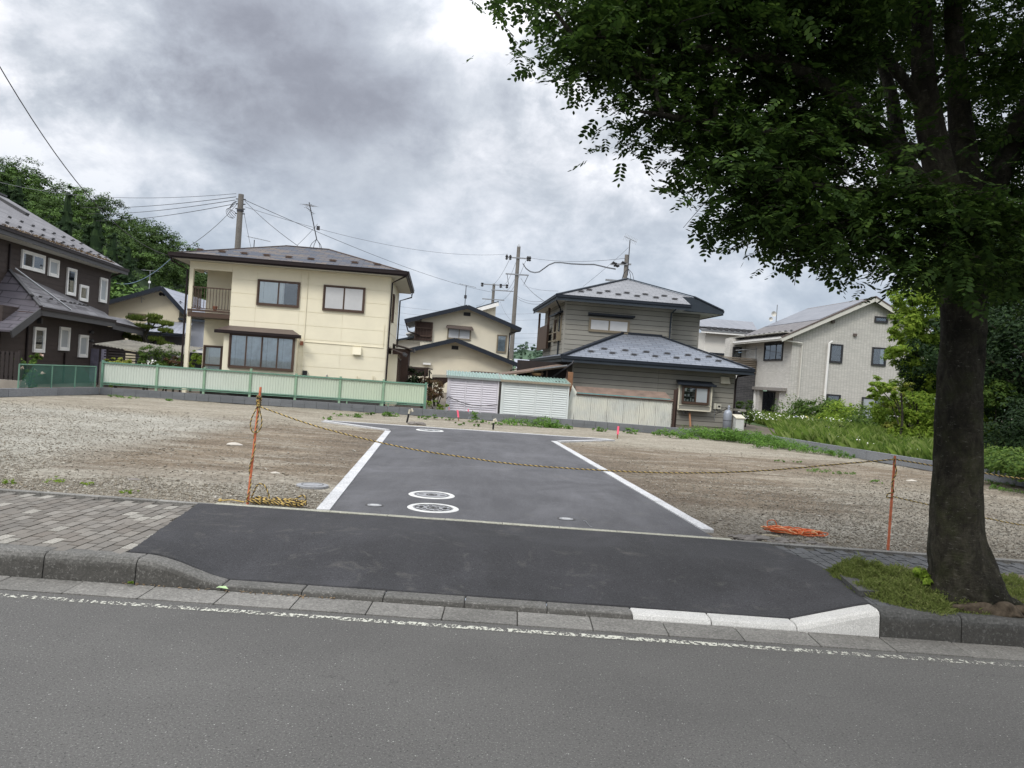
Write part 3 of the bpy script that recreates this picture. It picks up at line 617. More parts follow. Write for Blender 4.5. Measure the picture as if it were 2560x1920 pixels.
wall_seg(bw, WALL[3], WALL[4], 1, bs, 2.0, .43); wall_seg(bw, WALL[4], WALL[5], 1, bs, 2.0, .43)
cap = MB()
for a, b in zip(WALL[1:-1], WALL[2:]):
    a = np.array(a+(.0,)); b = np.array(b+(.0,)); d = (b-a)/np.linalg.norm(b-a); nrm = np.array([-d[1], d[0], 0]); cap.slab([a+(0, 0, .438), b+(0, 0, .438), b+nrm*.12+(0, 0, .438), a+nrm*.12+(0, 0, .438)], (0, 0, -.009))
bw.add('coping', cap, MAT['block_smooth'])
bl = T('low_wall', 'smooth low grey kerb wall below the dark brown house', 'wall', (-14.6, 22, .19)); wall_seg(bl, WALL[0], WALL[1], 1, bs, 2.0, .43)

# gravel lying on the plot (real stones where they can be told apart)
def stones(n, dens, smin, smax, seed):
    r = np.random.default_rng(seed); P = []
    while len(P) < n:
        y = 8.08+(r.random(n)**1.7)*12.5; x = (r.random(n)*1.46-.74)*y*1.02
        keep = r.random(n) < dens(x, y); x = x[keep]; y = y[keep]; P += list(zip(x, y))
    P = np.array(P[:n]); s = smin+(smax-smin)*r.random(n)**2.6
    octv = np.array([(1, 0, 0), (0, 1, 0), (-1, 0, 0), (0, -1, 0), (0, 0, .62), (0, 0, -.62)], float)
    octf = np.array([(0, 1, 4), (1, 2, 4), (2, 3, 4), (3, 0, 4), (1, 0, 5), (2, 1, 5), (3, 2, 5), (0, 3, 5)])
    V = octv[None]*s[:, None, None]*(.55+.7*r.random((n, 6, 1)))*np.array([1.25, .85, .8]); a = r.random(n)*6.28; ca, sa = np.cos(a)[:, None], np.sin(a)[:, None]
    tilt = r.normal(0, .25, n)[:, None]; V[..., 2] += V[..., 0]*tilt
    X = V[..., 0]*ca-V[..., 1]*sa+P[:, 0:1]; Y = V[..., 0]*sa+V[..., 1]*ca+P[:, 1:2]; Zz = V[..., 2]+.19+bumpz(P[:, 0:1], P[:, 1:2])+s[:, None]*.18
    VV = np.stack([X, Y, Zz], -1).reshape(-1, 3); F = (octf[None]+np.arange(n)[:, None, None]*6).reshape(-1, 3); return VV, F
def lane_l(y): return np.where(y < 19.2, -1.82-(y-8.17)*.0987, -2.91-(y-19.2)*1.4)
def lane_r(y): return np.where(y < 19.2, 2.24-(y-7.97)*.1041, 1.07+(y-19.2)*.87)
def dens_a(x, y):
    off = (x < lane_l(y)-.17) | (x > lane_r(y)+.17); wob = .5*np.sin(x*1.7+1)+.4*np.sin(x*3.1+y)
    d = np.full_like(x, .16); pat = .5+.5*np.sin(x*.9+np.sin(y*.7)*2)*np.sin(y*1.1+x*.5)
    d = np.where((y < 9.4+wob*.6) & (x < -1.9), .95, d); d = np.where(x < -5.2+wob, .35+.6*pat, d)
    d = np.where((x > 2.4) & (y < 13.5+wob*1.5), .85, d); d = np.where((x > 2.2) & (x < 4.2-.15*y+1.2+wob*.3), .6, d); d = np.where((x > 6+wob) & (y < 16), .8, d)
    return d*off
Va, Fa = stones(78000, dens_a, .004, .016, 3); Vb, Fb = stones(4500, dens_a, .012, .030, 4)
solo('gravel', np_mesh_idx('gravel', np.concatenate([Va, Vb]), np.concatenate([Fa, Fb+len(Va)])), MAT['stone'], 'loose grey and buff crushed gravel spread over the empty plot', 'gravel', base=(0, 0, 0), kind='stuff')

# foliage helpers ---------------------------------------------------
def quads(C, Nn, s, asp, r):
    n = len(C); Nn = Nn/np.linalg.norm(Nn, axis=1, keepdims=True); t = r.normal(size=(n, 3)); u = np.cross(Nn, t); u /= np.linalg.norm(u, axis=1, keepdims=True)+1e-9; v = np.cross(Nn, u)
    s = s[:, None]; return np.stack([C-u*s, C-v*s*asp*.9+Nn*s*.12, C+u*s, C+v*s*asp*.9+Nn*s*.12], 1).reshape(-1, 3)
def crown_pts(ells, n, r, clump=.32, per=40, shell=.55):
    E = np.array(ells, float); w = (E[:, 3]*E[:, 4]*E[:, 5])**.72; w /= w.sum(); k = max(1, n//per); ci = r.choice(len(E), k, p=w)
    d = r.normal(size=(k, 3)); d /= np.linalg.norm(d, axis=1, keepdims=True); rad = shell+(1-shell)*r.random(k)**.6
    cc = E[ci, :3]+d*rad[:, None]*E[ci, 3:6]; cr_ = clump*E[ci, 3:6].mean(1)
    li = r.integers(0, k, n); g = r.normal(size=(n, 3)); g /= (np.linalg.norm(g, axis=1, keepdims=True)); g *= (r.random((n, 1))**.45)
    g[:, 2] *= .62
    P = cc[li]+g*cr_[li][:, None]; Nn = g*.9+d[li]*.55+np.array([0, 0, .75])+r.normal(size=(n, 3))*.38
    return P, Nn
def leafmesh(name, ells, n, size, seed, base, asp=.5, **k):
    r = np.random.default_rng(seed); P, Nn = crown_pts(ells, n, r, **k); s = size*(.6+.8*r.random(n)); return np_mesh(name, quads(P, Nn, s, asp, r), 4, base)
def blades(name, P, h, w, seed, base, lean=.5, seg=False):
    r = np.random.default_rng(seed); n = len(P); a = r.random(n)*6.28; hh = h*(.5+.8*r.random(n)); L_ = lean*hh*r.random(n); b = r.random(n)*6.28
    dx = np.cos(a)*w; dy = np.sin(a)*w; z0 = P[:, 2]; tx = P[:, 0]+np.cos(b)*L_; ty = P[:, 1]+np.sin(b)*L_
    A = np.stack([P[:, 0]-dx, P[:, 1]-dy, z0], -1); B = np.stack([P[:, 0]+dx, P[:, 1]+dy, z0], -1)
    M1 = np.stack([P[:, 0]*.62+tx*.38+dx*.8, P[:, 1]*.62+ty*.38+dy*.8, z0+hh*.62], -1); Tt = np.stack([tx, ty, z0+hh*(1-.3*lean*r.random(n))], -1)
    return np_mesh(name, np.stack([A, B, M1, Tt], 1).reshape(-1, 3), 4, base)
# ================================================================== HOUSES (frame 'R')
class Fa:
    def __init__(s, kind, c): s.k = kind; s.c = c
    def pt(s, a, d, z):
        if s.k == 'q-': return (a, s.c-d, z)
        if s.k == 'p+': return (s.c+d, a, z)
        if s.k == 'p-': return (s.c-d, a, z)
def fb(mb, F, a0, a1, d0, d1, z0, z1): return mb.box(F.pt(a0, d0, z0), F.pt(a1, d1, z1))
def rect(Z, tl, br, F):      # unproject two picture corners onto a facade
    f = on_q if F.k == 'q-' else on_p; A_ = f(Z(*tl), F.c); B_ = f(Z(*br), F.c); i = 0 if F.k == 'q-' else 1
    a0, a1 = sorted((A_[i], B_[i])); return float(a0), float(a1), float(min(A_[2], B_[2])), float(max(A_[2], B_[2]))
def window(th, F, r, content, frame, fw=.05, name='window', sw=.035, label=None, sill=False, gap=True):
    a0, a1, z0, z1 = r; m = MB()
    fb(m, F, a0, a0+fw, 0, .075, z0, z1); fb(m, F, a1-fw, a1, 0, .075, z0, z1); fb(m, F, a0+fw, a1-fw, 0, .075, z1-fw, z1); fb(m, F, a0+fw, a1-fw, 0, .085, z0, z0+fw)
    w = th.add(name, m, frame, label=label); n = len(content); aw = (a1-a0-2*fw)/n
    for i, c in enumerate(content):
        b0 = a0+fw+i*aw; b1 = b0+aw; d = .040 if i % 2 == 0 else .058
        if n > 1 or sw:
            s_ = MB(); o0 = b0-(.008 if i else 0); o1 = b1+(.008 if i < n-1 else 0)
            fb(s_, F, o0, o0+sw, d-.012, d+.004, z0+fw, z1-fw); fb(s_, F, o1-sw, o1, d-.012, d+.004, z0+fw, z1-fw); fb(s_, F, o0+sw, o1-sw, d-.012, d+.004, z1-fw-sw*.8, z1-fw); fb(s_, F, o0+sw, o1-sw, d-.012, d+.004, z0+fw, z0+fw+sw*1.3); th.add('sash', s_, frame, w)
        if c.startswith('frosted'):
            p = MB(); fb(p, F, b0+sw*.9, b1-sw*.9, d-.008, d-.003, z0+fw+sw, z1-fw-sw*.6); th.add('pane', p, MAT[c], w); continue
        p = MB(); fb(p, F, b0+sw*.9, b1-sw*.9, d-.008, d-.003, z0+fw+sw, z1-fw-sw*.6); th.add('pane', p, MAT['glass'], w)
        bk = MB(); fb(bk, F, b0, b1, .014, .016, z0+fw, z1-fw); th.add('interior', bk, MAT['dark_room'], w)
        for cm_, x0, x1 in ([('curtain', 0, 1)] if c == 'curtain' else [('curtain_grey', 0, 1)] if c == 'lace' else [('curtain', 0, .28)] if c == 'half' else [('curtain_green', .05, .45)] if c == 'green' else [('curtain', .62, .9)] if c == 'halfr' else []):
            q = MB(); k = max(6, int((b1-b0)*(x1-x0)/.035)); pts = []
            for j in range(k+1): a = b0+(b1-b0)*(x0+(x1-x0)*j/k); pts.append((a, .021+.004*math.sin(j*2.1)+.002*math.sin(j*.9)))
            vs_ = []
            for a, dd in pts: vs_ += [F.pt(a, dd, z0+fw), F.pt(a, dd, z1-fw)]
            q.add(vs_, [(2*j, 2*j+2, 2*j+3, 2*j+1) for j in range(k)]); th.add('curtain', q, MAT[cm_], w)
    return w
def boards(th, F, a0, a1, z0, z1, h, mat, name='siding_board', breaks=(), gap=.006, d=.012, clip=None, stagger=0):
    z = z0; r = 0
    while z < z1-.02:
        zt = min(z+h, z1); br = [a0]+[b for b in breaks if a0+.05 < b < a1-.05]+[a1]
        for x0, x1 in zip(br[:-1], br[1:]):
            if clip:
                c = clip(z, zt, x0, x1)
                if c is None: continue
                for (y0, y1) in c: m = MB(); fb(m, F, y0+gap/2, y1-gap/2, 0, d, z+gap/2, zt-gap/2); th.add(name, m, mat)
            else: m = MB(); fb(m, F, x0+gap/4, x1-gap/4, 0, d, z+gap/2, zt-gap/2); th.add(name, m, mat)
        z = zt; r += 1
def gutter(th, pts, mg, mf, gw=.11, fh=.16, fw=.03, out=None, name='gutter'):   # along eave points; gutter box outside, fascia under
    g = MB(); f = MB()
    for a, b in zip(pts[:-1], pts[1:]):
        a = np.array(a, float); b = np.array(b, float); z_ = np.array([0, 0, 1.])
        g.beam(a+z_*(-.03), b+z_*(-.03), gw, gw*.9); g.beam(a+z_*.02, b+z_*.02, gw*1.12, .02); f.beam(a-z_*(.03+gw*.45+fh/2), b-z_*(.03+gw*.45+fh/2), fw, fh)
    th.add(name, g, mg); th.add('fascia', f, mf)
def pipe(th, pts, r, mat, name='downpipe'): return th.add(name, MB().tube(pts, r, 8), mat, smooth=False)
def ridgecap(th, pts, mat, w=.16, h=.05):
    for a, b in zip(pts[:-1], pts[1:]): th.add('ridge_cap', MB().beam(np.array(a)+(0, 0, h*.3), np.array(b)+(0, 0, h*.3), w, h), mat)
_sg = {}
def snow_guard(th, mat, loc, slope_dir=0, s=1.0):
    key = (mat.name, round(slope_dir, 2), s)
    if key not in _sg:
        m = MB(); m.box((-.13*s, -.02, 0), (.13*s, .10, .012)); m.box((-.10*s, -.02, .01), (.10*s, .0, .075*s)); m.box((-.15*s, -.022, .035*s), (-.05*s, .002, .06*s)); m.box((.05*s, -.022, .035*s), (.15*s, .002, .06*s)); me = mesh_of('snow_guard', m); me.materials.append(mat); _sg[key] = me
    th.inst('snow_guard', _sg[key], loc, slope_dir)
def gable_wall(mb, F, a0, a1, z0, ze0, ap, zp, ze1, d0=-.2, d1=0):
    pts = [F.pt(a0, d1, z0), F.pt(a1, d1, z0), F.pt(a1, d1, ze1), F.pt(ap, d1, zp), F.pt(a0, d1, ze0)]
    off = np.array(F.pt(0, d0, 0))-np.array(F.pt(0, d1, 0)); return mb.slab(pts, off)

# ---------------- cream two-storey house (centre left)
B = T('cream_house', 'cream two-storey house with corner balcony and mottled brown shingle roof behind the pale green fence', 'house', (-5.3, 29, .25), 'R')
pL, pM, pR, qF, zE = -9.07, -7.63, -1.90, 29.0, 5.14
rw = -8.88; m = MB().box((pM, qF, .25), (pR, 35.0, zE)); B.add('wall', m, MAT['cream'])
B.add('porch_wall', MB().box((rw, 30.3, .25), (pM-.003, 35.0, zE)), MAT['cream'])
B.add('foundation', MB().box((pM-.01, qF-.014, .25), (pR+.014, qF-.002, .60)).box((rw, 30.28, .25), (pM, 30.298, .5)), MAT['kerb_dark'])
F = Fa('q-', qF); br = [on_q(c2(x, 400), qF)[0] for x in (780, 1130, 1182, 1480)]
boards(B, F, pM, pR, .6, 5.1, .5, MAT['cream'], 'siding_panel', br, gap=.016, d=.012)
boards(B, Fa('q-', 30.3), rw, pM, .6, 5.1, .5, MAT['cream'], 'siding_panel', gap=.016, d=.012)
boards(B, Fa('p+', pR), qF, 35.0, .6, 5.1, .5, MAT['cream'], 'siding_panel', [31, 33], gap=.016, d=.012)
B.add('balcony_header', MB().box((pL-.07, qF-.001, 4.86), (pM-.005, qF+.16, zE-.002)).box((pL-.07, qF+.17, 4.86), (pL+.06, 30.3, zE-.002)), MAT['cream'])
B.add('pillar', MB().box((pL-.07, qF, .25), (pL+.07, qF+.14, 4.86)), MAT['cream'])
B.add('balcony_ceiling', MB().box((pL-.06, qF+.16, 5.02), (pM, 30.29, 5.06)), MAT['soffit'])
B.add('balcony_floor', MB().box((pL-.04, qF-.02, 3.13), (pM-.003, 30.29, 3.30)).box((pL-.05, qF-.05, 3.33), (pM-.004, qF+.05, 3.40)), MAT['brown_alu'])
ral = B.add('balcony_rail', MB().box((pL+.07, qF+.01, 4.19), (pM, qF+.05, 4.23)).box((pL-.02, qF+.14, 4.19), (pL+.02, 30.3, 4.23)).box((pL+.07, qF+.01, 3.43), (pM, qF+.05, 3.46)), MAT['brown_alu'])
bal = mesh_of('baluster', MB().box((-.009, -.009, 0), (.009, .009, .74))); bal.materials.append(MAT['brown_alu'])
for i in range(12): B.inst('baluster', bal, (pL+.17+i*.107, qF+.03, 3.455), sub=None)
for i in range(10): B.inst('baluster', bal, (pL, qF+.25+i*.107, 3.455))
# roof
e0, e1, f0, f1, ze, zr = -9.66, -1.31, 28.4, 35.06, 5.29, 6.36
qm = (f0+f1)/2; r0, r1 = -6.35, -4.62; th_ = (0, 0, -.05)
B.add('roof_slope', MB().slab([(e0, f0, ze), (e1, f0, ze), (r1, qm, zr), (r0, qm, zr)], th_), MAT['roof_b'])
B.add('roof_slope', MB().slab([(e1, f0, ze), (e1, f1, ze), (r1, qm, zr)], th_), MAT['roof_b']); B.add('roof_slope', MB().slab([(e0, f1, ze), (e0, f0, ze), (r0, qm, zr)], th_), MAT['roof_b'])
B.add('roof_slope', MB().slab([(e1, f1, ze), (e0, f1, ze), (r0, qm, zr), (r1, qm, zr)], th_), MAT['roof_b'])
ridgecap(B, [(e0, f0, ze), (r0, qm, zr), (r1, qm, zr), (e1, f0, ze)], MAT['roof_brown'], .13, .03)
B.add('soffit', MB().box((e0+.05, f0+.05, 5.145), (e1-.05, f1-.05, 5.165)), MAT['soffit'])
gutter(B, [(e0, f1, ze), (e0, f0, ze), (e1, f0, ze), (e1, f1, ze)], MAT['gutter_brown'], MAT['gutter_brown'], .15, .06)
for x, y in ((318, 215), (495, 232), (672, 245), (851, 262), (1027, 276), (1204, 292), (1378, 307), (1552, 323), (1732, 338)):
    q = f0+.95
    for _ in range(3): P = on_q(c2(x, y), q); q = f0+(P[2]-ze)/((zr-ze)/(qm-f0)); q = min(max(q, f0+.4), f0+1.4)
    q = f0+.85; p = on_q(c2(x, y), q)[0]; snow_guard(B, MAT['brown_alu'], (p, q, ze+(zr-ze)/(qm-f0)*(q-f0)+.005))
# windows
window(B, F, rect(c2, (783, 440), (1108, 672), F), ['curtain', 'half'], MAT['brown_alu'])
window(B, F, rect(c2, (1308, 484), (1627, 714), F), ['frosted_pale', 'frosted_pale'], MAT['brown_alu'])
Fr = Fa('q-', 30.3); d_ = rect(c2, (352, 964), (488, 1240), Fr); window(B, Fr, (d_[0], d_[1], .4, d_[3]), ['curtain'], MAT['brown_alu'], name='door'); zb = on_q(c2(420, 1125), 30.3)[2]; B.add('door_rail', MB().box((d_[0]+.03, 30.21, zb-.03), (d_[1]-.03, 30.25, zb+.03)), MAT['brown_alu'])
F2 = Fa('q-', 28.6); B.add('bay_wall', MB().box((-7.68, 28.6, .62), (-5.10, 29-.014, 2.70)), MAT['cream'])
window(B, F2, (-7.47, -5.16, 1.37, 2.62), ['lace']*4, MAT['brown_alu'])
B.add('bay_roof', MB().slab([(-7.95, 28.42, 2.70), (-4.95, 28.42, 2.70), (-5.35, 28.985, 2.90), (-7.62, 28.985, 2.90)], (0, 0, -.04)), MAT['roof_brown'])
gutter(B, [(-7.97, 28.40, 2.68), (-4.93, 28.40, 2.68)], MAT['gutter_brown'], MAT['gutter_brown'], .07, .03)
window(B, Fa('p+', pR), (30.4, 31.0, 3.55, 4.65), ['lace'], MAT['brown_alu'])
B.add('side_bay', MB().box((pR+.012, 29.9, .3), (-1.52, 31.9, 2.30)), MAT['cream']); window(B, Fa('p+', -1.52), (30.1, 31.6, .9, 2.15), ['dark', 'dark'], MAT['brown_alu'])
B.add('hood_roof', MB().slab([(pR+.012, 29.6, 2.56), (-1.30, 29.6, 2.38), (-1.30, 32.1, 2.38), (pR+.012, 32.1, 2.56)], (0, 0, -.05)), MAT['roof_brown']); gutter(B, [(-1.28, 29.6, 2.36), (-1.28, 32.1, 2.36)], MAT['fascia_dark'], MAT['fascia_dark'], .08, .04)
B.add('hood_roof', MB().slab([(pR+.012, 32.6, 2.80), (-1.05, 32.6, 2.62), (-1.05, 34.6, 2.62), (pR+.012, 34.6, 2.80)], (0, 0, -.05)), MAT['roof_brown']); gutter(B, [(-1.03, 32.6, 2.6), (-1.03, 34.6, 2.6)], MAT['fascia_dark'], MAT['fascia_dark'], .08, .04)
B.add('rear_wing', MB().box((pR+.012, 32.7, .3), (-1.2, 34.5, 2.6)), MAT['wood_dark'])
pipe(B, [(e0+.02, f0+.05, 5.16), (e0+.05, f0+.08, 5.03), (pL-.13, qF-.02, 4.80), (pL-.13, qF-.04, .3)], .035, MAT['gutter_brown'])
pipe(B, [(e1-.05, f0+.05, 5.14), (pR+.06, qF-.06, 4.92), (pR+.06, qF-.06, .3)], .032, MAT['gutter_brown'])
pipe(B, [(e1-.02, f1-.05, 5.14), (e1-.02, f1-.05, 5.0), (pR+.07, 34.9, 4.8), (pR+.07, 34.9, 2.7)], .032, MAT['gutter_brown'])
v = rect(c2, (1541, 980), (1604, 1045), F); B.add('vent_hood', MB().hexa([(v[0], qF-.012, v[2]), (v[1], qF-.012, v[2]), (v[1], qF-.012, v[3]), (v[0], qF-.012, v[3]), (v[0], qF-.16, v[2]), (v[1], qF-.16, v[2]), (v[1], qF-.09, v[3]), (v[0], qF-.09, v[3])]), MAT['cream'])
v = rect(c2, (1143, 1168), (1172, 1212), F); B.add('meter_box', MB().box((v[0], qF-.012, v[2]), (v[1], qF-.14, v[3])).box((v[0]+.05, qF-.14, v[2]+.15), (v[1]-.05, qF-.16, v[3]-.08)), MAT['black'])
v = rect(c2, (1122, 935), (1142, 968), F); B.add('junction_box', MB().box((v[0], qF-.012, v[2]), (v[1], qF-.10, v[3])), MAT['terracotta'])
P0 = on_q(c2(1187, 370), qF); B.add('conduit', MB().tube([(P0[0], qF-.03, 5.05), (P0[0], qF-.03, .8)], .016, 6), MAT['cream'])
P1 = on_q(c2(1150, 938), qF); P2 = on_q(c2(1780, 985), qF); P3 = on_q(c2(1785, 800), qF); B.add('conduit', MB().tube([(P1[0], qF-.03, P1[2]), (P2[0], qF-.03, P1[2]-.02), (P2[0], qF-.03, P3[2])], .012, 6), MAT['cream'])
P = on_q(c2(1333, 1205), qF); B.add('wall_tap', MB().tube([(P[0], qF-.01, P[2]), (P[0], qF-.1, P[2]), (P[0], qF-.12, P[2]-.09)], .02, 6), MAT['metal_grey'])
for x in (1575, 1700): P = on_q(c2(x, 1212), qF); B.add('stub_pipe', MB().tube([(P[0], qF-.02, P[2]-.15), (P[0], qF-.08, P[2]), (P[0]+.05, qF-.08, P[2]), (P[0]+.06, qF-.08, P[2]-.2)], .014, 6), MAT['cream'])
P = on_q(c2(437, 690), 29.15); pot = solo('flower_pot', MB().lathe((P[0], 29.15, 3.405), [(.06, 0), (.085, .13), (.095, .13), (.095, .16), (.07, .16), (.06, .13), (0, .13)], 14), MAT['terracotta'], 'small terracotta pot standing on the balcony edge of the cream house', 'flower pot', frame='R')

# ---------------- dark brown house at the left edge
A = T('brown_house', 'dark brown boarded house with white framed windows and grey slate roof at the left edge', 'house', (-16, 32, .25), 'R')
pu, pl = -15.8, -14.6
A.add('wall', MB().box((-24, 27.6, .25), (pu, 38.65, 5.42)), MAT['brown_board'])
A.add('lower_wall', MB().box((pu+.014, 27.4, .25), (pl, 34.2, 2.96)), MAT['brown_board'])
def rows(F, a0, a1, z0, z1, h):
    z = z0
    while z < z1: m = MB(); fb(m, F, a0, a1, 0, .011, z+.007, min(z+h, z1)-.007); A.add('siding_board', m, MAT['brown_board']); z += h
rows(Fa('p+', pu), 27.6, 38.65, 3.2, 5.4, .2); rows(Fa('p+', pl), 27.4, 34.2, .3, 2.94, .2)
m = MB(); A.add('rear_extension', MB().box((pu+.014, 34.21, .25), (-14.95, 38.6, 2.75)), MAT['brown_board'])
sl = (8.6-5.68)/(21.0-15.2)
A.add('roof_slope', MB().slab([(-15.2, 27.2, 5.70), (-15.2, 39.0, 5.62), (-21.0, 39.0, 8.62), (-21.0, 27.2, 8.70)], (0, 0, -.07)), MAT['roof_a'])
A.add('roof_slope', MB().slab([(-21.01, 27.2, 8.70), (-21.01, 39.0, 8.62), (-26.8, 39.0, 5.62), (-26.8, 27.2, 5.70)], (0, 0, -.07)), MAT['roof_a'])
A.add('verge_board', MB().beam((-15.2, 39.0, 5.53), (-21, 39.0, 8.53), .05, .16).beam((-15.2, 27.2, 5.6), (-21, 27.2, 8.6), .05, .22), MAT['fascia_dark'])
gm2 = MB(); gable_wall(gm2, Fa('q-', 27.6), -26, -15.8, 5.3, 5.4, -21, 8.45, 5.4); gable_wall(gm2, Fa('q-', 38.6), -26, -15.8, 5.3, 5.4, -21, 8.45, 5.4); A.add('gable_wall', gm2, MAT['brown_board'])
ridgecap(A, [(-21, 27.2, 8.7), (-21, 39, 8.62)], MAT['fascia_dark'], .25, .09)
A.add('soffit', MB().box((-15.78, 27.3, 5.40), (-15.22, 38.95, 5.43)), MAT['soffit'])
gutter(A, [(-15.16, 27.2, 5.68), (-15.16, 39.0, 5.60)], MAT['gutter_brown'], MAT['fascia_dark'], .13, .16)
# skylight ridge on the slope
A.add('roof_vent', MB().beam((-20.3, 36.4, 8.32), (-18.6, 36.4, 7.46), .3, .14), MAT['fascia_dark'])
for i in range(13): snow_guard(A, MAT['dark_alu'], (-15.85, 28.0+i*.85, 5.70+.33), math.pi/2, .8)
for i in range(12): snow_guard(A, MAT['dark_alu'], (-16.9, 28.3+i*.88, 5.70+.86), math.pi/2, .8)
for i in range(10): snow_guard(A, MAT['dark_alu'], (-15.62, 32.6+i*.62, 5.66+.22), math.pi/2, .7)
deb = np.stack([-15.2-np.abs(rng.normal(0, .16, 900)), 28.5+rng.random(900)*9.2, np.zeros(900)], -1); deb[:, 2] = 5.70+(-15.2-deb[:, 0])*.507+.02
A.add('eave_debris', np_mesh('eave_debris', quads(deb, np.array([[-.4, 0, 1.]])+rng.normal(0, .3, (900, 3)), np.full(900, .045), .6, rng), 4, A.base), plain('dry_leaf_litter', (.30, .22, .13), .9, .4, 8), kind='stuff')
# lower roofs
cr_ = (-14.0, 28.67, 3.05)
A.add('roof_slope', MB().slab([cr_, (-14.0, 34.85, 2.99), (-15.79, 38.2, 3.45), (-15.79, 29.9, 4.38)], (0, 0, -.06)), MAT['roof_a'])
A.add('roof_slope', MB().slab([(-14.0, 26.9, 2.13), cr_, (-15.79, 29.9, 4.38), (-19.5, 29.9, 4.38), (-19.5, 26.9, 2.13)], (0, 0, -.06)), MAT['roof_a_x'])
A.add('hip_cap', MB().beam(np.array(cr_)+(0, 0, .03), (-15.79, 29.9, 4.41), .12, .04), MAT['fascia_dark'])
A.add('verge_board', MB().beam((-13.98, 26.85, 2.0), (-13.98, 28.67, 2.90), .05, .26), MAT['fascia_dark'])
gutter(A, [(-13.97, 28.6, 3.03), (-13.97, 34.9, 2.97)], MAT['gutter_brown'], MAT['fascia_dark'], .11, .2)
A.add('soffit', MB().box((-14.58, 28.2, 2.80), (-14.02, 34.8, 2.83)), MAT['wood_dark'])
P = [on_p(c1b(*a), -14.4) for a in ((375, 270), (470, 292), (595, 317), (710, 345), (750, 352), (818, 368), (865, 378), (925, 390), (972, 402), (1015, 408))]
for q in P: snow_guard(A, MAT['dark_alu'], (-14.42, q[1], 3.02+.40), math.pi/2, .8)
a_ = on_p(c1b(170, 0), -15.6); b_ = on_p(c1b(805, 445), -14.05); A.add('roof_pole', MB().tube([(-15.6, a_[1], 4.45), (-14.0, b_[1], 3.12)], .03, 6), MAT['metal_grey'])
A.add('lean_roof', MB().slab([(-14.1, 34.95, 2.92), (-14.1, 38.9, 2.80), (-15.2, 39.2, 3.25), (-15.2, 34.95, 3.25)], (0, 0, -.05)), MAT['roof_a']); gutter(A, [(-14.08, 34.95, 2.9), (-14.08, 38.9, 2.78)], MAT['gutter_brown'], MAT['fascia_dark'], .1, .22)
# porch
A.add('porch_roof', MB().slab([(-14.7, 25.0, 2.35), (-14.7, 26.2, 2.35), (-17.5, 26.2, 3.5), (-17.5, 25.0, 3.5)], (0, 0, -.08)).slab([(-19, 24.6, 1.95), (-14.6, 24.6, 1.95), (-14.6, 26.3, 2.10), (-19, 26.3, 2.1)], (0, 0, -.14)), MAT['fascia_dark'])
A.add('porch_wall', MB().box((-19, 26.25, .25), (-15.2, 27.4, 2.1)).box((-15.0, 24.9, .25), (-14.88, 25.02, 1.82)), MAT['wood_black'])
Fu, Fl = Fa('p+', pu), Fa('p+', pl)
for (F_, tl, br_, c, Z) in ((Fu, (128, 592), (262, 742), ['lace', 'lace'], c1), (Fu, (293, 645), (348, 768), ['frosted'], c1), (Fu, (406, 702), (452, 880), ['lace'], c1), (Fu, (482, 806), (528, 915), ['lace'], c1), (Fu, (608, 763), (642, 922), ['frosted'], c1), (Fl, (384, 628), (495, 930), ['dark'], c1b), (Fl, (681, 628), (779, 908), ['frosted'], c1b), (Fl, (904, 720), (990, 985), ['frosted'], c1b)):
    window(A, F_, rect(Z, tl, br_, F_), c, MAT['white_alu'], fw=.10, sw=.03)
for y in (690, 790): P = on_p(c1b(1028, y), pl); A.add('wall_lamp', MB().lathe((pl+.10, P[1], P[2]-.07), [(.03, 0), (.09, .03), (.09, .1), (.03, .14)], 10), MAT['fascia_dark'])
P = on_p(c1b(435, 560), pl); A.add('wall_lamp', MB().box((pl+.01, P[1]-.06, P[2]-.1), (pl+.16, P[1]+.06, P[2]+.1)), MAT['fascia_dark'])
for q_ in (28.9,): pipe(A, [(-14.05, q_, 2.9), (pl+.05, q_+.1, 2.7), (pl+.05, q_+.1, .3)], .04, MAT['gutter_brown'])
P = on_p(c1b(735, 930), pl); pipe(A, [(pl+.05, P[1], P[2]), (pl+.05, P[1], .3)], .035, MAT['gutter_brown'])
pipe(A, [(-15.2, 38.8, 5.5), (-15.7, 38.5, 5.2), (-15.72, 38.5, 5.1)], .04, MAT['gutter_brown']); P = on_p(c1(55, 560), pu); pipe(A, [(pu+.05, P[1], 5.3), (pu+.05, P[1], 4.4)], .035, MAT['gutter_brown'])
A.add('tarp_bundle', MB().box((-14.9, 34.3, .3), (-14.2, 34.9, 1.7)), plain('grey_violet_tarp', (.20, .19, .25), .7, .3, 4))

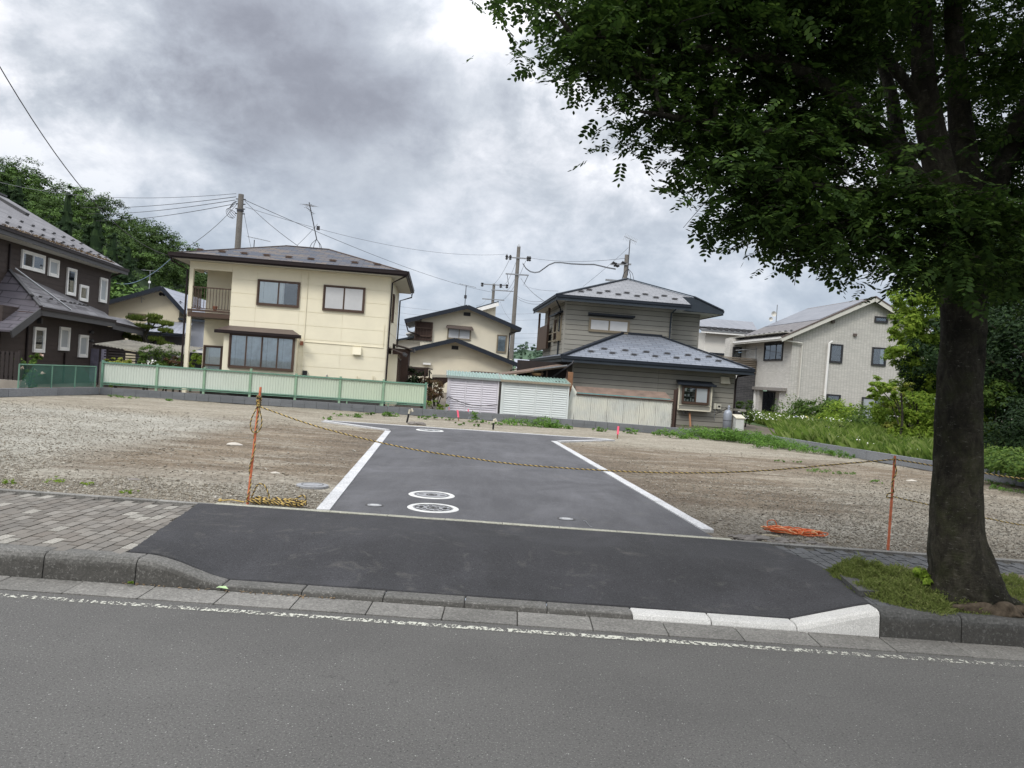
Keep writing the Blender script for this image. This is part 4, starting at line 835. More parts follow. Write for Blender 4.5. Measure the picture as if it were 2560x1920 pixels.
# ---------------- beige gable house in the middle distance
Cq, C2 = 58.0, 56.4
H = T('beige_gable_house', 'beige house with two stacked dark edged gables in the middle distance beyond the sheds', 'house', (1.8, 58, .25), 'R')
def gx_(Z, a, q): return on_q(Z(*a), q)
def gable_house(th, q, qb, L_, pk, R_, wl, wr, z0, ov, mw, mr, medge, eh=.2):
    m = MB(); s1 = (pk[1]-L_[1])/(pk[0]-L_[0]); s2 = (pk[1]-R_[1])/(R_[0]-pk[0])
    zl = L_[1]+(wl-L_[0])*s1-.1; zr_ = R_[1]+(R_[0]-wr)*s2-.1
    for qq in (q, qb-.2): m.slab([(wl, qq, z0), (wr, qq, z0), (wr, qq, zr_), (pk[0], qq, pk[1]-.12), (wl, qq, zl)], (0, .2, 0))
    m.box((wl, q+.2, z0), (wl+.15, qb-.2, zl)).box((wr-.15, q+.2, z0), (wr, qb-.2, zr_)); th.add('wall', m, mw)
    q0 = q-ov; q1 = qb+.5
    th.add('roof_slope', MB().slab([(L_[0], q0, L_[1]), (pk[0], q0, pk[1]), (pk[0], q1, pk[1]), (L_[0], q1, L_[1])], (0, 0, -.1)), mr)
    th.add('roof_slope', MB().slab([(pk[0]+.002, q0, pk[1]), (R_[0], q0, R_[1]), (R_[0], q1, R_[1]), (pk[0]+.002, q1, pk[1])], (0, 0, -.1)), mr)
    th.add('verge_board', MB().beam((L_[0], q0-.03, L_[1]-eh*.3), (pk[0], q0-.03, pk[1]-eh*.3), .06, eh).beam((pk[0], q0-.03, pk[1]-eh*.3), (R_[0], q0-.03, R_[1]-eh*.3), .06, eh), medge)
L2 = gx_(c3, (165, 765), 57.2); K2 = gx_(c3, (668, 650), 57.2); R2 = gx_(c3, (1095, 835), 57.2)
gable_house(H, 58, 66, (L2[0], L2[2]), (K2[0], K2[2]), (R2[0], R2[2]), -1.35, 5.35, .25, .8, MAT['cream_c'], MAT['fascia_navy'], MAT['gutter_navy'], .3)
L3 = gx_(c3, (130, 1012), 55.6); K3 = gx_(c3, (572, 915), 55.6); R3 = gx_(c3, (1110, 1132), 55.6)
gable_house(H, 56.4, 57.9, (L3[0], L3[2]), (K3[0], K3[2]), (R3[0], R3[2]), -2.1, 5.5, .25, .8, MAT['cream_c'], MAT['fascia_navy'], MAT['gutter_navy'], .3)
H.add('lower_block', MB().box((-2.1, 56.61, .25), (5.5, 57.99, 2.6)), MAT['cream_c'])
Fc = Fa('q-', 58); Fd = Fa('q-', 56.4)
window(H, Fc, rect(c3, (508, 825), (690, 930), Fc), ['frosted_pale', 'frosted_pale'], MAT['bronze_alu'], fw=.07); window(H, Fc, rect(c3, (903, 882), (972, 1030), Fc), ['lace'], MAT['bronze_alu'], fw=.07)
for F_, tl, br_ in ((Fc, (636, 703), (688, 735)), (Fd, (540, 970), (592, 1003))): r = rect(c3, tl, br_, F_); m = MB(); fb(m, F_, r[0], r[1], 0, .04, r[2], r[3]); H.add('gable_vent', m, MAT['black'])
r = rect(c3, (495, 803), (712, 828), Fc); H.add('window_hood', MB().slab([(r[0], 57.5, r[3]-.15), (r[1], 57.5, r[3]-.2), (r[1]-.1, 58, r[3]), (r[0]+.1, 58, r[3])], (0, 0, -.12)), MAT['roof_brown'])
r = rect(c3, (250, 775), (382, 935), Fc); H.add('balcony_recess', MB().box((r[0], 57.985, r[2]), (r[1], 57.9, r[3])), MAT['wood_dark']); H.add('balcony_rail', MB().box((r[0], 57.85, r[2]+.3), (r[1], 57.8, r[2]+.38)).box((r[0], 57.85, r[2]+.9), (r[1], 57.8, r[2]+.98)).box((r[0], 57.85, r[2]), (r[0]+.1, 57.8, r[3])).box((r[1]-.1, 57.85, r[2]), (r[1], 57.8, r[3])), MAT['brown_alu'])
for i in range(int((r[1]-r[0]-.3)/.22)): H.add('baluster', MB().box((r[0]+.2+i*.22, 57.8, r[2]), (r[0]+.23+i*.22, 57.84, r[2]+.9)), MAT['brown_alu'])
r = rect(c3, (690, 1170), (980, 1195), Fd); H.add('window_hood', MB().slab([(r[0], 55.9, r[2]), (r[1], 55.9, r[2]), (r[1]-.2, 56.4, r[3]), (r[0]+.2, 56.4, r[3])], (0, 0, -.25)), MAT['roof_brown'])
window(H, Fd, (r[0]+.3, r[1]-.4, .8, r[2]-.25), ['dark', 'dark'], MAT['bronze_alu'], fw=.07)
r = rect(c3, (312, 1105), (372, 1125), Fd); H.add('wall_unit', MB().box((r[0], 56.38, r[2]), (r[1], 56.1, r[3])), MAT['white_alu'])
for F_, y in ((Fd, 1030), (Fd, 1045)): P = on_q(c3(300, y), 56.4); H.add('trim_band', MB().box((-2.05, 56.38, P[2]-.03), (5.45, 56.36, P[2]+.02)), MAT['cream_c'])
pipe(H, [(R2[0]-.1, 57.2, R2[2]-.2), (5.3, 57.8, R2[2]-.35), (5.3, 57.92, 2.8)], .05, MAT['gutter_brown']); pipe(H, [(R3[0]-.1, 55.7, R3[2]-.2), (5.45, 56.3, R3[2]-.35), (5.45, 56.3, .3)], .05, MAT['gutter_brown']); pipe(H, [(L2[0]+.1, 57.2, L2[2]-.2), (L2[0]+.3, 57.3, L2[2]-.8), (-1.3, 57.9, 4.3)], .05, MAT['gutter_brown'])
# small slanted gable behind it
K = T('slant_roof_house', 'small pale house top with a slanted white edged roof behind the beige gable house', 'house', (5, 76, .25), 'R')
a = on_q(c3(735, 668), 76); b = on_q(c3(912, 618), 76); c = on_q(c3(905, 735), 76)
K.add('wall', MB().slab([(a[0], 76, .25), (b[0]-.2, 76, .25), (b[0]-.2, 76, b[2]-.4), (a[0], 76, a[2]-.4)], (0, 7, 0)), MAT['cream_c'])
K.add('roof_slope', MB().slab([(a[0], 75.4, a[2]), (b[0], 75.4, b[2]), (b[0], 83.5, b[2]), (a[0], 83.5, a[2])], (0, 0, -.12)), MAT['fascia_navy']); K.add('verge_board', MB().beam((a[0], 75.36, a[2]-.3), (b[0], 75.36, b[2]-.3), .06, .35), MAT['white_alu'])
# pieces of roofs seen left of the beige house, and a low one at its right
K = T('pale_side_house', 'pale house corner with dark roof edge squeezed between the cream and the beige house', 'house', (-4, 66, .25), 'R')
a = on_q(c3(105, 965), 66); b = on_q(c3(300, 905), 66)
K.add('wall', MB().box((a[0]-2, 66, .25), (a[0]+4, 72, a[2]-.3)).box((a[0]-1.5, 66.01, a[2]-.3), (a[0]+3.5, 72, a[2]+.5)), MAT['white_wall']); K.add('roof_slope', MB().slab([(a[0]-2.5, 65.5, a[2]-.2), (a[0]+3, 65.5, a[2]+1.3), (a[0]+3, 73, a[2]+1.3), (a[0]-2.5, 73, a[2]-.2)], (0, 0, -.15)), MAT['fascia_navy'])
a = on_q(c3(185, 850), 66); K.add('upper_wall', MB().box((a[0]+.2, 66.6, 3), (a[0]+4.5, 71, a[2]-.2)), MAT['white_wall']); K.add('upper_roof', MB().slab([(a[0]-.1, 66, a[2]-.2), (a[0]+4.8, 66, a[2]+1.0), (a[0]+4.8, 72, a[2]+1.0), (a[0]-.1, 72, a[2]-.2)], (0, 0, -.12)), MAT['white_alu'])
K = T('far_low_house', 'tiny far house with pale roof under the wooded hill, left of the grey house', 'house', (14, 110, .25), 'R')
a = on_q(c3(1110, 1130), 110); b = on_q(c3(1260, 1120), 110)
K.add('wall', MB().box((a[0]-.5, 110, .25), (b[0]+3, 117, a[2]-.4)), MAT['cream_c']); K.add('roof_slope', MB().slab([(a[0]-1, 109.5, a[2]-.4), (b[0]+3, 109.5, a[2]-.4), (b[0]+3, 114, a[2]+1.0), (a[0]-1, 114, a[2]+1.0)], (0, 0, -.15)), MAT['roof_g']); window(K, Fa('q-', 110), (a[0]+1, a[0]+3, a[2]-2.2, a[2]-1), ['dark'], MAT['white_alu'], fw=.1)

# ---------------- grey boarded house (centre right)
D = T('grey_house', 'olive grey boarded house with two slate blue hipped roofs behind the sheds', 'house', (8.8, 31, .25), 'R')
qd, qu = 30.6, 33.0; pl_, pr_ = 5.46, 12.22
D.add('wall', MB().box((pl_, qd, .25), (pr_, 39.5, 2.60)), MAT['board_gap'])
boards(D, Fa('q-', qd), pl_, pr_, .26, 2.56, .205, MAT['grey_board'], breaks=[9.0], gap=.020)
D.add('corner_trim', MB().box((pr_-.02, qd-.02, .25), (pr_+.03, qd+.05, 2.55)).box((pl_-.03, qd-.02, .25), (pl_+.03, qd+.05, 2.55)), MAT['grey_board'])
D.add('upper_wall', MB().box((5.37, qu, 2.5), (10.15, 39.2, 5.20)).box((10.15+.001, 34.3, 2.5), (11.79, 39.2, 5.20)), MAT['board_gap'])
boards(D, Fa('q-', qu), 5.37, 10.15, 2.9, 5.18, .215, MAT['grey_board'], gap=.020); boards(D, Fa('q-', 34.3), 10.15, 11.79, 2.9, 5.18, .215, MAT['grey_board'], gap=.020)
boards(D, Fa('p-', 5.37), qu, 39.2, 2.9, 5.18, .215, MAT['grey_board'], gap=.020)
D.add('corner_trim', MB().box((5.34, qu-.02, 2.7), (5.42, qu+.02, 5.18)).box((11.77, 34.27, 2.5), (11.83, 34.35, 5.18)), MAT['grey_board'])
# lower hipped roof
a0, a1, b0, b1, z0, sl = 4.88, 12.72, 29.92, 40.2, 2.70, .41
mp = (a0+a1)/2; hw = (a1-a0)/2; zt = z0+sl*hw
D.add('roof_slope', MB().slab([(a0, b0, z0), (a1, b0, z0), (mp, b0+hw, zt)], (0, 0, -.06)), MAT['roof_d'])
D.add('roof_slope', MB().slab([(a1, b0, z0), (a1, b1, z0), (mp, b1-hw, zt), (mp, b0+hw, zt)], (0, 0, -.06)), MAT['roof_dy']); D.add('roof_slope', MB().slab([(a0, b1, z0), (a0, b0, z0), (mp, b0+hw, zt), (mp, b1-hw, zt)], (0, 0, -.06)), MAT['roof_dy'])
ridgecap(D, [(a0, b0, z0+.02), (a0+3.05, b0+3.05, z0+.02+sl*3.05)], MAT['gutter_navy'], .20, .07); ridgecap(D, [(a1, b0, z0+.02), (a1-3.05, b0+3.05, z0+.02+sl*3.05)], MAT['gutter_navy'], .14, .05); D.add('ridge_cap', MB().box((a0+3.0, b0+3.0, z0+sl*3.05), (a1-3.0, b0+3.08, z0+sl*3.05+.09)), MAT['gutter_navy'])
gutter(D, [(a0, b1, z0), (a0, b0, z0), (a1, b0, z0), (a1, b1, z0)], MAT['gutter_navy'], MAT['fascia_navy'], .12, .13); D.add('soffit', MB().box((a0+.05, b0+.05, 2.50), (a1-.05, b1, 2.52)), MAT['fascia_navy'])
for row, (k, off, qd_) in enumerate(((7, 0, .62), (6, .5, 1.02))):
    for i in range(k): snow_guard(D, MAT['fascia_dark'], (6.25+(i+off)*.885+(.05 if row else -.12), b0+qd_, z0+sl*qd_+.004))
# upper roof
a0, a1, b0, b1, z0 = 4.85, 12.65, 32.2, 40.0, 5.34; cx_, cy_ = 8.75, 36.1; zt = 6.78; sl = (zt-z0)/(cy_-b0)
D.add('roof_slope', MB().slab([(a0, b0, z0), (10.7, b0, z0), (10.7, 33.6, z0+sl*1.4), (11.25, 33.6, z0+sl*1.4), (cx_, cy_, zt)], (0, 0, -.06)), MAT['roof_du'])
D.add('roof_slope', MB().slab([(a0, b1, z0), (a0, b0, z0), (cx_, cy_, zt)], (0, 0, -.06)), MAT['roof_duy']); D.add('roof_slope', MB().slab([(a1, 33.6, z0), (a1, b1, z0), (cx_, cy_, zt), (11.25, 33.6, z0+sl*1.4)], (0, 0, -.06)), MAT['roof_duy']); D.add('roof_slope', MB().slab([(a1, b1, z0), (a0, b1, z0), (cx_, cy_, zt)], (0, 0, -.06)), MAT['roof_du'])
ridgecap(D, [(a0, b0, z0+.02), (cx_, cy_, zt+.02), (11.25, 33.6, z0+sl*1.4+.03), (a1, 33.6, z0+.03)], MAT['fascia_navy'], .14, .05)
gutter(D, [(a0, b1, z0), (a0, b0, z0), (10.7, b0, z0)], MAT['gutter_navy'], MAT['fascia_navy'], .12, .13); D.add('verge_board', MB().slab([(10.7, 33.58, z0-.1), (12.65, 33.58, z0-.14), (12.65, 33.58, z0+.02), (11.25, 33.58, z0+sl*1.4), (10.7, 33.58, z0+sl*1.4)], (0, .06, 0)), MAT['fascia_navy'])
gutter(D, [(a1, 33.6, z0), (a1, b1, z0)], MAT['gutter_navy'], MAT['fascia_navy'], .1, .1); D.add('soffit', MB().box((a0+.05, b0+.05, 5.19), (10.66, b1, 5.21)).box((10.67, 33.65, 5.19), (a1-.05, b1, 5.21)), MAT['soffit'])
for (x, y) in ((452, 500), (512, 493), (588, 512), (650, 506), (728, 523), (790, 516), (868, 535), (928, 525), (1007, 545), (1068, 537), (1147, 554)):
    lo = abs(y-(500+(x-452)*.079)) < 6; dq = .75 if lo else 1.15; P = on_q(c4(x, y), b0+dq); snow_guard(D, MAT['fascia_dark'], (P[0], b0+dq, z0+sl*dq+.004))
# upper windows
F = Fa('q-', qu); r = rect(c4, (512, 692), (805, 818), F); window(D, F, r, ['frosted_pale', 'frosted_pale'], MAT['bronze_alu'], fw=.06)
r = rect(c4, (497, 662), (842, 706), F); D.add('window_hood', MB().slab([(r[0], qu-.25, r[2]+.13), (r[1], qu-.25, r[2]+.13), (r[1]-.05, qu-.012, r[3]-.02), (r[0]+.05, qu-.012, r[3]-.02)], (0, 0, -.07)), MAT['gutter_navy'])
Fp = Fa('p-', 5.37); r = rect(c4, (262, 700), (302, 865), Fp); window(D, Fp, r, ['dark', 'dark'], MAT['bronze_alu'], fw=.06)
D.add('window_hood', MB().slab([(5.1, r[0]-.2, r[3]+.12), (5.1, r[1]+.2, r[3]+.12), (5.358, r[1]+.2, r[3]+.2), (5.358, r[0]-.2, r[3]+.2)], (0, 0, -.08)), MAT['gutter_navy'])
D.add('window_rail', MB().box((5.15, r[0]-.1, r[2]+.35), (5.12, r[1]+.1, r[2]+.39)).box((5.15, r[0]-.1, r[2]), (5.12, r[1]+.1, r[2]+.04)).box((5.15, r[0]-.1, r[2]), (5.35, r[0]-.07, r[2]+.39)), MAT['bronze_alu'])
r = rect(c4, (178, 665), (232, 925), Fp); D.add('balcony_screen', MB().box((5.2, r[0], r[2]), (5.1, r[1], r[2]+1.15)).box((5.2, r[0], r[2]), (5.1, r[0]+.08, 5.15)).box((5.2, r[1]-.08, r[2]), (5.1, r[1], 5.15)), MAT['brown_alu'])
pipe(D, [(4.9, 32.9, 5.22), (5.0, 33.0, 5.1), (5.30, 33.9, 4.9), (5.30, 33.9, 2.75)], .035, MAT['gutter_navy']); pipe(D, [(10.1, b0+.05, 5.2), (10.05, qu-.1, 5.0), (10.05, qu-.06, 3.4)], .035, MAT['fascia_navy'])
# kitchen bay window
D.add('bay_box', MB().box((9.80, 30.3, .93), (11.17, qd-.013, 1.92)), MAT['grey_board']); m = MB(); fbq = Fa('q-', 30.3)
for rr in ((9.78, 9.84, .90, 1.93), (11.13, 11.19, .90, 1.93), (9.78, 11.19, .88, .93), (9.78, 11.19, 1.09, 1.12)): fb(m, fbq, rr[0], rr[1], -.002, .025, rr[2], rr[3])
D.add('bay_trim', m, MAT['ivory']); w = window(D, fbq, (9.93, 11.05, 1.15, 1.88), ['dark', 'frosted'], MAT['brown_alu'])
for k in range(3): D.add('shelf', MB().box((10.0, 30.279, 1.25+k*.2), (10.46, 30.272, 1.262+k*.2)), MAT['metal_grey'], w)
for (x, z, rr, hh) in ((10.05, 1.262, .04, .1), (10.17, 1.262, .05, .08), (10.30, 1.262, .03, .14), (10.40, 1.262, .035, .1), (10.06, 1.462, .05, .07), (10.2, 1.462, .05, .09), (10.07, 1.662, .05, .12), (10.3, 1.662, .06, .09)): D.add('crockery', MB().box((x-rr*.8, 30.271, z), (x+rr*.8, 30.266, z+hh)), MAT['plate'], w)
D.add('window_hood', MB().slab([(9.70, 30.12, 1.96), (11.27, 30.12, 1.96), (11.22, 30.58, 2.10), (9.75, 30.58, 2.10)], (0, 0, -.06)).box((9.69, 30.08, 1.91), (11.28, 30.13, 1.985)), MAT['gutter_navy'])
v = rect(c4, (1483, 1130), (1547, 1185), Fa('q-', qd)); D.add('vent_hood', MB().hexa([(v[0], qd-.012, v[2]), (v[1], qd-.012, v[2]), (v[1], qd-.012, v[3]), (v[0], qd-.012, v[3]), (v[0], qd-.18, v[2]), (v[1], qd-.18, v[2]), (v[1]-.05, qd-.10, v[3]), (v[0], qd-.10, v[3])]), MAT['ivory'])
v = rect(cw, (975, 718), (1040, 800), Fa('q-', qd)); D.add('meter_box', MB().box((v[0], qd-.013, v[2]), (v[1], qd-.12, v[3])).box((v[0]-.12, qd-.013, v[3]-.2), (v[0]-.01, qd-.08, v[3]+.03)), MAT['meter']); D.add('meter_dial', MB().box((v[0]+.05, qd-.121, v[3]-.12), (v[1]-.04, qd-.13, v[3]-.05)), MAT['black'])
D.add('gas_pipe', MB().tube([(v[0]-.04, qd-.05, v[2]), (v[0]-.05, qd-.05, .75), (v[0]-.05, qd-.05, .55)], .014, 6).tube([(v[0]+.12, qd-.05, v[2]), (v[0]+.1, qd-.05, .95)], .012, 6), MAT['metal_grey']); D.add('gas_hose', MB().tube([(v[0]-.04, qd-.06, .78), (v[0]+.15, qd-.12, .9), (v[0]+.35, qd-.4, 1.08), (11.55, 29.65, 1.12)], .012, 6), MAT['black'])
v = rect(c4, (1198, 1378), (1245, 1412), Fa('q-', qd)); D.add('pipe_cluster', MB().tube([(v[0], qd-.1, v[3]), (v[0]+.1, qd-.16, v[2]), (v[0]+.2, qd-.1, v[3]), (v[1], qd-.15, v[2]+.05), (v[1], qd-.03, v[3])], .03, 6).tube([(v[0]+.05, qd-.05, v[2]), (v[1], qd-.2, v[3]-.03)], .025, 6), MAT['metal_grey'])
pipe(D, [(12.6, 29.98, 2.56), (12.55, 30.0, 2.5), (12.28, 30.5, 2.40), (12.25, 30.55, 2.2), (12.25, 30.55, .25)], .04, MAT['gutter_brown']); pipe(D, [(5.35, 29.95, 2.6), (5.3, 29.9, 2.45), (4.1, 29.6, 1.55)], .035, MAT['metal_dark'])
# things at its foot
g = T('gas_cylinder', 'grey upright gas cylinder at the right corner of the olive grey house', 'gas cylinder', (11.63, 29.6, .25), 'R')
g.add('tank', MB().lathe((11.63, 29.6, .25), [(.12, 0), (.165, .02), (.165, .62), (.15, .70), (.10, .76), (.05, .78)], 20), MAT['tank'], smooth=True); g.add('band', MB().lathe((11.63, 29.6, .6), [(.169, 0), (.171, .01), (.169, .02)], 20), MAT['metal_dark']); g.add('valve_cap', MB().lathe((11.66, 29.6, 1.03), [(.045, 0), (.05, .14), (.03, .18), (0, .19)], 12), MAT['tank'])
g = T('white_cabinet', 'white steel cabinet with sloped top between gas cylinder and flower meadow', 'cabinet', (12.0, 29.3, .25), 'R'); g.add('body', MB().box((11.87, 29.3, .25), (12.2, 29.65, .76)), MAT['box_white']); g.add('lid', MB().slab([(11.84, 29.27, .76), (12.23, 29.27, .76), (12.23, 29.68, .88), (11.84, 29.68, .88)], (0, 0, -.04)), MAT['ivory'])
g = T('grey_bin_shelter', 'low grey shelter with flat overhanging lid behind the white cabinet', 'shelter', (12.4, 30, .25), 'R'); g.add('body', MB().box((11.95+.3, 29.9, .25), (12.33+.02, 30.4, .95)), MAT['fascia_dark']); g.add('lid', MB().box((12.2, 29.8, 1.0), (12.46, 30.5, 1.08)), MAT['grey_board'])
a = on_q(cw(580, 875), 30.2); g = solo('plank', MB().slab([(a[0]-.05, 30.2, .25), (a[0]+.03, 30.2, .25), (a[0]+.03, 30.45, .84), (a[0]-.04, 30.45, .84)], (0, .03, 0)), plain('pine_plank', (.33, .17, .09), .8, .2), 'narrow brown plank leaning under the bay window of the olive grey house', 'plank', frame='R')

# ---------------- pale tiled house at the right
E = T('tiled_house', 'pale grey tiled house with a tall gable and long slate roof behind the meadow', 'house', (26, 47, .25), 'R')
pk = on_q(c5(1208, 168), 45.6); el = on_q(c5(575, 440), 45.6); slp = (pk[2]-el[2])/(pk[0]-el[0]); pe = 22-.0
wl, wr_ = 21.91, 31.0; zw = el[2]+(wl-el[0])*slp-.12
m = MB().slab([(wl, 46, .25), (wr_, 46, .25), (wr_, 46, pk[2]-(wr_-pk[0])*slp-.15), (pk[0], 46, pk[2]-.15), (wl, 46, zw)], (0, .2, 0)); E.add('wall', m, MAT['tile_wall_x'])
zc_ = on_p(ce(1085, 745), 21.91)[2]; qe = 51.0
E.add('side_wall', MB().box((wl, 46.21, zc_), (wl+.2, 54.2, zw)).box((wl, 46.21, .25), (wl+.2, 47.3, zc_)).box((wl, 50.4, .25), (wl+.25, 51.0, zc_)).box((22.7, 47.3, .25), (22.8, 51, zc_)), MAT['tile_wall_y'])
E.add('entry_wall', MB().box((21.95, 47.3, .25), (22.7, 47.45, zc_)), MAT['tile_wall_x'])
E.add('canopy', MB().box((wl-.25, 46.3, zc_-.18), (22.7, 51.1, zc_+.02)), plain('taupe_canopy', (.24, .225, .21), .7, .05)); E.add('canopy_post', MB().box((wl-.1, 50.95, .25), (wl+.05, 51.1, zc_-.18)), MAT['white_alu'])
r = rect(ce, (1150, 820), (1340, 1320), Fa('p-', 22.7)); window(E, Fa('p-', 22.7), (r[0], r[1], .4, zc_-.25), ['dark', 'green'], MAT['metal_dark'], fw=.06, name='sliding_door')
E.add('roof_slope', MB().slab([(el[0], 45.6, el[2]), (pk[0], 45.6, pk[2]), (pk[0], 54.4, pk[2]), (el[0], 54.4, el[2])], (0, 0, -.1)), MAT['roof_e']); zz = lambda p, d=.03: el[2]+(p-el[0])*slp+d
E.add('solar_array', MB().slab([(23.6, 46.1, zz(23.6)), (pk[0]-.3, 46.1, zz(pk[0]-.3)), (pk[0]-.3, 54.2, zz(pk[0]-.3)), (23.6, 54.2, zz(23.6))], (0, 0, -.02)), MAT['solar'])
E.add('roof_slope', MB().slab([(pk[0]+.002, 45.6, pk[2]), (32, 45.6, pk[2]-(32-pk[0])*slp), (32, 54.4, pk[2]-(32-pk[0])*slp), (pk[0]+.002, 54.4, pk[2])], (0, 0, -.1)), MAT['roof_e'])
E.add('verge_board', MB().beam((el[0], 45.56, el[2]-.16), (pk[0], 45.56, pk[2]-.16), .06, .24).beam((pk[0], 45.56, pk[2]-.16), (32, 45.56, pk[2]-(32-pk[0])*slp-.16), .06, .24), MAT['soffit']); E.add('verge_cap', MB().beam((el[0], 45.55, el[2]), (pk[0], 45.55, pk[2]+.02), .1, .08).beam((pk[0], 45.55, pk[2]+.02), (32, 45.55, pk[2]-(32-pk[0])*slp+.02), .1, .08), MAT['roof_brown'])
gutter(E, [(el[0], 45.6, el[2]), (el[0], 54.4, el[2])], MAT['white_alu'], MAT['soffit'], .13, .1); E.add('soffit', MB().box((el[0]+.05, 45.65, zw-.03), (wl, 54.3, zw)), MAT['soffit'])
for i in range(10): snow_guard(E, MAT['fascia_dark'], (el[0]+.9, 46.2+i*.8, zz(el[0]+.9)), math.pi/2*-1, 1.1)
Fe = Fa('q-', 46); Fw = Fa('p-', 21.91)
for tl, br_, c in (((905, 483), (982, 617), ['dark']), ((1188, 505), (1275, 637), ['halfr']), ((1205, 297), (1290, 347), ['dark']), ((880, 822), (965, 960), ['dark']), ((1118, 842), (1290, 1010), ['frosted', 'dark'])): window(E, Fe, rect(c5, tl, br_, Fe), c, MAT['metal_dark'], fw=.08)
r = rect(ce, (1200, -20), (1495, 285), Fw); window(E, Fw, r, ['dark', 'lace', 'dark'], MAT['metal_dark'], fw=.07)
for tl, br_ in (((1060, 415), (1078, 435)), ((913, 325), (930, 347)), ((990, 0), (990, 0))):
    if tl[1]: r = rect(c5, tl, br_, Fe); m = MB(); fb(m, Fe, r[0], r[1], 0, .15, r[2], r[3]); E.add('vent_cap', m, MAT['roof_brown'])
P = on_q(c5(900, 470), 46); pipe(E, [(P[0]+.1, 45.8, P[2]+.02), (P[0]-.08, 45.85, P[2]-.12), (P[0]-.12, 45.88, .3)], .075, MAT['white_alu']); pipe(E, [(el[0]+.05, 45.8, el[2]-.15), (wl+.55, 45.85, el[2]-.25), (wl+.6, 45.9, el[2]-.4), (wl+.6, 45.92, .3)], .05, MAT['soffit'])
v = on_q(ce(1480, 1095), 47.3); E.add('door_bell', MB().box((v[0]-.1, 47.28, v[2]-.12), (v[0]+.1, 47.2, v[2]+.12)), MAT['black'])
# balcony
tb = on_q(ce(480, 240), 51)[0]; zt_ = 4.15; zb_ = 3.12
E.add('balcony_back', MB().box((tb, 51.15, zb_), (wl-.02, 51.2, zt_-.1)), MAT['wood_dark'])
for k in range(8): E.add('balcony_slat', MB().box((tb, 51.1, zb_+.06+k*.128), (wl-.05, 51.13, zb_+.14+k*.128)), plain('taupe_slat', (.20, .17, .135), .7) if k == 0 else bpy.data.materials['taupe_slat'])
x0 = on_q(ce(720, 600), 51.2)[0]; E.add('dark_tile_wall', MB().box((x0, 51.2, .25), (wl-.02, 54.2, zb_)), MAT['tile_dark']); E.add('rear_wall', MB().box((wl-1.2, 53.2, zb_), (wl, 54.2, zw-.1)), MAT['tile_wall_y']); window(E, Fa('q-', 53.2), (wl-1.0, wl-.35, 3.3, 5.0), ['dark'], MAT['metal_dark'], fw=.07)
E.add('drain_pipe', MB().tube([(x0-.15, 51.1, zb_), (x0-.15, 51.1, .3)], .06, 6), MAT['white_alu'])
a = on_q(ce(690, 110), 50.6); b = on_q(ce(1060, 85), 50.6); dr = T('drying_rack', 'laundry pole with hangers on the slatted balcony of the tiled house', 'drying rack', (21.2, 50.6, 4.2), 'R'); dr.add('pole', MB().tube([(a[0], 50.6, a[2]), (b[0], 50.6, b[2])], .02, 6), MAT['metal_grey']); dr.add('hanger', MB().tube([(a[0]+.3+.12*math.cos(t), 50.6+.2*math.sin(t), a[2]-.12) for t in np.linspace(0, 6.28, 10)], .012, 4), MAT['wire_blue']); dr.add('hanger', MB().tube([(a[0]+.9, 50.6, a[2]), (a[0]+.75, 50.6, a[2]-.2), (a[0]+1.05, 50.6, a[2]-.2), (a[0]+.9, 50.6, a[2])], .012, 4), MAT['metal_grey']); dr.add('bracket', MB().tube([(b[0]-.1, 50.6, a[2]+.4), (b[0]-.05, 50.6, 4.1)], .03, 5), MAT['metal_grey'])
P = on_q(c5(532, 330), 54.3); ds = T('satellite_dish', 'small white satellite dish on the far roof ridge of the tiled house', 'satellite dish', (P[0], 54.3, P[2]-.3), 'R'); ds.add('mast', MB().tube([(P[0]+.1, 54.3, P[2]-2.2), (P[0]+.1, 54.3, P[2]+1.2)], .03, 6), MAT['metal_grey'])
for k, (dx, dz, rr) in enumerate(((-.15, .5, .2), (-.35, .1, .16))): ds.add('dish', MB().add([(P[0]+dx, 54.35, P[2]+dz)]+[(P[0]+dx+rr*math.cos(t), 54.22, P[2]+dz+rr*math.sin(t)) for t in np.linspace(0, 6.28, 13)[:-1]], [(0, 1+i, 1+(i+1) % 12) for i in range(12)]), MAT['soffit'])

# ---------------- white house with solar roof behind
W = T('white_house', 'white walled house with a low solar panel roof behind the grey house', 'house', (24, 62, .25), 'R')
a = on_q(c4(1340, 775), 61.5); b = on_q(c4(1760, 800), 61.5); c = on_q(c4(1395, 712), 66); d2 = on_q(c4(1830, 752), 66)
zf = on_q(c4(1395, 800), 62)[2]
W.add('wall', MB().box((a[0]+.6, 62, .25), (b[0]-.3, 70, zf)), MAT['white_wall']); W.add('roof_slope', MB().slab([(a[0], 61.4, zf+.15), (b[0], 61.4, zf+.15), (b[0]+1.0, 66, c[2]), (a[0], 66, c[2])], (0, 0, -.1)), MAT['fascia_dark'])
W.add('solar_array', MB().slab([(a[0], 62.0, zf+.45), (b[0]+.2, 62.0, zf+.45), (b[0]+1.4, 66, c[2]+.15), (a[0], 66, c[2]+.15)], (0, 0, -.05)), MAT['solar']); gutter(W, [(a[0], 61.35, zf+.1), (b[0], 61.35, zf+.1)], MAT['metal_grey'], MAT['white_alu'], .12, .15)
for i in range(14): W.add('roof_tile', MB().box((a[0]+.6+i*.5, 61.5, zf+.2), (a[0]+.85+i*.5, 61.95, zf+.42)), MAT['fascia_dark'])
window(W, Fa('q-', 62), (a[0]+1.2, a[0]+2.4, 3.4, 4.4), ['lace'], MAT['metal_dark'], fw=.07); W.add('window_hood', MB().box((a[0]+1.0, 61.6, 4.75), (a[0]+2.7, 61.98, 4.9)), MAT['gutter_navy'])

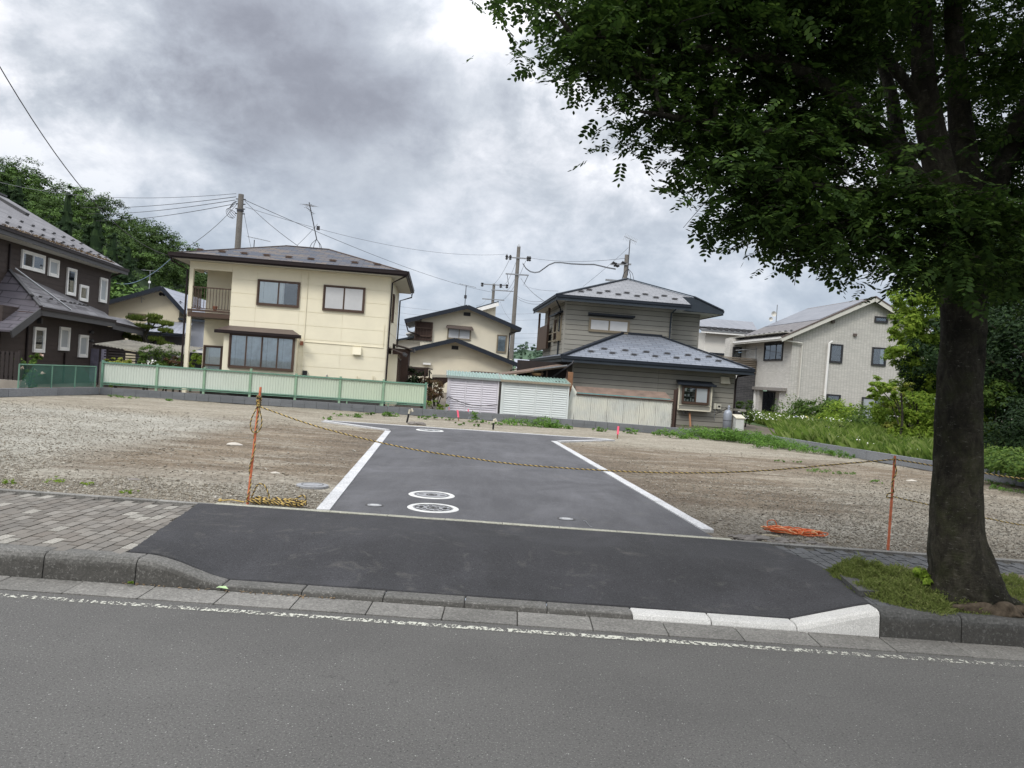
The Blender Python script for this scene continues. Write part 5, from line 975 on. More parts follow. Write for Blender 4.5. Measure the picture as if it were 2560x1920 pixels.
# ---------------- pale gabled house at the foot of the wooded hill
G = T('pale_gable_house', 'pale gable house with light blue slate roof between the brown and the cream house', 'house', (-17, 46, .25), 'R')
pk = on_q(cg(1045, 232), 45.4); le = on_q(cg(150, 480), 45.4); re_ = on_q(cg(1415, 640), 45.4)
gable_house(G, 46, 54, (pk[0]-4.6, pk[2]-4.6*(pk[2]-le[2])/(pk[0]-le[0])), (pk[0], pk[2]), (re_[0], re_[2]), pk[0]-4, re_[0]-.5, .25, .6, MAT['cream_g'], MAT['roof_g'], MAT['gutter_navy'], .22)
G.add('annex', MB().box((re_[0]-.5, 46.5, .25), (re_[0]+1.1, 53, 3.78)), plain('bluish_wall', (.50, .53, .60), .7, .06)); G.add('annex_roof', MB().slab([(re_[0]-.55, 46.0, 3.80), (re_[0]+1.2, 46.0, 3.76), (re_[0]+1.2, 53, 4.0), (re_[0]-.55, 53, 4.0)], (0, 0, -.12)), MAT['fascia_navy'])
a = on_q(cg(900, 960), 44.4); b = on_q(cg(1400, 990), 44.4); c = on_q(cg(1240, 850), 46); G.add('lower_roof', MB().slab([(a[0]-1.2, 44.2, a[2]+.02), (b[0]+.1, 44.2, a[2]+.02), (b[0]-.05, 45.97, a[2]+.72), (a[0]-.6, 45.97, a[2]+.72)], (0, 0, -.08)), MAT['roof_g']); gutter(G, [(a[0]-1.2, 44.15, a[2]), (b[0]+.1, 44.15, a[2])], MAT['gutter_navy'], MAT['gutter_navy'], .1, .08); G.add('dark_wall', MB().box((a[0]-1, 44.9, .25), (b[0]-.2, 45.97, a[2]-.1)), MAT['fascia_dark'])
for x, y in ((1033, 353), (1086, 357)): P = on_q(cg(x, y), 46); m = MB().add([(P[0]+.1*math.cos(t), 45.98, P[2]+.1*math.sin(t)) for t in np.linspace(0, 6.28, 13)[:-1]], [tuple(range(12))]); G.add('gable_vent', m, MAT['black'])
for i in range(5): snow_guard(G, MAT['fascia_dark'], (re_[0]-.55, 46.3+i*.9, re_[2]+.62*.55+.25), -math.pi/2, 1)
window(G, Fa('q-', 46), rect(cg, (520, 650), (800, 760), Fa('q-', 46)), ['frosted', 'dark'], MAT['bronze_alu'], fw=.07)
P = on_q(cg(742, 410), 46); G.add('cable_hook', MB().tube([(P[0], 45.95, P[2]-.3), (P[0], 45.8, P[2]), (P[0]+.2, 45.8, P[2]-.1)], .02, 5), MAT['metal_grey'])
# ================================================================== FENCES, SHEDS, GARDEN THINGS
def wall_y(x): return float(np.interp(x, [w[0] for w in WALL[1:4]], [w[1] for w in WALL[1:4]]))
# pale green corrugated fence on the block wall
FN = T('panel_fence', 'pale green corrugated steel panel fence with green posts on the block wall', 'fence', (-8, 26.1, .43))
px = [on_y(c1(632, 1300), 25.9)[0]]+[on_y(c2(x, 1200), 26.1)[0] for x in (-8, 360, 722, 1080, 1432, 1778, 2118)]
zt, z0 = 1.30, .44; post = {}
for i, x in enumerate(px):
    y = wall_y(x)+.06; m = MB().box((x-.035, y-.035, z0), (x+.035, y+.035, zt+(.05 if i != 3 else .11))); FN.add('fence_post', m, MAT['green_post'] if 0 < i < 7 else MAT['green_frame'])
for a, b in zip(px[:-1], px[1:]):
    ya, yb = wall_y(a)+.06, wall_y(b)+.06; U = np.array([b-a, yb-ya, 0]); Ln = np.linalg.norm(U); U /= Ln; Nn = np.array([U[1], -U[0], 0])
    FN.add('fence_panel', MB().corr(np.array([a, ya, .60])+U*.04-Nn*.01, U, (0, 0, .66), Nn, Ln-.08, .088, .013), MAT['green_panel'])
    FN.add('rail', MB().beam((a, ya-.03, zt-.02), (b, yb-.03, zt-.02), .05, .045).beam((a, ya-.03, .60), (b, yb-.03, .60), .05, .035).beam((a, ya-.03, .545), (b, yb-.03, .545), .03, .025), MAT['green_frame'])
for x in (1482, 1750, 1812): p = on_y(c2(x, 1440), 26.2); FN.add('stub_post', MB().box((p[0]-.02, wall_y(p[0])+.04, z0), (p[0]+.02, wall_y(p[0])+.08, .56)), MAT['green_post'])
# mesh strip seen beneath the panels
m = MB(); k = 0
for x in np.arange(px[4], px[-1], .05): m.beam((x, wall_y(x)+.1, .44), (x+.05, wall_y(x)+.1, .54), .006); m.beam((x+.05, wall_y(x)+.1, .44), (x, wall_y(x)+.1, .54), .006)
FN.add('wire_mesh', m, MAT['metal_dark'], kind='stuff')
# dark green chain link fence
def onwall0(y): t = (y-WALL[0][1])/(WALL[1][1]-WALL[0][1]); return WALL[0][0]+(WALL[1][0]-WALL[0][0])*t
MF = T('mesh_fence', 'dark green wire mesh fence with light green posts below the dark brown house', 'fence', (-14, 23.8, .43))
py_ = [22.1, 23.5, 24.6, 25.65]
for y in py_: x = onwall0(y)-.06; MF.add('fence_post', MB().tube([(x, y, .43), (x, y, 1.12)], .022, 8), MAT['green_frame'])
MF.add('rail', MB().tube([(onwall0(y)-.06, y, 1.12) for y in py_], .018, 6), MAT['green_frame']); m = MB()
for y in np.arange(22.1, 25.6, .055):
    for sg in (1, -1):
        y1 = y+sg*.68*.8; 
        y0c, z0c, y1c, z1c = y, .45, y+sg*.6, 1.10
        if y1c < 22.1: t = (22.1-y0c)/(y1c-y0c); z1c = z0c+(z1c-z0c)*t; y1c = 22.1
        if y1c > 25.65: t = (25.65-y0c)/(y1c-y0c); z1c = z0c+(z1c-z0c)*t; y1c = 25.65
        m.beam((onwall0(y0c)-.06, y0c, z0c), (onwall0(y1c)-.06, y1c, z1c), .007)
MF.add('wire_mesh', m, MAT['mesh_green'], kind='stuff')
# black slatted fence, far left
SF = T('slat_fence', 'black brown vertical slat fence standing on a concrete plinth at the left edge', 'fence', (-14.6, 20.5, .3))
SF.add('plinth', MB().box((-17.5, 22.5, .25), (float(on_y(c1(122, 1400), 22.5)[0]), 22.75, float(on_y(c1(120, 1396), 22.5)[2]))), plain('plinth_concrete', (.26, .235, .20), .9, .2, 3))
xr_ = float(on_y(c1(120, 1300), 22.6)[0]); zt2 = float(on_y(c1(120, 1215), 22.6)[2]); zb2 = float(on_y(c1(120, 1392), 22.6)[2])
for i in range(14): SF.add('slat', MB().box((xr_-.1-i*.13-.05, 22.58, zb2), (xr_-.1-i*.13+.035, 22.61, zt2-.03)), MAT['wood_black'])
SF.add('rail', MB().box((-17.5, 22.615, zb2+.04), (xr_, 22.65, zb2+.11)).box((-17.5, 22.615, zt2-.12), (xr_, 22.65, zt2-.04)).box((xr_-.05, 22.56, zb2-.02), (xr_+.01, 22.62, zt2)), MAT['wood_black'])
# block pillar between the fences
bp = T('block_pillar', 'small stacked concrete block pillar between the mesh fence and the green panel fence', 'pillar', (-13.55, 26.0, .43)); xx0 = on_y(c1b(1140, 1200), 26)[0]
for i in range(5): bp.add('block', MB().box((xx0, 26.0, .44+i*.17), (xx0+.2-random.random()*.01, 26.3, .44+i*.17+.165)), MAT['kerb_old'])
# carport canopy, G side
CN = T('polycarbonate_canopy', 'dusty corrugated plastic canopy on dark posts between the brown house and the fence', 'canopy', (-14, 30, .3), 'R')
def cpt(x, y, q): return on_q(cg(x, y), q)
a = cpt(-60, 1150, 31.5); b = cpt(760, 1290, 31.5); b2 = cpt(1380, 1355, 34); c = cpt(-60, 1065, 35); d2 = cpt(620, 1120, 35)
U = np.array(b)-a; Ln = np.linalg.norm(U); U = U/Ln; V = np.array([0, 3.2, .30]); Nn = np.cross(U, V); Nn /= np.linalg.norm(Nn)
CN.add('roof_sheet', MB().corr(a, U, V, Nn, Ln, .13, .028, .004), MAT['canopy'])
a3 = cpt(700, 1190, 35); b3 = cpt(1385, 1350, 34.2); U = np.array(b3)-cpt(760, 1290, 34.2); Ln = np.linalg.norm(U); U /= Ln; V = np.array([0, 3.0, .40]); Nn = np.cross(U, V); Nn /= np.linalg.norm(Nn)
CN.add('roof_sheet', MB().corr(cpt(700, 1262, 34.2), U, V, Nn, Ln+.1, .13, .028, .004), MAT['canopy'])
CN.add('beam', MB().beam(np.array(a)-(0, -.1, .07), np.array(b)-(0, -.1, .07), .06, .09), MAT['wood_black'])
for x in (60, 175, 450, 715): p = cpt(x, 1300, 31.6); CN.add('post', MB().box((p[0]-.03, 31.6, .3), (p[0]+.03, 31.66, a[2]-.1-(p[0]-a[0])*.06)), MAT['wood_black'])
for k in range(9): CN.add('slat', MB().box((a[0]+.3, 31.9, 1.62-k*.11), (b[0]-.05, 31.92, 1.66-k*.11)), MAT['wood_black'])
p = cpt(1320, 1380, 34.3); CN.add('post', MB().box((p[0]-.04, 34.3, .3), (p[0]+.04, 34.38, p[2]+.05)), MAT['wood_black'])
q = cpt(1480, 1250, 40); W2 = T('white_van_roof', 'white curved car roof just visible above the garden behind the canopy', 'car', (q[0], 40, .25), 'R')
c_a = cpt(1090, 1225, 40); c_b = cpt(1680, 1260, 40); zt_ = c_a[2]+.02; prof = [(0, .25), (0, .75), (.35, 1.0), (.75, zt_-.05), (1.2, zt_+.03), (2.6, zt_), (3.0, 1.15), (3.4, .9), (3.5, .25)]
m = MB(); vs_ = [(c_a[0]+x, 40, z) for x, z in prof]+[(c_a[0]+x, 41.6, z) for x, z in prof]; k = len(prof); m.add(vs_, [tuple(range(k-1, -1, -1)), tuple(range(k, 2*k))]+[(i, (i+1) % k, k+(i+1) % k, k+i) for i in range(k)]); W2.add('body', m, MAT['white_alu'])
W2.add('side_window', MB().slab([(c_a[0]+.65, 39.98, 1.05), (c_a[0]+2.7, 39.98, 1.05), (c_a[0]+2.5, 39.98, zt_-.1), (c_a[0]+.9, 39.98, zt_-.1)], (0, .01, 0)), MAT['black'])
for i in range(2): W2.add('wheel', MB().tube([(c_a[0]+.75+i*2, 39.95, .5), (c_a[0]+.75+i*2, 40.1, .5)], .28, 16), MAT['black'])
G_arch = cpt(640, 1000, 42)
# sheds
def shed(name, label, p0, p1, q, ztop, npan, body, trim, base):
    S = T(name, label, 'shed', ((p0+p1)/2, q, .27), 'R'); S.add('body', MB().box((p0, q+.02, .27), (p1, q+1.1, ztop)), body)
    w = (p1-p0-.10)/npan
    for i in range(npan):
        m = MB(); x0 = p0+.05+i*w; n_ = 15; h = (ztop-.33)/n_; m.box((x0, q+.018, .28), (x0+.05, q-.012, ztop-.02))
        for j in range(n_):
            za = .31+j*h; m.hexa([(x0+.052, q-.012, za), (x0+w-.002, q-.012, za), (x0+w-.002, q+.015, za), (x0+.052, q+.015, za), (x0+.052, q+.012, za+h-.018), (x0+w-.002, q+.012, za+h-.018), (x0+w-.002, q+.015, za+h-.018), (x0+.052, q+.015, za+h-.018)])
        S.add('door_panel', m, body)
    S.add('corner_post', MB().box((p0-.01, q-.02, .27), (p0+.05, q+.03, ztop)), body); S.add('corner_post', MB().box((p1-.05, q-.02, .27), (p1+.01, q+.03, ztop)), body)
    S.add('roof_edge', MB().box((p0-.06, q-.12, ztop-.01), (p1+.05, q-.04, ztop+.07)), trim); S.add('roof_end', MB().beam((p0-.05, q-.08, ztop+.03), (p0-.05, q+1.2, ztop+.22), .03, .1).beam((p1+.04, q-.08, ztop+.03), (p1+.04, q+1.2, ztop+.22), .03, .1), trim)
    S.add('roof_sheet', MB().corr((p0-.04, q-.1, ztop+.05), (1, 0, 0), (0, 1.28, .19), (0, -.146, .989), p1-p0+.07, .13, .028), MAT['shed_roof']); return S
z1 = on_q(c3(515, 1228), 28)[2]; s1 = (on_q(c3(500, 1400), 28)[0], on_q(c3(908, 1400), 28)[0]); s2 = (on_q(c3(932, 1400), 28)[0], on_q(c3(1470, 1400), 28)[0])
S1 = shed('storage_shed', 'lilac white storage shed with three panels and a cable slung across it', s1[0], s1[1], 28, 1.57, 3, MAT['shed_lilac'], MAT['shed_trim'], 0)
S2 = shed('storage_shed', 'wider mint white storage shed with four panels and a tan roof edge', s2[0], s2[1], 28, 1.56, 4, MAT['shed_white'], MAT['shed_trim_tan'], 0)
S2.o['group'] = S1.o['group'] = 'storage sheds behind the wall'
cc = [on_q(cs(x, y), 27.9) for x, y in ((318, 800), (358, 768), (440, 805), (560, 855), (700, 888), (830, 900), (960, 893), (1070, 885))]; solo('slung_cable', MB().tube(cc, .013, 6), MAT['wire'], 'dark cable hanging in a curve across the lilac shed', 'cable', frame='R')
# weathered plastic lean-to
LT = T('plastic_lean_to', 'low lean-to of weathered translucent corrugated sheets with a brown roof beside the grey house', 'shed', (7, 28.3, .27), 'R')
x0, x1 = 5.18, 8.9; zf = 1.27
for i in range(6):
    a = x0+(x1-x0)*i/6; LT.add('plastic_sheet', MB().corr((a+.005, 28.2+.004*(i % 2), .27), (1, 0, 0), (0, 0, 1.0), (0, -1, 0), (x1-x0)/6-.01, .065, .016), MAT['plastic'])
LT.add('roof_sheet', MB().slab([(x0+.05, 28.15, zf+.02), (x1+.03, 28.15, zf-.0), (x1-.1, 28.9, zf+.30), (x0+.1, 28.9, zf+.30)], (0, 0, -.02)), MAT['canopy_dirty']); LT.add('edge_strip', MB().beam((x0+.05, 28.13, zf+.055), (x1-.1, 28.13, zf+.045), .03, .03), MAT['teal']); LT.add('edge_board', MB().beam((x0+.03, 28.15, zf-.0), (x1+.03, 28.15, zf-.02), .03, .04), MAT['wood_dark'])
LT.add('end_sheet', MB().slab([(x0-.35, 28.3, .3), (x0-.02, 28.2, .3), (x0+.05, 28.2, 1.35), (x0-.1, 28.35, 1.6)], (0, .01, 0)), MAT['plastic']); LT.add('end_post', MB().box((x1+.04, 28.15, .27), (x1+.12, 28.25, 1.7)).box((x1+.2, 28.3, .27), (x1+.23, 28.4, 1.75)).box((x0-.75, 28.3, .27), (x0-.35, 28.35, 1.7)), MAT['wood_dark'])
# brown sheet roof and clutter behind the sheds
LR = T('brown_sheet_roof', 'sloping rusty brown sheet roof on posts between the sheds and the grey house', 'canopy', (4, 29.3, .3), 'R')
a = on_q(cs(1000, 460), 29.2); b = on_q(cs(2080, 318), 29.2)
LR.add('roof_sheet', MB().slab([a, b, (b[0], 31.2, b[2]+.1), (a[0]+.3, 31.2, a[2]+.1)], (0, 0, -.06)), MAT['canopy_dirty']); m_ = (np.array(a)*.45+np.array(b)*.55); LR.add('edge_strip', MB().beam(m_+(0, -.04, .02), np.array(b)+(0, -.04, .02), .06, .05), MAT['metal_grey'])
for x in (1560, 1720, 1790, 2040): p = on_q(cs(x, 400), 29.4); LR.add('post', MB().beam((p[0], 29.4, .3), (p[0]+(.12 if x == 2040 else 0), 29.4, p[2]+.05), .05), MAT['wood_dark'])
LR.add('back_wall', MB().box((a[0]+1.1, 31.0, .3), (b[0]+.3, 31.1, 2.45)), MAT['wood_black']); p = on_q(cs(2120, 520), 28.9); LR.add('side_board', MB().box((p[0]-.08, 28.9, .3), (p[0]+.12, 28.93, p[2]+.3)), MAT['wood'])
p = on_q(cs(1650, 440), 29.6); bsk = T('basket', 'round tan basket hanging under the rusty sheet roof', 'basket', (p[0], 29.6, p[2]-.1), 'R'); bsk.add('bowl', MB().lathe((p[0], 29.6, p[2]-.08), [(.05, 0), (.18, .03), (.24, .12), (.22, .13)], 14), MAT['orange_pale']); bsk.add('rim', MB().lathe((p[0], 29.6, p[2]+.04), [(.24, 0), (.26, .01), (.24, .02)], 14), MAT['wood'])
# trellis and bracket left of the sheds
TR = T('garden_trellis', 'brown slatted garden trellis hood with a post behind the end of the green fence', 'trellis', (-.5, 33, .3), 'R')
def tm(x, y): return on_q(cm(x, y), 33)
a = tm(250, 520); b = tm(1020, 575)
TR.add('roof_board', MB().slab([tm(255, 500), tm(1020, 545), tm(1120, 575)+np.array([0, .8, 0]), tm(250, 480)+np.array([0, .8, 0])], (0, 0, -.04)), MAT['roof_brown'])
for k, (ya, yb) in enumerate(((538, 578), (600, 640), (648, 692), (692, 738))): TR.add('slat', MB().beam(tm(255, ya), tm(1010, yb), .04, .05), MAT['brown_alu'])
for x in (500, 750, 1010): TR.add('upright', MB().beam(tm(x, 540), tm(x, 735), .05, .05), MAT['brown_alu'])
TR.add('backing', MB().slab([tm(255, 545)+np.array([0, .1, 0]), tm(1010, 580)+np.array([0, .1, 0]), tm(1000, 735)+np.array([0, .1, 0]), tm(255, 690)+np.array([0, .1, 0])], (0, .02, 0)), plain('faded_mauve_panel', (.33, .27, .27), .7)); p = tm(940, 800); TR.add('post', MB().box((p[0]-.04, 32.9, .3), (p[0]+.04, 32.98, tm(940, 545)[2])), MAT['brown_alu']); p = tm(1040, 800); TR.add('post', MB().box((p[0]-.03, 33.2, .3), (p[0]+.03, 33.3, tm(1040, 600)[2])), MAT['wood_black'])
BR = T('timber_bracket_frame', 'dark timber frame with curved braces beside the lilac shed', 'frame', (1.2, 35, .3), 'R'); tn = lambda x, y: on_q(cm(x, y), 35)
BR.add('beam', MB().beam(tn(1110, 790), tn(1470, 800), .15, .32), MAT['wood_dark']); BR.add('board', MB().beam(tn(1110, 735), tn(1470, 740), .2, .12), MAT['cream_c']); BR.add('post', MB().box((tn(1135, 0)[0]-.09, 35, .3), (tn(1135, 0)[0]+.09, 35.15, tn(1135, 800)[2])), MAT['wood_dark'])
for dy in (0, 60): BR.add('brace', MB().tube([tn(1450, 830+dy*.2), tn(1340, 860+dy), tn(1250, 930+dy)], .06, 6), MAT['wood_dark'])

# ================================================================== POLES, ANTENNAS, WIRES (frame 'W')
def P_(uv, y): return on_y(uv, y)
def pole_thing(name, label, uv, y, r0, r1, arms=(), grp=None):
    t = P_(uv, y); th = T(name, label, 'utility pole', (t[0], y, .25), group='concrete utility poles'); th.add('shaft', MB().tube([(t[0], y, .25), (t[0], y, t[2])], [r0, r1], 12), MAT['pole'], smooth=False); return th, t
U1, t1 = pole_thing('utility_pole', 'plain concrete utility pole rising behind the cream house', (603, 486), 40, .20, .14)
for dz, s in ((.25, 1), (.5, 1), (1.0, 1), (.75, -1)): U1.add('bolt', MB().tube([(t1[0]-.25, 40, t1[2]-dz), (t1[0]+.25, 40, t1[2]-dz)], .03, 5), MAT['metal_dark'])
U1.add('collar', MB().lathe((t1[0], 40, t1[2]-.9), [(.17, 0), (.17, .12)], 12), MAT['metal_dark'])
jm = MB()
for k in range(5): jm.tube([(t1[0]-.15-.38*math.sin(s_*3.14)-(.05*k), 40, t1[2]-.35-.7*s_-.06*k+.05*math.sin(s_*9+k)) for s_ in np.linspace(0, 1, 9)], .014, 4)
U1.add('jumper_loop', jm, MAT['wire'])
U2, t2 = pole_thing('utility_pole', 'tall utility pole with two cross arms between the beige and the grey house', (1297, 618), 75, .24, .17)
def arm(th, t, y, zz, x0, x1, rise=0, mat='metal_grey'): th.add('cross_arm', MB().beam((t[0]+x0, y-.2, zz), (t[0]+x1, y-.2, zz+rise), .1, .12), MAT[mat])
za = P_(cq(760, 392), 75)[2]; arm(U2, t2, 75, za, -1.15, 1.15); zb = P_(cq(790, 585), 75)[2]; arm(U2, t2, 75, zb, -1.1, 1.15)
for dx in (-1.1, -.75, .95, 1.15): U2.add('insulator', MB().lathe((t2[0]+dx, 74.8, za-.25), [(.04, 0), (.14, .08), (.08, .2), (.15, .32), (.06, .5)], 8), MAT['black'])
U2.add('cap', MB().lathe((t2[0], 75, t2[2]), [(.18, 0), (.16, .1), (0, .35)], 10), MAT['metal_grey']); U2.add('brace', MB().beam((t2[0]+1.1, 74.8, zb), (t2[0]+.75, 74.8, zb-.9), .05).beam((t2[0]-.95, 74.8, zb), (t2[0]-.75, 74.8, zb-1.0), .05), MAT['metal_dark'])
U3, t3 = pole_thing('utility_pole', 'smaller far utility pole with four arms behind the slanted roof', cq(530, 690), 100, .24, .18)
for (yy, x0, x1) in ((702, -1.7, 1.9), (763, -.3, 2.6), (872, -1.4, 1.5)): arm(U3, t3, 100, P_(cq(520, yy), 100)[2], x0, x1)
for dx in (-1.5, .9, 1.7): U3.add('insulator', MB().lathe((t3[0]+dx, 99.7, t3[2]-.5), [(.05, 0), (.2, .1), (.1, .3), (.18, .5)], 8), MAT['black'])
U4, t4 = pole_thing('utility_pole', 'pale utility pole top with black cable joints above the grey house roof', (1567, 637), 58, .20, .15)
zz = P_((1575, 665), 58)[2]; arm(U4, t4, 58, zz, -1.2, .35, .1, 'metal_grey')
for dx, dz in ((-.9, .05), (-.72, -.12), (-.2, .12)): U4.add('cable_joint', MB().tube([(t4[0]+dx-.22, 57.8, zz+dz-.02), (t4[0]+dx-.1, 57.8, zz+dz+.08), (t4[0]+dx+.08, 57.8, zz+dz), (t4[0]+dx+.2, 57.8, zz+dz+.05)], [.05, .12, .10, .05], 7), MAT['black'])
a = P_(cq(1812, 645), 58); U4.add('cross_arm', MB().beam((a[0], 57.9, a[2]), (t4[0], 57.9, a[2]-.03), .1, .14), MAT['metal_grey'])
def wire(label, a, b, sag, r=.014, mat='wire', name='overhead_wire', n=22, grp=None, cat='wire'):
    a = np.array(a, float); b = np.array(b, float); pts = [a+(b-a)*t-np.array([0, 0, 4*sag*t*(1-t)]) for t in np.linspace(0, 1, n)]
    return solo(name, MB().tube(pts, r, 5, cap=False), MAT[mat], label, cat, base=tuple(pts[n//2]), group=grp)
wire('thick wire falling from the top left edge of the sky towards the cream house eave', P_((-60, 62), 16), P_((430, 640), 27.9), 1.0, .012)
wire('thin top wire running left from the pole behind the cream house', P_((590, 484), 40), P_((-80, 432), 62), .9, .014, 'wire_grey')
for k, (a, b) in enumerate((((590, 492), (200, 518)), ((588, 500), (220, 534)), ((585, 510), (240, 552)))):
    wire(('upper', 'middle', 'lower')[k]+' of three black wires leaving the pole towards the wooded hill', P_(a, 40), P_(b, 75), .25, .017, grp='three power wires to the hill'); q = P_((a[0]-42+k*8, a[1]+5), 40); 
wire('wire from the left pole down to the cream house eave corner', P_((595, 507), 40), r2w((-9.6, 28.5, 5.2)), .25, .013)
wire('light blue service cable between the cream house eave and the brown house corner', r2w((-9.6, 28.5, 5.15)), r2w((-15.5, 38.6, 4.9)), .35, .016, 'wire_blue', cat='cable')
U2t = (t2[0]-1.1, 74.8, za); wire('long thin wire from the left pole to the tall central pole', P_((612, 517), 40), P_(cq(690, 345), 74.8), .9, .012, 'wire_grey')
wire('wire sloping from the left pole behind the roof antenna to the far pole', P_((612, 500), 40), P_(cq(505, 785), 99), .6, .015)
wire('wire from the left pole to the roof hook of the cream house', P_((612, 502), 40), r2w((-5.9, 31.8, 6.42)), .1, .012)
wire('short guy wire from the roof antenna to the cream house ridge', r2w((-5.9, 31.7, 6.42)), r2w((-5.15, 31.7, 7.35)), .03, .009, 'wire_grey')
wire('pair of thin drop wires beside the left pole', P_((607, 515), 40), P_((628, 622), 44), .05, .010, 'wire_grey')
A4 = P_(cq(2040, 395), 57.8); A2 = P_(cq(930, 388), 74.8); wire('thin upper wire between the tall central pole and the pole above the grey house', A2, A4, .3, .014)
for k, off in enumerate((0, .28)):
    pts = [P_(cq(x, y+off*30), 75-17*(x-860)/1180) for x, y in ((862, 450), (900, 510), (950, 545), (1000, 556), (1050, 548), (1110, 505), (1165, 465), (1230, 440), (1300, 440), (1420, 455), (1560, 462), (1680, 462), (1760, 480), (1840, 500), (1930, 515))]
    solo('bundled_cable', MB().tube(pts, .026, 5), MAT['wire'], ('upper', 'lower')[k]+' strand of the wavy bundled cable above the gap between the two houses', 'cable', group='wavy bundled cables')
W_ = lambda lab, a, ya, b, yb, s=.3, r=.016, m='wire_grey': wire(lab, P_(cq(*a), ya), P_(cq(*b), yb), s, r, m)
W_('wire from the left tip of the upper arm down to the far pole', (705, 415), 74.8, (530, 690), 99.5, .3)
W_('wire from the middle of the central pole down to the far pole arm', (780, 445), 74.8, (640, 700), 99.5, .5)
W_('wire from the right insulator crossing behind the central pole', (895, 425), 74.8, (600, 880), 99.5, 1.0)
W_('low looping wire between the central pole and the far pole', (765, 640), 75, (620, 715), 99.5, .8)
W_('service wire from the central pole to the grey house eave', (840, 625), 75, (1115, 893), 40, .2, .014, 'wire')
W_('thin wire from the central pole to the roof edge of the grey house', (860, 700), 75, (1270, 772), 39, .15, .010)
W_('upper of two low wires right of the central pole', (800, 835), 75, (1090, 890), 60, .2)
W_('lower of two low wires right of the central pole', (800, 858), 75, (1075, 920), 60, .2)
W_('wire dropping from the grey house antenna mast to its roof slope', (2080, 270), 36.5, (1555, 720), 37, .05, .008)
W_('faint wire from the far pole down to the slanted roof', (600, 890), 99.5, (720, 1100), 90, .3)
W_('faint wire from the far pole to the beige house', (440, 870), 99.5, (330, 940), 70, .2)
W_('thin wire low in the sky left of the central pole', (300, 960), 80, (80, 900), 82, .2, .010)
for k, y in enumerate((655, 705, 800, 835, 880)): wire('faint distant wire, number %s from the top, between the cream and the beige house' % ('one', 'two', 'three', 'four', 'five')[k], P_(c3(100, y), 160), P_(c3(1300, y+55 if y < 750 else y+70), 190), .8, .022, 'wire_grey', grp='faint distant wires')
# antennas
def yagi(th, c, d, L_, n, w, up=(0, 0, 1), r=.008):
    d = np.array(d, float); d /= np.linalg.norm(d); s = np.cross(d, up); s /= np.linalg.norm(s); c = np.array(c, float); th.add('boom', MB().tube([c-d*L_/2, c+d*L_/2], r*1.4, 5), MAT['metal_grey']); 
    for i in range(n): p = c+d*L_*(i/(n-1)-.5); ww = w*(1.0 if i else 1.25); th.add('element', MB().tube([p-s*ww/2, p+s*ww/2], r*.8, 4), MAT['metal_grey'])
z0 = 6.38; an = T('roof_antenna', 'tall television antenna on a tripod on the cream house roof peak', 'antenna', (-5.15, 31.7, z0), 'R')
zt = on_q(cp(1490, 385), 31.7)[2]; pt = on_q(cp(1490, 385), 31.7); an.add('mast', MB().tube([(-5.15, 31.7, z0+.35), (pt[0]-.05, 31.7, zt)], .02, 6), MAT['metal_dark'])
for dx, dy in ((-.22, -.2), (.2, -.2), (-.15, .2), (.22, .2)): an.add('leg', MB().tube([(-5.15, 31.7, z0+.35), (-5.15+dx*.7, 31.7+dy*.7, z0+.15), (-5.15+dx, 31.7+dy, z0-.05)], .012, 5), MAT['metal_dark'])
an.add('amplifier', MB().box((-5.18, 31.66, z0+.72), (-5.06, 31.74, z0+.88)), MAT['metal_dark']); yagi(an, (pt[0]-.02, 31.7, zt-.12), (.3, 1, .1), .7, 6, .42); yagi(an, (pt[0], 31.7, zt-.32), (.8, .5, -.6), .4, 6, .3)
a = on_y(cp(575, 880), 44); b = on_y(cp(900, 952), 44); an = T('roof_antenna', 'long horizontal comb antenna just above the left part of the cream house roof', 'antenna', (a[0]+.8, 44, .3)); yagi(an, (a+b)/2, b-a, float(np.linalg.norm(b-a)), 16, .4, (0, 0, 1)); c = on_y(cp(675, 930), 44); an.add('mast', MB().tube([(c[0], 44, .3), (c[0], 44, c[2])], .025, 6), MAT['metal_dark'])
c = on_q(c3(652, 490), 60); d = on_q(c3(645, 645), 60); an = T('roof_antenna', 'thin antenna on the ridge of the beige gable house', 'antenna', (d[0], 60, d[2]), 'R'); an.add('mast', MB().tube([(d[0], 60, d[2]-.1), (d[0], 60, c[2])], .03, 6), MAT['metal_dark']); yagi(an, (c[0]+.15, 60, c[2]), (1, .2, -.12), 1.3, 7, .35, r=.014); an.add('amplifier', MB().box((d[0]-.1, 59.9, d[2]+.5), (d[0]+.1, 60.05, d[2]+.75)), MAT['metal_dark'])
c = on_q(c4(815, 118), 36.1); an = T('roof_antenna', 'antenna with a slanting boom on the peak of the grey house', 'antenna', (8.75, 36.1, 6.8), 'R'); an.add('mast', MB().tube([(8.75, 36.1, 6.95), (8.75, 36.1, c[2])], .022, 6), MAT['metal_dark'])
for dx, dy in ((-.3, -.15), (.3, -.15), (-.2, .25), (.25, .25)): an.add('leg', MB().tube([(8.75, 36.1, 7.3), (8.75+dx*.7, 36.1+dy*.7, 7.05), (8.75+dx, 36.1+dy, 6.72)], .012, 5), MAT['metal_dark'])
e1_ = on_q(c4(775, 92), 36.1); e2_ = on_q(c4(862, 133), 36.1); yagi(an, (np.array(e1_)+e2_)/2, np.array(e2_)-e1_, float(np.linalg.norm(np.array(e2_)-e1_)), 9, .3, (0, 1, 0), .010)
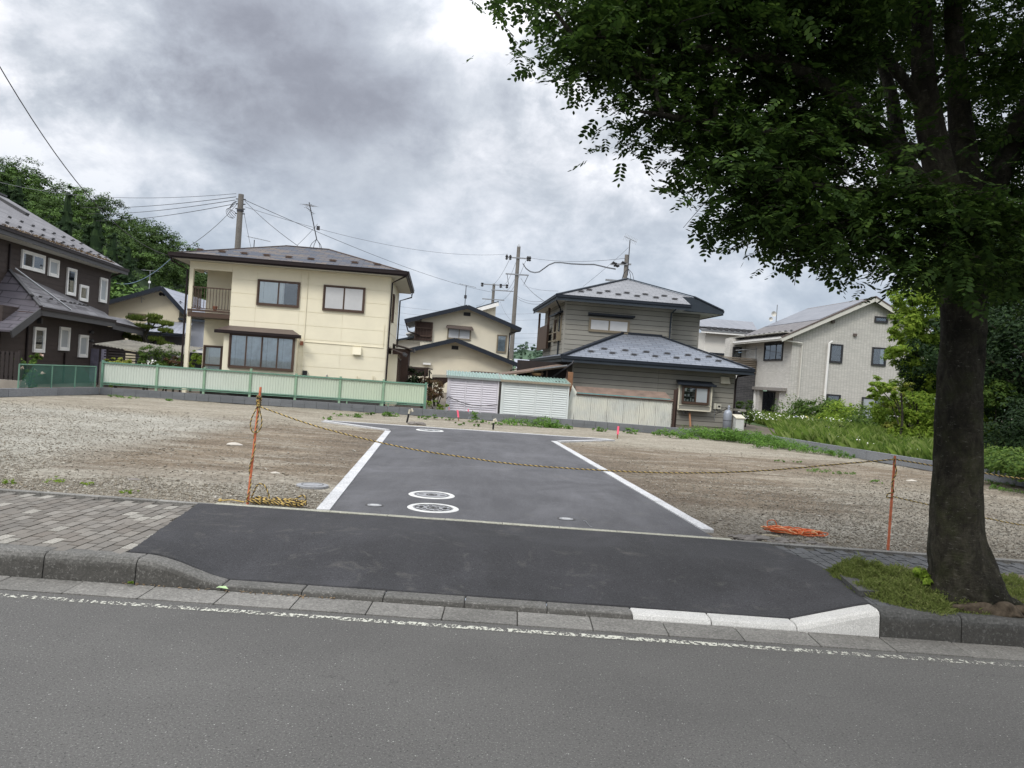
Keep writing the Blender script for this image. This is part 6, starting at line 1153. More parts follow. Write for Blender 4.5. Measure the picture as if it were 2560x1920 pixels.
c = on_q(cg(868, 0), 47); d = on_q(cg(845, 300), 47); an = T('roof_antenna', 'slender antenna with white amplifier on the pale gable house', 'antenna', (d[0], 47, d[2]), 'R'); an.add('mast', MB().tube([(d[0], 47, d[2]-.2), (d[0], 47, c[2]+.1)], .02, 6), MAT['metal_grey']); yagi(an, (c[0], 47, c[2]+.08), (1, .1, 0), .9, 5, .3); an.add('amplifier', MB().lathe((d[0], 47, d[2]+.45), [(.07, 0), (.07, .12), (0, .13)], 8), MAT['white_alu'])

# ================================================================== THINGS ON THE PLOT
def rope_pts(keys, n):      # smooth curve through key points
    K_ = np.array(keys, float); t = np.linspace(0, len(K_)-1, n); out = []
    for s in t:
        i = min(int(s), len(K_)-2); f = s-i; p0, p1, p2, p3 = K_[max(i-1, 0)], K_[i], K_[i+1], K_[min(i+2, len(K_)-1)]
        out.append(.5*((2*p1)+(-p0+p2)*f+(2*p0-5*p1+4*p2-p3)*f*f+(-p0+3*p1-3*p2+p3)*f**3))
    return np.array(out)
def twisted(th, pts, r=.0058, pitch=.055, mats=('rope_yellow', 'rope_black'), names=('yellow_strand', 'black_strand')):
    P = np.array(pts); seg = np.linalg.norm(np.diff(P, axis=0), axis=1); s = np.concatenate([[0], np.cumsum(seg)]); n = int(s[-1]/(pitch/6))+2; ss = np.linspace(0, s[-1], n); Q = np.stack([np.interp(ss, s, P[:, i]) for i in range(3)], 1)
    D_ = np.gradient(Q, axis=0); D_ /= np.linalg.norm(D_, axis=1, keepdims=True)+1e-9; ref = np.array([.31, .21, .93]); X = np.cross(D_, ref); X /= np.linalg.norm(X, axis=1, keepdims=True)+1e-9; Y = np.cross(D_, X)
    for k in (0, 1):
        a = (2*np.pi*ss/pitch+np.pi*k)[:, None]; th.add(names[k], MB().tube(Q+(X*np.cos(a)+Y*np.sin(a))*r*.62, r, 5), MAT[mats[k]])
def yb(name, label, keys, n=60, r=.0050, cat='rope', **k):
    P = rope_pts(keys, n); th = T(name, label, cat, tuple(P[0])); twisted(th, P, r, **k); return th
SLb = (-2.712, 8.15, .19); SLt = (-2.655, 8.15, 1.455); SRb = (4.073, 8.09, .19); SRt = (4.073, 8.09, 1.20)
def stake(label, b, t, r):
    b = np.array(b); t = np.array(t); th = T('rope_stake', label, 'stake', tuple(b), group='orange rope stakes'); th.add('rod', MB().tube([b+(t-b)*s_ for s_ in np.linspace(0, 1, 12)], [r*(1+.05*math.sin(i*2)) for i in range(12)], 8), MAT['orange'])
    m = MB()
    for s_ in np.arange(.02, .98, .045): p = b+(t-b)*s_; m.tube([p-(0, 0, .004), p+(0, 0, .004)], r*1.22, 8)
    th.add('ribs', m, MAT['orange'], kind='stuff'); return th
stake('taller orange rod stake left of the lane, looped with yellow and black rope', SLb, SLt, .0125); stake('shorter orange rod stake near the street tree, with rope tied at its top', SRb, SRt, .0125)
yb('barrier_rope', 'yellow and black rope sagging across the lane between the two orange stakes', [(-2.665, 8.13, 1.255), (-1.99, 8.1, 1.078), (-1.13, 8.1, .931), (-.4, 8.1, .865), (.145, 8.1, .832), (.99, 8.1, .832), (1.83, 8.1, .862), (2.67, 8.1, .943), (3.5, 8.1, 1.072), (4.07, 8.08, 1.165)], 160, .0052)
Lk = lambda x, y: on_y((560+x/4.366, 920+y/4.366), 8.13)
yb('rope_loop', 'left hanging rope loop on the taller orange stake', [Lk(372, 395), Lk(345, 460), Lk(305, 540), Lk(288, 620), Lk(300, 680), Lk(328, 705), Lk(352, 690)], 40, .005)
yb('rope_loop', 'right hanging rope loop on the taller orange stake', [Lk(385, 400), Lk(395, 480), Lk(412, 560), Lk(405, 640), Lk(380, 690), Lk(352, 700), Lk(362, 600), Lk(378, 500), Lk(380, 410)], 60, .005)
kp = []
for i in range(26): a = i*1.9; z = 1.25+.11*abs(math.sin(i*.7)); kp.append((-2.665+.024*math.cos(a), 8.15+.024*math.sin(a), z))
yb('rope_knot', 'knot of striped rope wound round the taller orange stake', kp, 160, .0058)
kp = [(-2.70+.017*math.cos(t*2.2)+(.03*t/22)*0, 8.15+.017*math.sin(t*2.2), .95-.72*t/22) for t in np.arange(0, 22, .5)]
kp = [(SLb[0]+(SLt[0]-SLb[0])*((z-.19)/1.265)+.016*math.cos(z*16), 8.15-.016+.01*math.sin(z*16), z) for z in np.arange(.95, .22, -.03)]
yb('rope_tail', 'loose rope tail running down the taller orange stake', kp, 60, .0048)
# coil at its foot
rr = np.random.default_rng(12); kp = [(-2.72, 8.13, .24)]
for i in range(120): t = i/120*2*math.pi*7.5; kp.append((-2.42+.27*math.cos(t)*(.75+.3*rr.random())+.04*rr.normal(), 8.20+.065*math.sin(t)+.012*rr.normal(), .212+.045*rr.random()+.025*(i/120)))
kp += [(-2.3, 8.2, .25), (-2.2, 8.2, .30), (-2.15, 8.2, .33), (-2.11, 8.2, .30), (-2.12, 8.2, .23)]
yb('rope_coil', 'heap of yellow and black rope lying at the foot of the taller stake', kp, 700, .0068)
yb('rope_loop', 'upright loop of rope standing out of the rope heap', [(-2.70, 8.2, .24), (-2.64, 8.2, .40), (-2.58, 8.2, .42), (-2.53, 8.2, .36), (-2.50, 8.2, .27), (-2.54, 8.2, .23)], 30, .0058); solo('rope_end', MB().lathe((-3.0, 8.14, .215), [(.012, 0), (.022, .012), (.012, .03)], 6).tube([(-3.0, 8.14, .225), (-2.88, 8.15, .24), (-2.75, 8.15, .225)], .006, 5), MAT['rope_yellow'], 'frayed yellow rope end left of the rope heap', 'rope end')
# ropes going right from the shorter stake
yb('barrier_rope', 'upper striped rope running right from the shorter stake behind the tree trunk', [(4.07, 8.08, 1.165), (4.49, 8.1, 1.125), (5.0, 8.1, 1.085), (5.45, 8.1, 1.055), (6.2, 8.1, 1.05), (7.5, 8.1, 1.15)], 60, .0058)
yb('barrier_rope', 'lower thin rope running right from the shorter stake behind the tree trunk', [(4.06, 8.07, .775), (4.6, 8.1, .69), (5.1, 8.1, .61), (5.49, 8.1, .565), (6.3, 8.1, .52), (7.5, 8.1, .55)], 60, .0045)
kp = [(4.073+.018*math.cos(z*24), 8.09-.018+.008*math.sin(z*24), z) for z in np.arange(1.18, .80, -.02)]+[(4.02, 8.07, .80), (4.01, 8.07, .76), (4.05, 8.06, .765)]
yb('rope_winding', 'rope wound down the upper part of the shorter stake', kp, 60, .0052)
for k, x in enumerate((7.52,)): stake('orange stake beyond the tree at the right edge', (x, 8.1, .19), (x, 8.1, 1.2), .0125)
# orange cord heap on the right
oc = T('cord_heap', 'tangled heap of bright orange cord on the gravel right of the lane', 'cord', (3.3, 8.7, .2)); rr = np.random.default_rng(3)
for nm, mt, n in (('orange_cord', 'orange_rope', 150), ('pale_cord', 'orange_pale', 45)):
    kp = []
    for i in range(n): t = i*.55; kp.append((3.28+.30*math.cos(t)*(.5+.6*rr.random())+.03*rr.normal(), 8.68-.04*math.cos(t)+.07*math.sin(t)*(.4+.9*rr.random())+.02*rr.normal(), .21+.055*rr.random()))
    oc.add(nm, MB().tube(rope_pts(kp, n*4), .0055, 5), MAT[mt])
oc.add('loop', MB().tube(rope_pts([(3.12, 8.7, .24), (3.08, 8.72, .33), (3.0, 8.72, .31), (3.02, 8.7, .23)], 20), .005, 5), MAT['orange_rope'])
p0 = on_z(c8(845, 378)); p1 = on_z(c8(940, 385)); solo('stick', MB().tube([(p0[0], p0[1], .215), ((p0[0]+p1[0])/2, p0[1]-.01, .222), (p1[0], p1[1], .212)], .007, 6), plain('pale_stick', (.55, .48, .34), .9), 'short pale wooden stick lying on the gravel below the orange cord', 'stick')
# manhole covers
def cover(name, label, c, R_, kind, z=.2135, grp=None):
    th = T(name, label, 'manhole cover', (c[0], c[1], z), group=grp); ri = R_*.79
    th.add('ring', MB().lathe((c[0], c[1], z-.03), [(ri, 0), (ri, .035), (ri+.01, .037), (R_-.012, .037), (R_, .03), (R_, 0)], 40), MAT['white_paint']); th.add('lid', MB().lathe((c[0], c[1], z-.03), [(ri-.004, 0), (ri-.004, .033), (0, .033)], 40), MAT['iron'])
    th.add('inner_ring', MB().lathe((c[0], c[1], z-.03), [(ri*.88, .032), (ri*.88, .037), (ri*.91, .037), (ri*.91, .032)], 40), MAT['iron_tread'])
    for s in (-1, 1): th.add('key_hole', MB().box((c[0]+s*ri*.58-.03, c[1]-.008, z+.0035), (c[0]+s*ri*.58+.03, c[1]+.008, z+.0075)), MAT['black'])
    if kind: 
        m = MB()
        for i in range(-8, 9):
            for j in range(-8, 9):
                x = i*.045; y = j*.045
                if math.hypot(x, y) < ri*.85 and math.hypot(x, y) > .09 and (i+j) % 2 == 0: m.box((c[0]+x-.019, c[1]+y-.012, z), (c[0]+x+.019, c[1]+y+.012, z+.0075))
        th.add('tread_pattern', m, MAT['iron_tread'], kind='stuff')
    th.add('emblem', MB().lathe((c[0], c[1], z), [(.055, .002), (.055, .008), (.07, .008), (.07, .002)], 20).box((c[0]-.03, c[1]-.01, z), (c[0]+.03, c[1]+.01, z+.007)).box((c[0]-.01, c[1]-.04, z), (c[0]+.01, c[1]+.04, z+.007)), MAT['iron_tread']); return th
q1 = Zc(960, 1180, 7.373); g1 = on_z(q1(880, 425), .213); g2 = on_z(q1(905, 665), .213)
w1 = abs(on_z(q1(1305, 455), .213)[0]-on_z(q1(450, 400), .213)[0])/2; w2 = abs(on_z(q1(1385, 700), .213)[0]-on_z(q1(428, 640), .213)[0])/2
cover('manhole_cover', 'farther of the two round manhole covers on the lane, with a smooth grey lid', g1, w1, 0, grp='manhole covers on the lane'); cover('manhole_cover', 'nearer round manhole cover on the lane, with a ribbed lid and wide white ring', g2, w2, 1, grp='manhole covers on the lane')
g3 = on_z(c7(675, 187), .213); cover('manhole_cover', 'flat distant manhole cover at the far end of the lane', (g3[0], min(g3[1], 20.1)), .36, 0, grp='manhole covers on the lane')
for c, lb in ((on_z(c7(335, 647), .213), 'small round valve cover near the left edge of the lane'), (on_z(c7(1513, 731), .213), 'small round valve cover near the right edge of the lane')):
    th = T('valve_cover', lb, 'valve cover', (c[0], c[1], .213), group='small valve covers'); th.add('ring', MB().lathe((c[0], c[1], .195), [(.085, 0), (.085, .022), (.105, .022), (.105, 0)], 20), MAT['iron_tread']); th.add('lid', MB().lathe((c[0], c[1], .195), [(.08, 0), (.08, .023), (0, .023)], 20), MAT['iron']); th.add('slot', MB().box((c[0]-.045, c[1]-.012, .217), (c[0]+.045, c[1]+.012, .2205)), MAT['white_paint'])
c = on_z(c6(1920, 130), .2); th = T('drain_cover', 'round grey metal cover half sunk in the soil left of the lane', 'manhole cover', (c[0], c[1], .19)); th.add('lid', MB().lathe((c[0], c[1], .17), [(.20, 0), (.20, .035), (.17, .04), (0, .038)], 28), MAT['iron']); th.add('rim', MB().lathe((c[0], c[1], .2), [(.13, .005), (.13, .012), (.14, .012), (.14, .005)], 24), MAT['iron_tread'])
a = on_z(c7(1620, 742), .216); b = on_z(c7(1672, 780), .216); solo('wire_scrap', MB().tube(rope_pts([(a[0], a[1], .218), (a[0]+.02, a[1]-.06, .219), (b[0]-.02, b[1]+.03, .218), (b[0], b[1], .218)], 16), .0035, 5), MAT['metal_grey'], 'bent scrap of grey wire on the lane asphalt near the right valve cover', 'wire')
# standing water pipes and survey stakes
for (x, y, h, lb) in ((533, 135, .34, 'bent standpipe with pale wrapped head at the far left of the lane'), (1063, 180, .26, 'shorter standpipe with pale cap behind the middle of the lane end')):
    g = on_z(c7(x, y)); gy2 = min(g[1], 23); th = T('standpipe', lb, 'standpipe', (g[0], gy2, .19), group='temporary standpipes'); dx = .06 if h > .3 else .01
    th.add('pipe', MB().tube([(g[0], gy2, .17), (g[0]+dx, gy2, .19+h)], .028, 8), MAT['black']); th.add('cap', MB().tube([(g[0]+dx*.8, gy2, .19+h*.75), (g[0]+dx*1.1, gy2, .19+h*1.1), (g[0]+dx*1.4+.03, gy2, .19+h*1.2), (g[0]+dx*1.6+.06, gy2, .19+h*.95)], .033, 8), plain('pale_wrap', (.50, .47, .38), .8) if h > .3 else bpy.data.materials['pale_wrap'])
for (Z, xy, h, lb) in ((c3, (596, 1568), .36, 'tilted pink survey stake in front of the lilac shed'), (c3, (671, 1502), .2, 'short pink survey stake behind the wall before the lilac shed'), (c3, (517, 1500), .22, 'thin pink survey stake by the left corner of the lilac shed'), (c4, (722, 1585), .36, 'bright pink survey stake in front of the plastic lean-to')):
    beh = h < .3; g = on_z(Z(*xy)) if not beh else on_y(Z(*xy), 27.2); y = min(g[1], 25.2) if not beh else 27.2; x = on_y(Z(*xy), y)[0]; z = .18 if not beh else .3; th = T('survey_stake', lb, 'survey stake', (x, y, z), group='pink survey stakes'); tl = -.06 if '596' in str(xy) else 0
    w = .028 if not beh else .018 if '671' in str(xy) else .008
    th.add('post', MB().hexa([(x-w*.6, y, z), (x+w*.6, y, z), (x+w*.6, y+.02, z), (x-w*.6, y+.02, z), (x+tl-w*.6, y, z+h), (x+tl+w*.6, y, z+h), (x+tl+w*.6, y+.02, z+h), (x+tl-w*.6, y+.02, z+h)]), MAT['pink'] if beh else MAT['wood']); th.add('ribbon', MB().hexa([(x+tl*.3-w, y-.01, z+h*.35), (x+tl*.3+w, y-.01, z+h*.35), (x+tl*.3+w, y-.002, z+h*.35), (x+tl*.3-w, y-.002, z+h*.35), (x+tl-w, y-.01, z+h), (x+tl+w, y-.01, z+h), (x+tl+w, y-.002, z+h), (x+tl-w, y-.002, z+h)]), MAT['pink'])
# bigger stones
def rock(x, y, s, z=.19, flat=.5, sd=0, name='stone', label=None, mat='stone', base=None):
    r = np.random.default_rng(sd); bm_ = MB(); n = 8; prof = [(.55, 0), (1.0, .22), (.9, .62), (.5, .95), (0, 1.0)]; vs_ = []; fs = []
    for a_, b_ in prof[:-1]:
        for k in range(n): t = 2*math.pi*k/n; j = .78+.44*r.random(); vs_.append((x+s*a_*j*math.cos(t)*1.25, y+s*a_*j*math.sin(t)*.85, z-.01+s*flat*b_*(.9+.2*r.random())))
    vs_.append((x, y, z+s*flat)); m_ = len(prof)-1
    for i in range(m_-1): fs += [(i*n+k, i*n+(k+1) % n, (i+1)*n+(k+1) % n, (i+1)*n+k) for k in range(n)]
    fs += [((m_-1)*n+k, (m_-1)*n+(k+1) % n, m_*n) for k in range(n)]; return bm_.add(vs_, fs)
sm_ = plain('dark_flat_stone', (.17, .155, .14), .9, .3, 8); sl_ = plain('pale_flat_stone', (.42, .39, .34), .9, .25, 8)
lb = ['half buried pale stone in the soil left of the rope stake', 'flat pale stone behind the rope heap', 'flat rust brown stone on the bare soil at the left', 'small white stone between the two stakes on the right gravel']
for i, (uv, s, mt) in enumerate(((Zc(560, 920, 4.366)(115, 830), .11, sl_), (Zc(560, 920, 4.366)(560, 1140), .06, sl_), (c6(830, 92), .07, sm_), (Zc(2150, 1100, 3.317)(432, 338), .09, sl_))):
    g = on_z(uv); solo('stone', rock(g[0], g[1], s, .19, .4, i), mt, lb[i], 'stone')
hp = MB(); r = np.random.default_rng(4)
for i in range(22): m2 = rock(2.75+r.normal(0, .28), 8.28+r.normal(0, .09), .025+.045*r.random(), .195, .5, i+20); hp.add(m2.v, m2.f)
solo('stone_heap', hp, sm_, 'scatter of dark broken stones at the near right corner of the plot by the lane', 'stones', kind='stuff')
# clods by the far lane end
cl = MB()
for i, x in enumerate((578, 604, 630, 560)): g = on_z(c7(x, 150)); m2 = rock(g[0], 22.0, .10, .19, .9, i+50); cl.add(m2.v, m2.f)
solo('rubble', cl, sm_, 'small dark rubble pile beside the bent standpipe', 'rubble', kind='stuff')
# broken kerb piece at the planting bed
a = on_z(c8(1270, 610), .2); b = on_z(c8(1395, 690), .2); solo('broken_kerb', MB().slab([(a[0]-.02, a[1]+.05, .19), (b[0]-.08, b[1]-.02, .19), (b[0]+.12, b[1]+.02, .19), (b[0]+.10, b[1]+.20, .19), (a[0]+.12, a[1]+.1, .19)], (0, 0, .055)), MAT['kerb_dark'], 'broken dark kerb piece between the asphalt apron and the creeping plants', 'kerb piece')
# ================================================================== VEGETATION
# ---- street tree
TRX = [on_y((u*1.1573, v*1.1573), 6.15) for u, v in ((2084, 1290), (2078, 1200), (2074, 1100), (2072, 950), (2074, 800), (2080, 700), (2082, 620))]
base = np.array([TRX[0][0], 6.15, .16])
ST = T('street_tree', 'big dark street tree with mossy trunk and drooping leaves right of the asphalt apron', 'tree', tuple(base))
def limb_mesh(pts, rad, n=16, wob=.05, seed=0, flare=None):
    r = np.random.default_rng(seed); P = np.array(pts, float); m = len(P); V = []; F = []; x = np.array([1., 0, 0]); ph = r.random(6)*6.28
    for i in range(m):
        d = P[min(i+1, m-1)]-P[max(i-1, 0)]; d /= np.linalg.norm(d); x = x-d*(x@d)
        if np.linalg.norm(x) < .1: x = np.cross(d, [0, 1., .3])
        x /= np.linalg.norm(x); y = np.cross(d, x)
        for k in range(n):
            a = 2*math.pi*k/n; w_ = 1+wob*(math.sin(3*a+ph[0]+i*.3)+.6*math.sin(5*a+ph[1]-i*.22)+.5*math.sin(8*a+i*.9+ph[2]))+r.normal(0, wob*.25)
            if flare: w_ *= 1+flare(i/(m-1), a)
            V.append(P[i]+(x*math.cos(a)+y*math.sin(a))*rad[i]*w_)
    for i in range(m-1): F += [(i*n+k, i*n+(k+1) % n, (i+1)*n+(k+1) % n, (i+1)*n+k) for k in range(n)]
    return MB().add(V, F+[tuple(range((m-1)*n, m*n))])
cx0, cy0 = TRX[0][0], 6.19
keys = [(cx0+.02, cy0, .14), (cx0+.015, cy0, .26), (cx0, cy0, .40), (TRX[2][0], cy0, .75)]+[tuple(p) for p in TRX[3:]]
kp = rope_pts(keys, 60); zz_ = kp[:, 2]
rad = np.interp(zz_, [.14, .22, .34, .5, .75, 1.1, 1.6, 2.3, 2.9], [.38, .345, .285, .235, .198, .180, .168, .160, .168])
ST.add('trunk', limb_mesh(kp, rad, 72, .042, 2, lambda t, a: max(0, .22-t)*1.6*max(0, math.cos(3.2*a+.5))**2), MAT['bark'], smooth=True)
top = kp[-1]
limbs = []
def limb(ctrl, r0, r1, seed): P = rope_pts(ctrl, 18); limbs.append(P); ST.add('limb', limb_mesh(P, np.linspace(r0, r1, 18), 12, .04, seed), MAT['bark'], smooth=True)
def tp(u, v, y): return tuple(on_y((u*1.1573, v*1.1573), y))
ct = tuple(kp[-3])
limb([ct, tp(2060, 480, 6.1), tp(2020, 330, 6.1), tp(1995, 180, 6.1), tp(1990, 20, 6.2), tp(1975, -250, 6.3)], .15, .05, 3)
limb([ct, tp(2090, 460, 6.2), tp(2078, 300, 6.3), tp(2065, 150, 6.3), tp(2050, -150, 6.5)], .15, .05, 4)
limb([ct, tp(2050, 500, 6.0), tp(1960, 370, 5.9), tp(1880, 280, 5.7), tp(1790, 190, 5.6), tp(1640, 120, 5.4), tp(1450, 100, 5.2)], .13, .02, 5)
limb([ct, tp(2055, 520, 6.2), tp(1950, 330, 6.6), tp(1920, 180, 7.0), tp(1850, 0, 7.3)], .11, .03, 6)
limb([ct, tp(2120, 470, 6.2), tp(2180, 330, 6.3), tp(2230, 200, 6.4), tp(2330, 0, 6.4)], .13, .04, 7)
limb([tp(2020, 400, 6.05), tp(1900, 420, 5.6), tp(1750, 400, 5.2), tp(1600, 380, 5.0)], .05, .012, 8); limb([tp(2000, 330, 6.1), tp(1850, 300, 6.6), tp(1650, 260, 7.2), tp(1500, 230, 7.5)], .06, .012, 9)
limb([tp(2110, 480, 6.2), tp(2200, 500, 5.4), tp(2300, 520, 4.8)], .05, .015, 10); limb([tp(1880, 280, 5.7), tp(1700, 290, 5.4), tp(1500, 260, 5.1), tp(1380, 240, 5.0)], .05, .01, 11); limb([tp(2010, 250, 6.1), tp(1850, 60, 6.0), tp(1600, -100, 5.9), tp(1350, -50, 5.8)], .05, .012, 12)
# boughs: (picture position /1.1573, distance, half sizes in metres)
BG = [(1290, 20, 5.2, .42, .6, .2), (1205, 100, 5.0, .24, .4, .10), (1100, 2, 5.0, .10, .3, .03), (1370, 85, 5.3, .48, .7, .30), (1330, 165, 5.1, .28, .4, .16), (1385, 235, 5.1, .26, .4, .15), (1440, 205, 5.4, .45, .7, .28), (1480, 60, 5.6, .7, .8, .42),
      (1500, 325, 5.2, .24, .4, .18), (1500, 270, 5.4, .42, .6, .26), (1560, 400, 5.1, .28, .4, .18), (1560, 490, 5.1, .13, .3, .12), (1600, 330, 5.5, .5, .7, .30), (1620, 470, 5.2, .34, .5, .20), (1610, 180, 5.8, .7, .9, .42), (1660, 520, 5.1, .24, .4, .14),
      (1740, 430, 5.4, .5, .6, .30), (1760, 530, 5.2, .3, .45, .14), (1780, 300, 5.8, .6, .8, .38), (1760, 120, 6.0, .8, 1.0, .5), (1850, 520, 5.4, .36, .5, .18), (1880, 420, 5.6, .5, .6, .3), (1930, 560, 5.3, .22, .4, .14), (1960, 470, 5.3, .42, .5, .28), 
      (2040, 560, 5.4, .34, .3, .22), (2075, 600, 5.5, .24, .25, .16), (2110, 470, 5.3, .45, .4, .3), (2180, 590, 6.6, .36, .5, .22), (2200, 440, 6.9, .5, .7, .4), (2230, 520, 5.6, .4, .5, .26), (2170, 280, 7.6, .5, .5, .3), (2080, 60, 7.6, .6, .6, .35), (2210, 120, 5.6, .35, .5, .3), (1900, 130, 7.8, .5, .5, .25), (1850, -30, 5.4, .5, .5, .25),
      (1680, -60, 5.6, .9, 1.0, .45), (1420, -40, 5.5, .8, .9, .4), (2100, -120, 6.0, 1.2, 1.3, .6), (2300, 300, 6.2, .7, 1.0, .7), (2400, 500, 6.0, .7, 1.0, .6), (1850, -200, 6.4, 1.3, 1.4, .6)]
el = []
for u, v, y, a, b, c in BG:
    if u < 1420 and a > .12: u += 48
    elif u < 1640 and a < .4: u += 52; v -= 12
    elif u < 1640 and a > .12: u += 34
    elif u < 1800 and v > 400: v -= 8
    if a < .13: v += 4
    p = on_y((u*1.1573, v*1.1573), y); el.append((p[0], p[1], p[2], a, b, c))
X_, Y_, Z_ = top[0], top[1], top[2]
el_up = [(X_, Y_, Z_+3.6, 2.6, 2.4, 1.1), (X_-1.4, Y_-.3, Z_+2.9, 2.0, 2.0, .8), (X_+1.8, Y_+.2, Z_+2.6, 2.0, 2.2, .9), (X_+.2, Y_-1.8, Z_+2.6, 1.9, 1.3, .8), (X_+.3, Y_+2.2, Z_+2.3, 2.0, 1.3, .9), (X_, Y_, Z_+4.8, 1.8, 1.8, .8), (X_+2.4, Y_-1, Z_+1.5, 1.2, 1.4, .8), (X_-2.6, Y_+.3, Z_+2.4, 1.3, 1.4, .6)]
def compound(ells, n, r, size, per=26, clump=.30, shell=.15, asplit=1):
    E_ = np.array(ells, float); w = (E_[:, 3]*E_[:, 4]*E_[:, 5])**.66; w /= w.sum(); k = max(len(E_), n//per); ci = np.concatenate([np.arange(len(E_)), r.choice(len(E_), k-len(E_), p=w)])
    d = r.normal(size=(k, 3)); d /= np.linalg.norm(d, axis=1, keepdims=True); rad = (shell+(1-shell)*r.random(k)); cc = E_[ci, :3]+d*rad[:, None]*E_[ci, 3:6]
    li = r.integers(0, k, n); az0 = r.random(k)*6.28; tw = r.normal(size=(n, 3))*np.array([1, 1, .38])*clump*.55; P = cc[li]+tw
    az = az0[li]+r.normal(0, 1.1, n); el_ = -.28+r.normal(0, .32, n)           # rachis points outward and droops
    D = np.stack([np.cos(az)*np.cos(el_), np.sin(az)*np.cos(el_), np.sin(el_)], 1); up = np.array([[0, 0, 1.]])+r.normal(0, .28, (n, 3)); S = np.cross(D, up); S /= np.linalg.norm(S, axis=1, keepdims=True); U_ = np.cross(S, D)
    sc = size*(.75+.5*r.random(n)); npair = 5; V = []
    t_ = np.array([(0, 0), (.28, .23), (.62, .25), (1, 0), (.62, -.25), (.28, -.23)])   # pointed oval
    for j in range(npair*2+1):
        tip = j == npair*2; s = 0 if tip else (1 if j % 2 else -1); f = (1.0 if tip else .18+.78*(j//2)/npair); ln = .30*(1.0 if 2 < j < 9 else .82)*(1+.12*r.normal(size=n))
        dirv = D if tip else (S*s*.86+D*.42+U_*(-.22+.12*r.normal(size=(n, 1)))); dirv = dirv/np.linalg.norm(dirv, axis=1, keepdims=True); nn = np.cross(dirv, np.cross(U_+.18*r.normal(size=(n, 3)), dirv)); wv = np.cross(nn, dirv); wv /= np.linalg.norm(wv, axis=1, keepdims=True)
        o = P+D*(f*sc)[:, None]+U_*(-(f**2)*.22*sc)[:, None]; pts = [o+dirv*(a*ln*sc)[:, None]+wv*(b*ln*sc*1.0)[:, None]-nn*(.10*a*a*ln*sc)[:, None]*0 for a, b in t_]; V.append(np.stack(pts, 1))
    return np.stack(V, 1).reshape(-1, 3)
rL = np.random.default_rng(21); Vv = compound(el, 14500, rL, .16); Vu = compound(el_up, 6800, rL, .19, clump=.45)
ST.add('crown', np_mesh('crown', np.concatenate([Vv, Vu]), 6, ST.base), MAT['leaf_tree'])
# thin twigs linking boughs to limbs
tw = MB(); allp = np.concatenate(limbs)
nodes = [q for q in allp]
for e_ in sorted(el+el_up[:4], key=lambda e: np.linalg.norm(allp-np.array(e[:3]), axis=1).min()):
    c = np.array(e_[:3]); allp = np.array(nodes); dd = np.linalg.norm(allp-c, axis=1); s = allp[dd.argmin()]; mid = (s+c)/2+np.array([0, 0, .10+.12*rL.random()])+rL.normal(size=3)*.05; nodes += [mid, c]; tw.tube(rope_pts([s, mid, c], 7), [.018, .016, .013, .011, .009, .007, .004], 5)
    for k in range(5): q = c+rL.normal(size=3)*np.array(e_[3:6])*.7; tw.tube([c-(c-s)*.15*rL.random(), (c+q)/2+(0, 0, .04), q], [.006, .004, .002], 4)
ST.add('twigs', tw, MAT['bark'], kind='stuff')
rt = MB()
for k, (a, L_, r_) in enumerate(((-.3, .16, .045), (.1, .2, .04))):
    pts = [(cx0+.22*math.cos(a), cy0+.20*math.sin(a), .30), (cx0+.34*math.cos(a), cy0+.28*math.sin(a), .235), (cx0+(.32+L_*.5)*math.cos(a+.2), cy0+(.25+L_*.22)*math.sin(a+.2), .205), (cx0+(.36+L_)*math.cos(a+.35), cy0+(.22+L_*.3)*math.sin(a+.3), .18)]; rt.v, rt.f = rt.v, rt.f; m2 = limb_mesh(rope_pts(pts, 10), np.linspace(r_, r_*.5, 10), 8, .08, k); rt.add(m2.v, m2.f)
for k, (xa, xb, yy2, rr2) in enumerate(((-.26, .06, 5.87, .050), (-.02, .26, 5.845, .055), (.20, .52, 5.90, .05))):
    m2 = limb_mesh(rope_pts([(cx0+xa, yy2+.05, .20), (cx0+(xa*.65+xb*.35), yy2, .225), (cx0+(xa*.3+xb*.7), yy2-.01, .23), (cx0+xb, yy2+.03, .20)], 12), [rr2*(.6+.4*math.sin(math.pi*t)) for t in np.linspace(0, 1, 12)], 10, .30, 40+k); rt.add(m2.v, m2.f)
ST.add('roots', rt, MAT['root'], smooth=True)
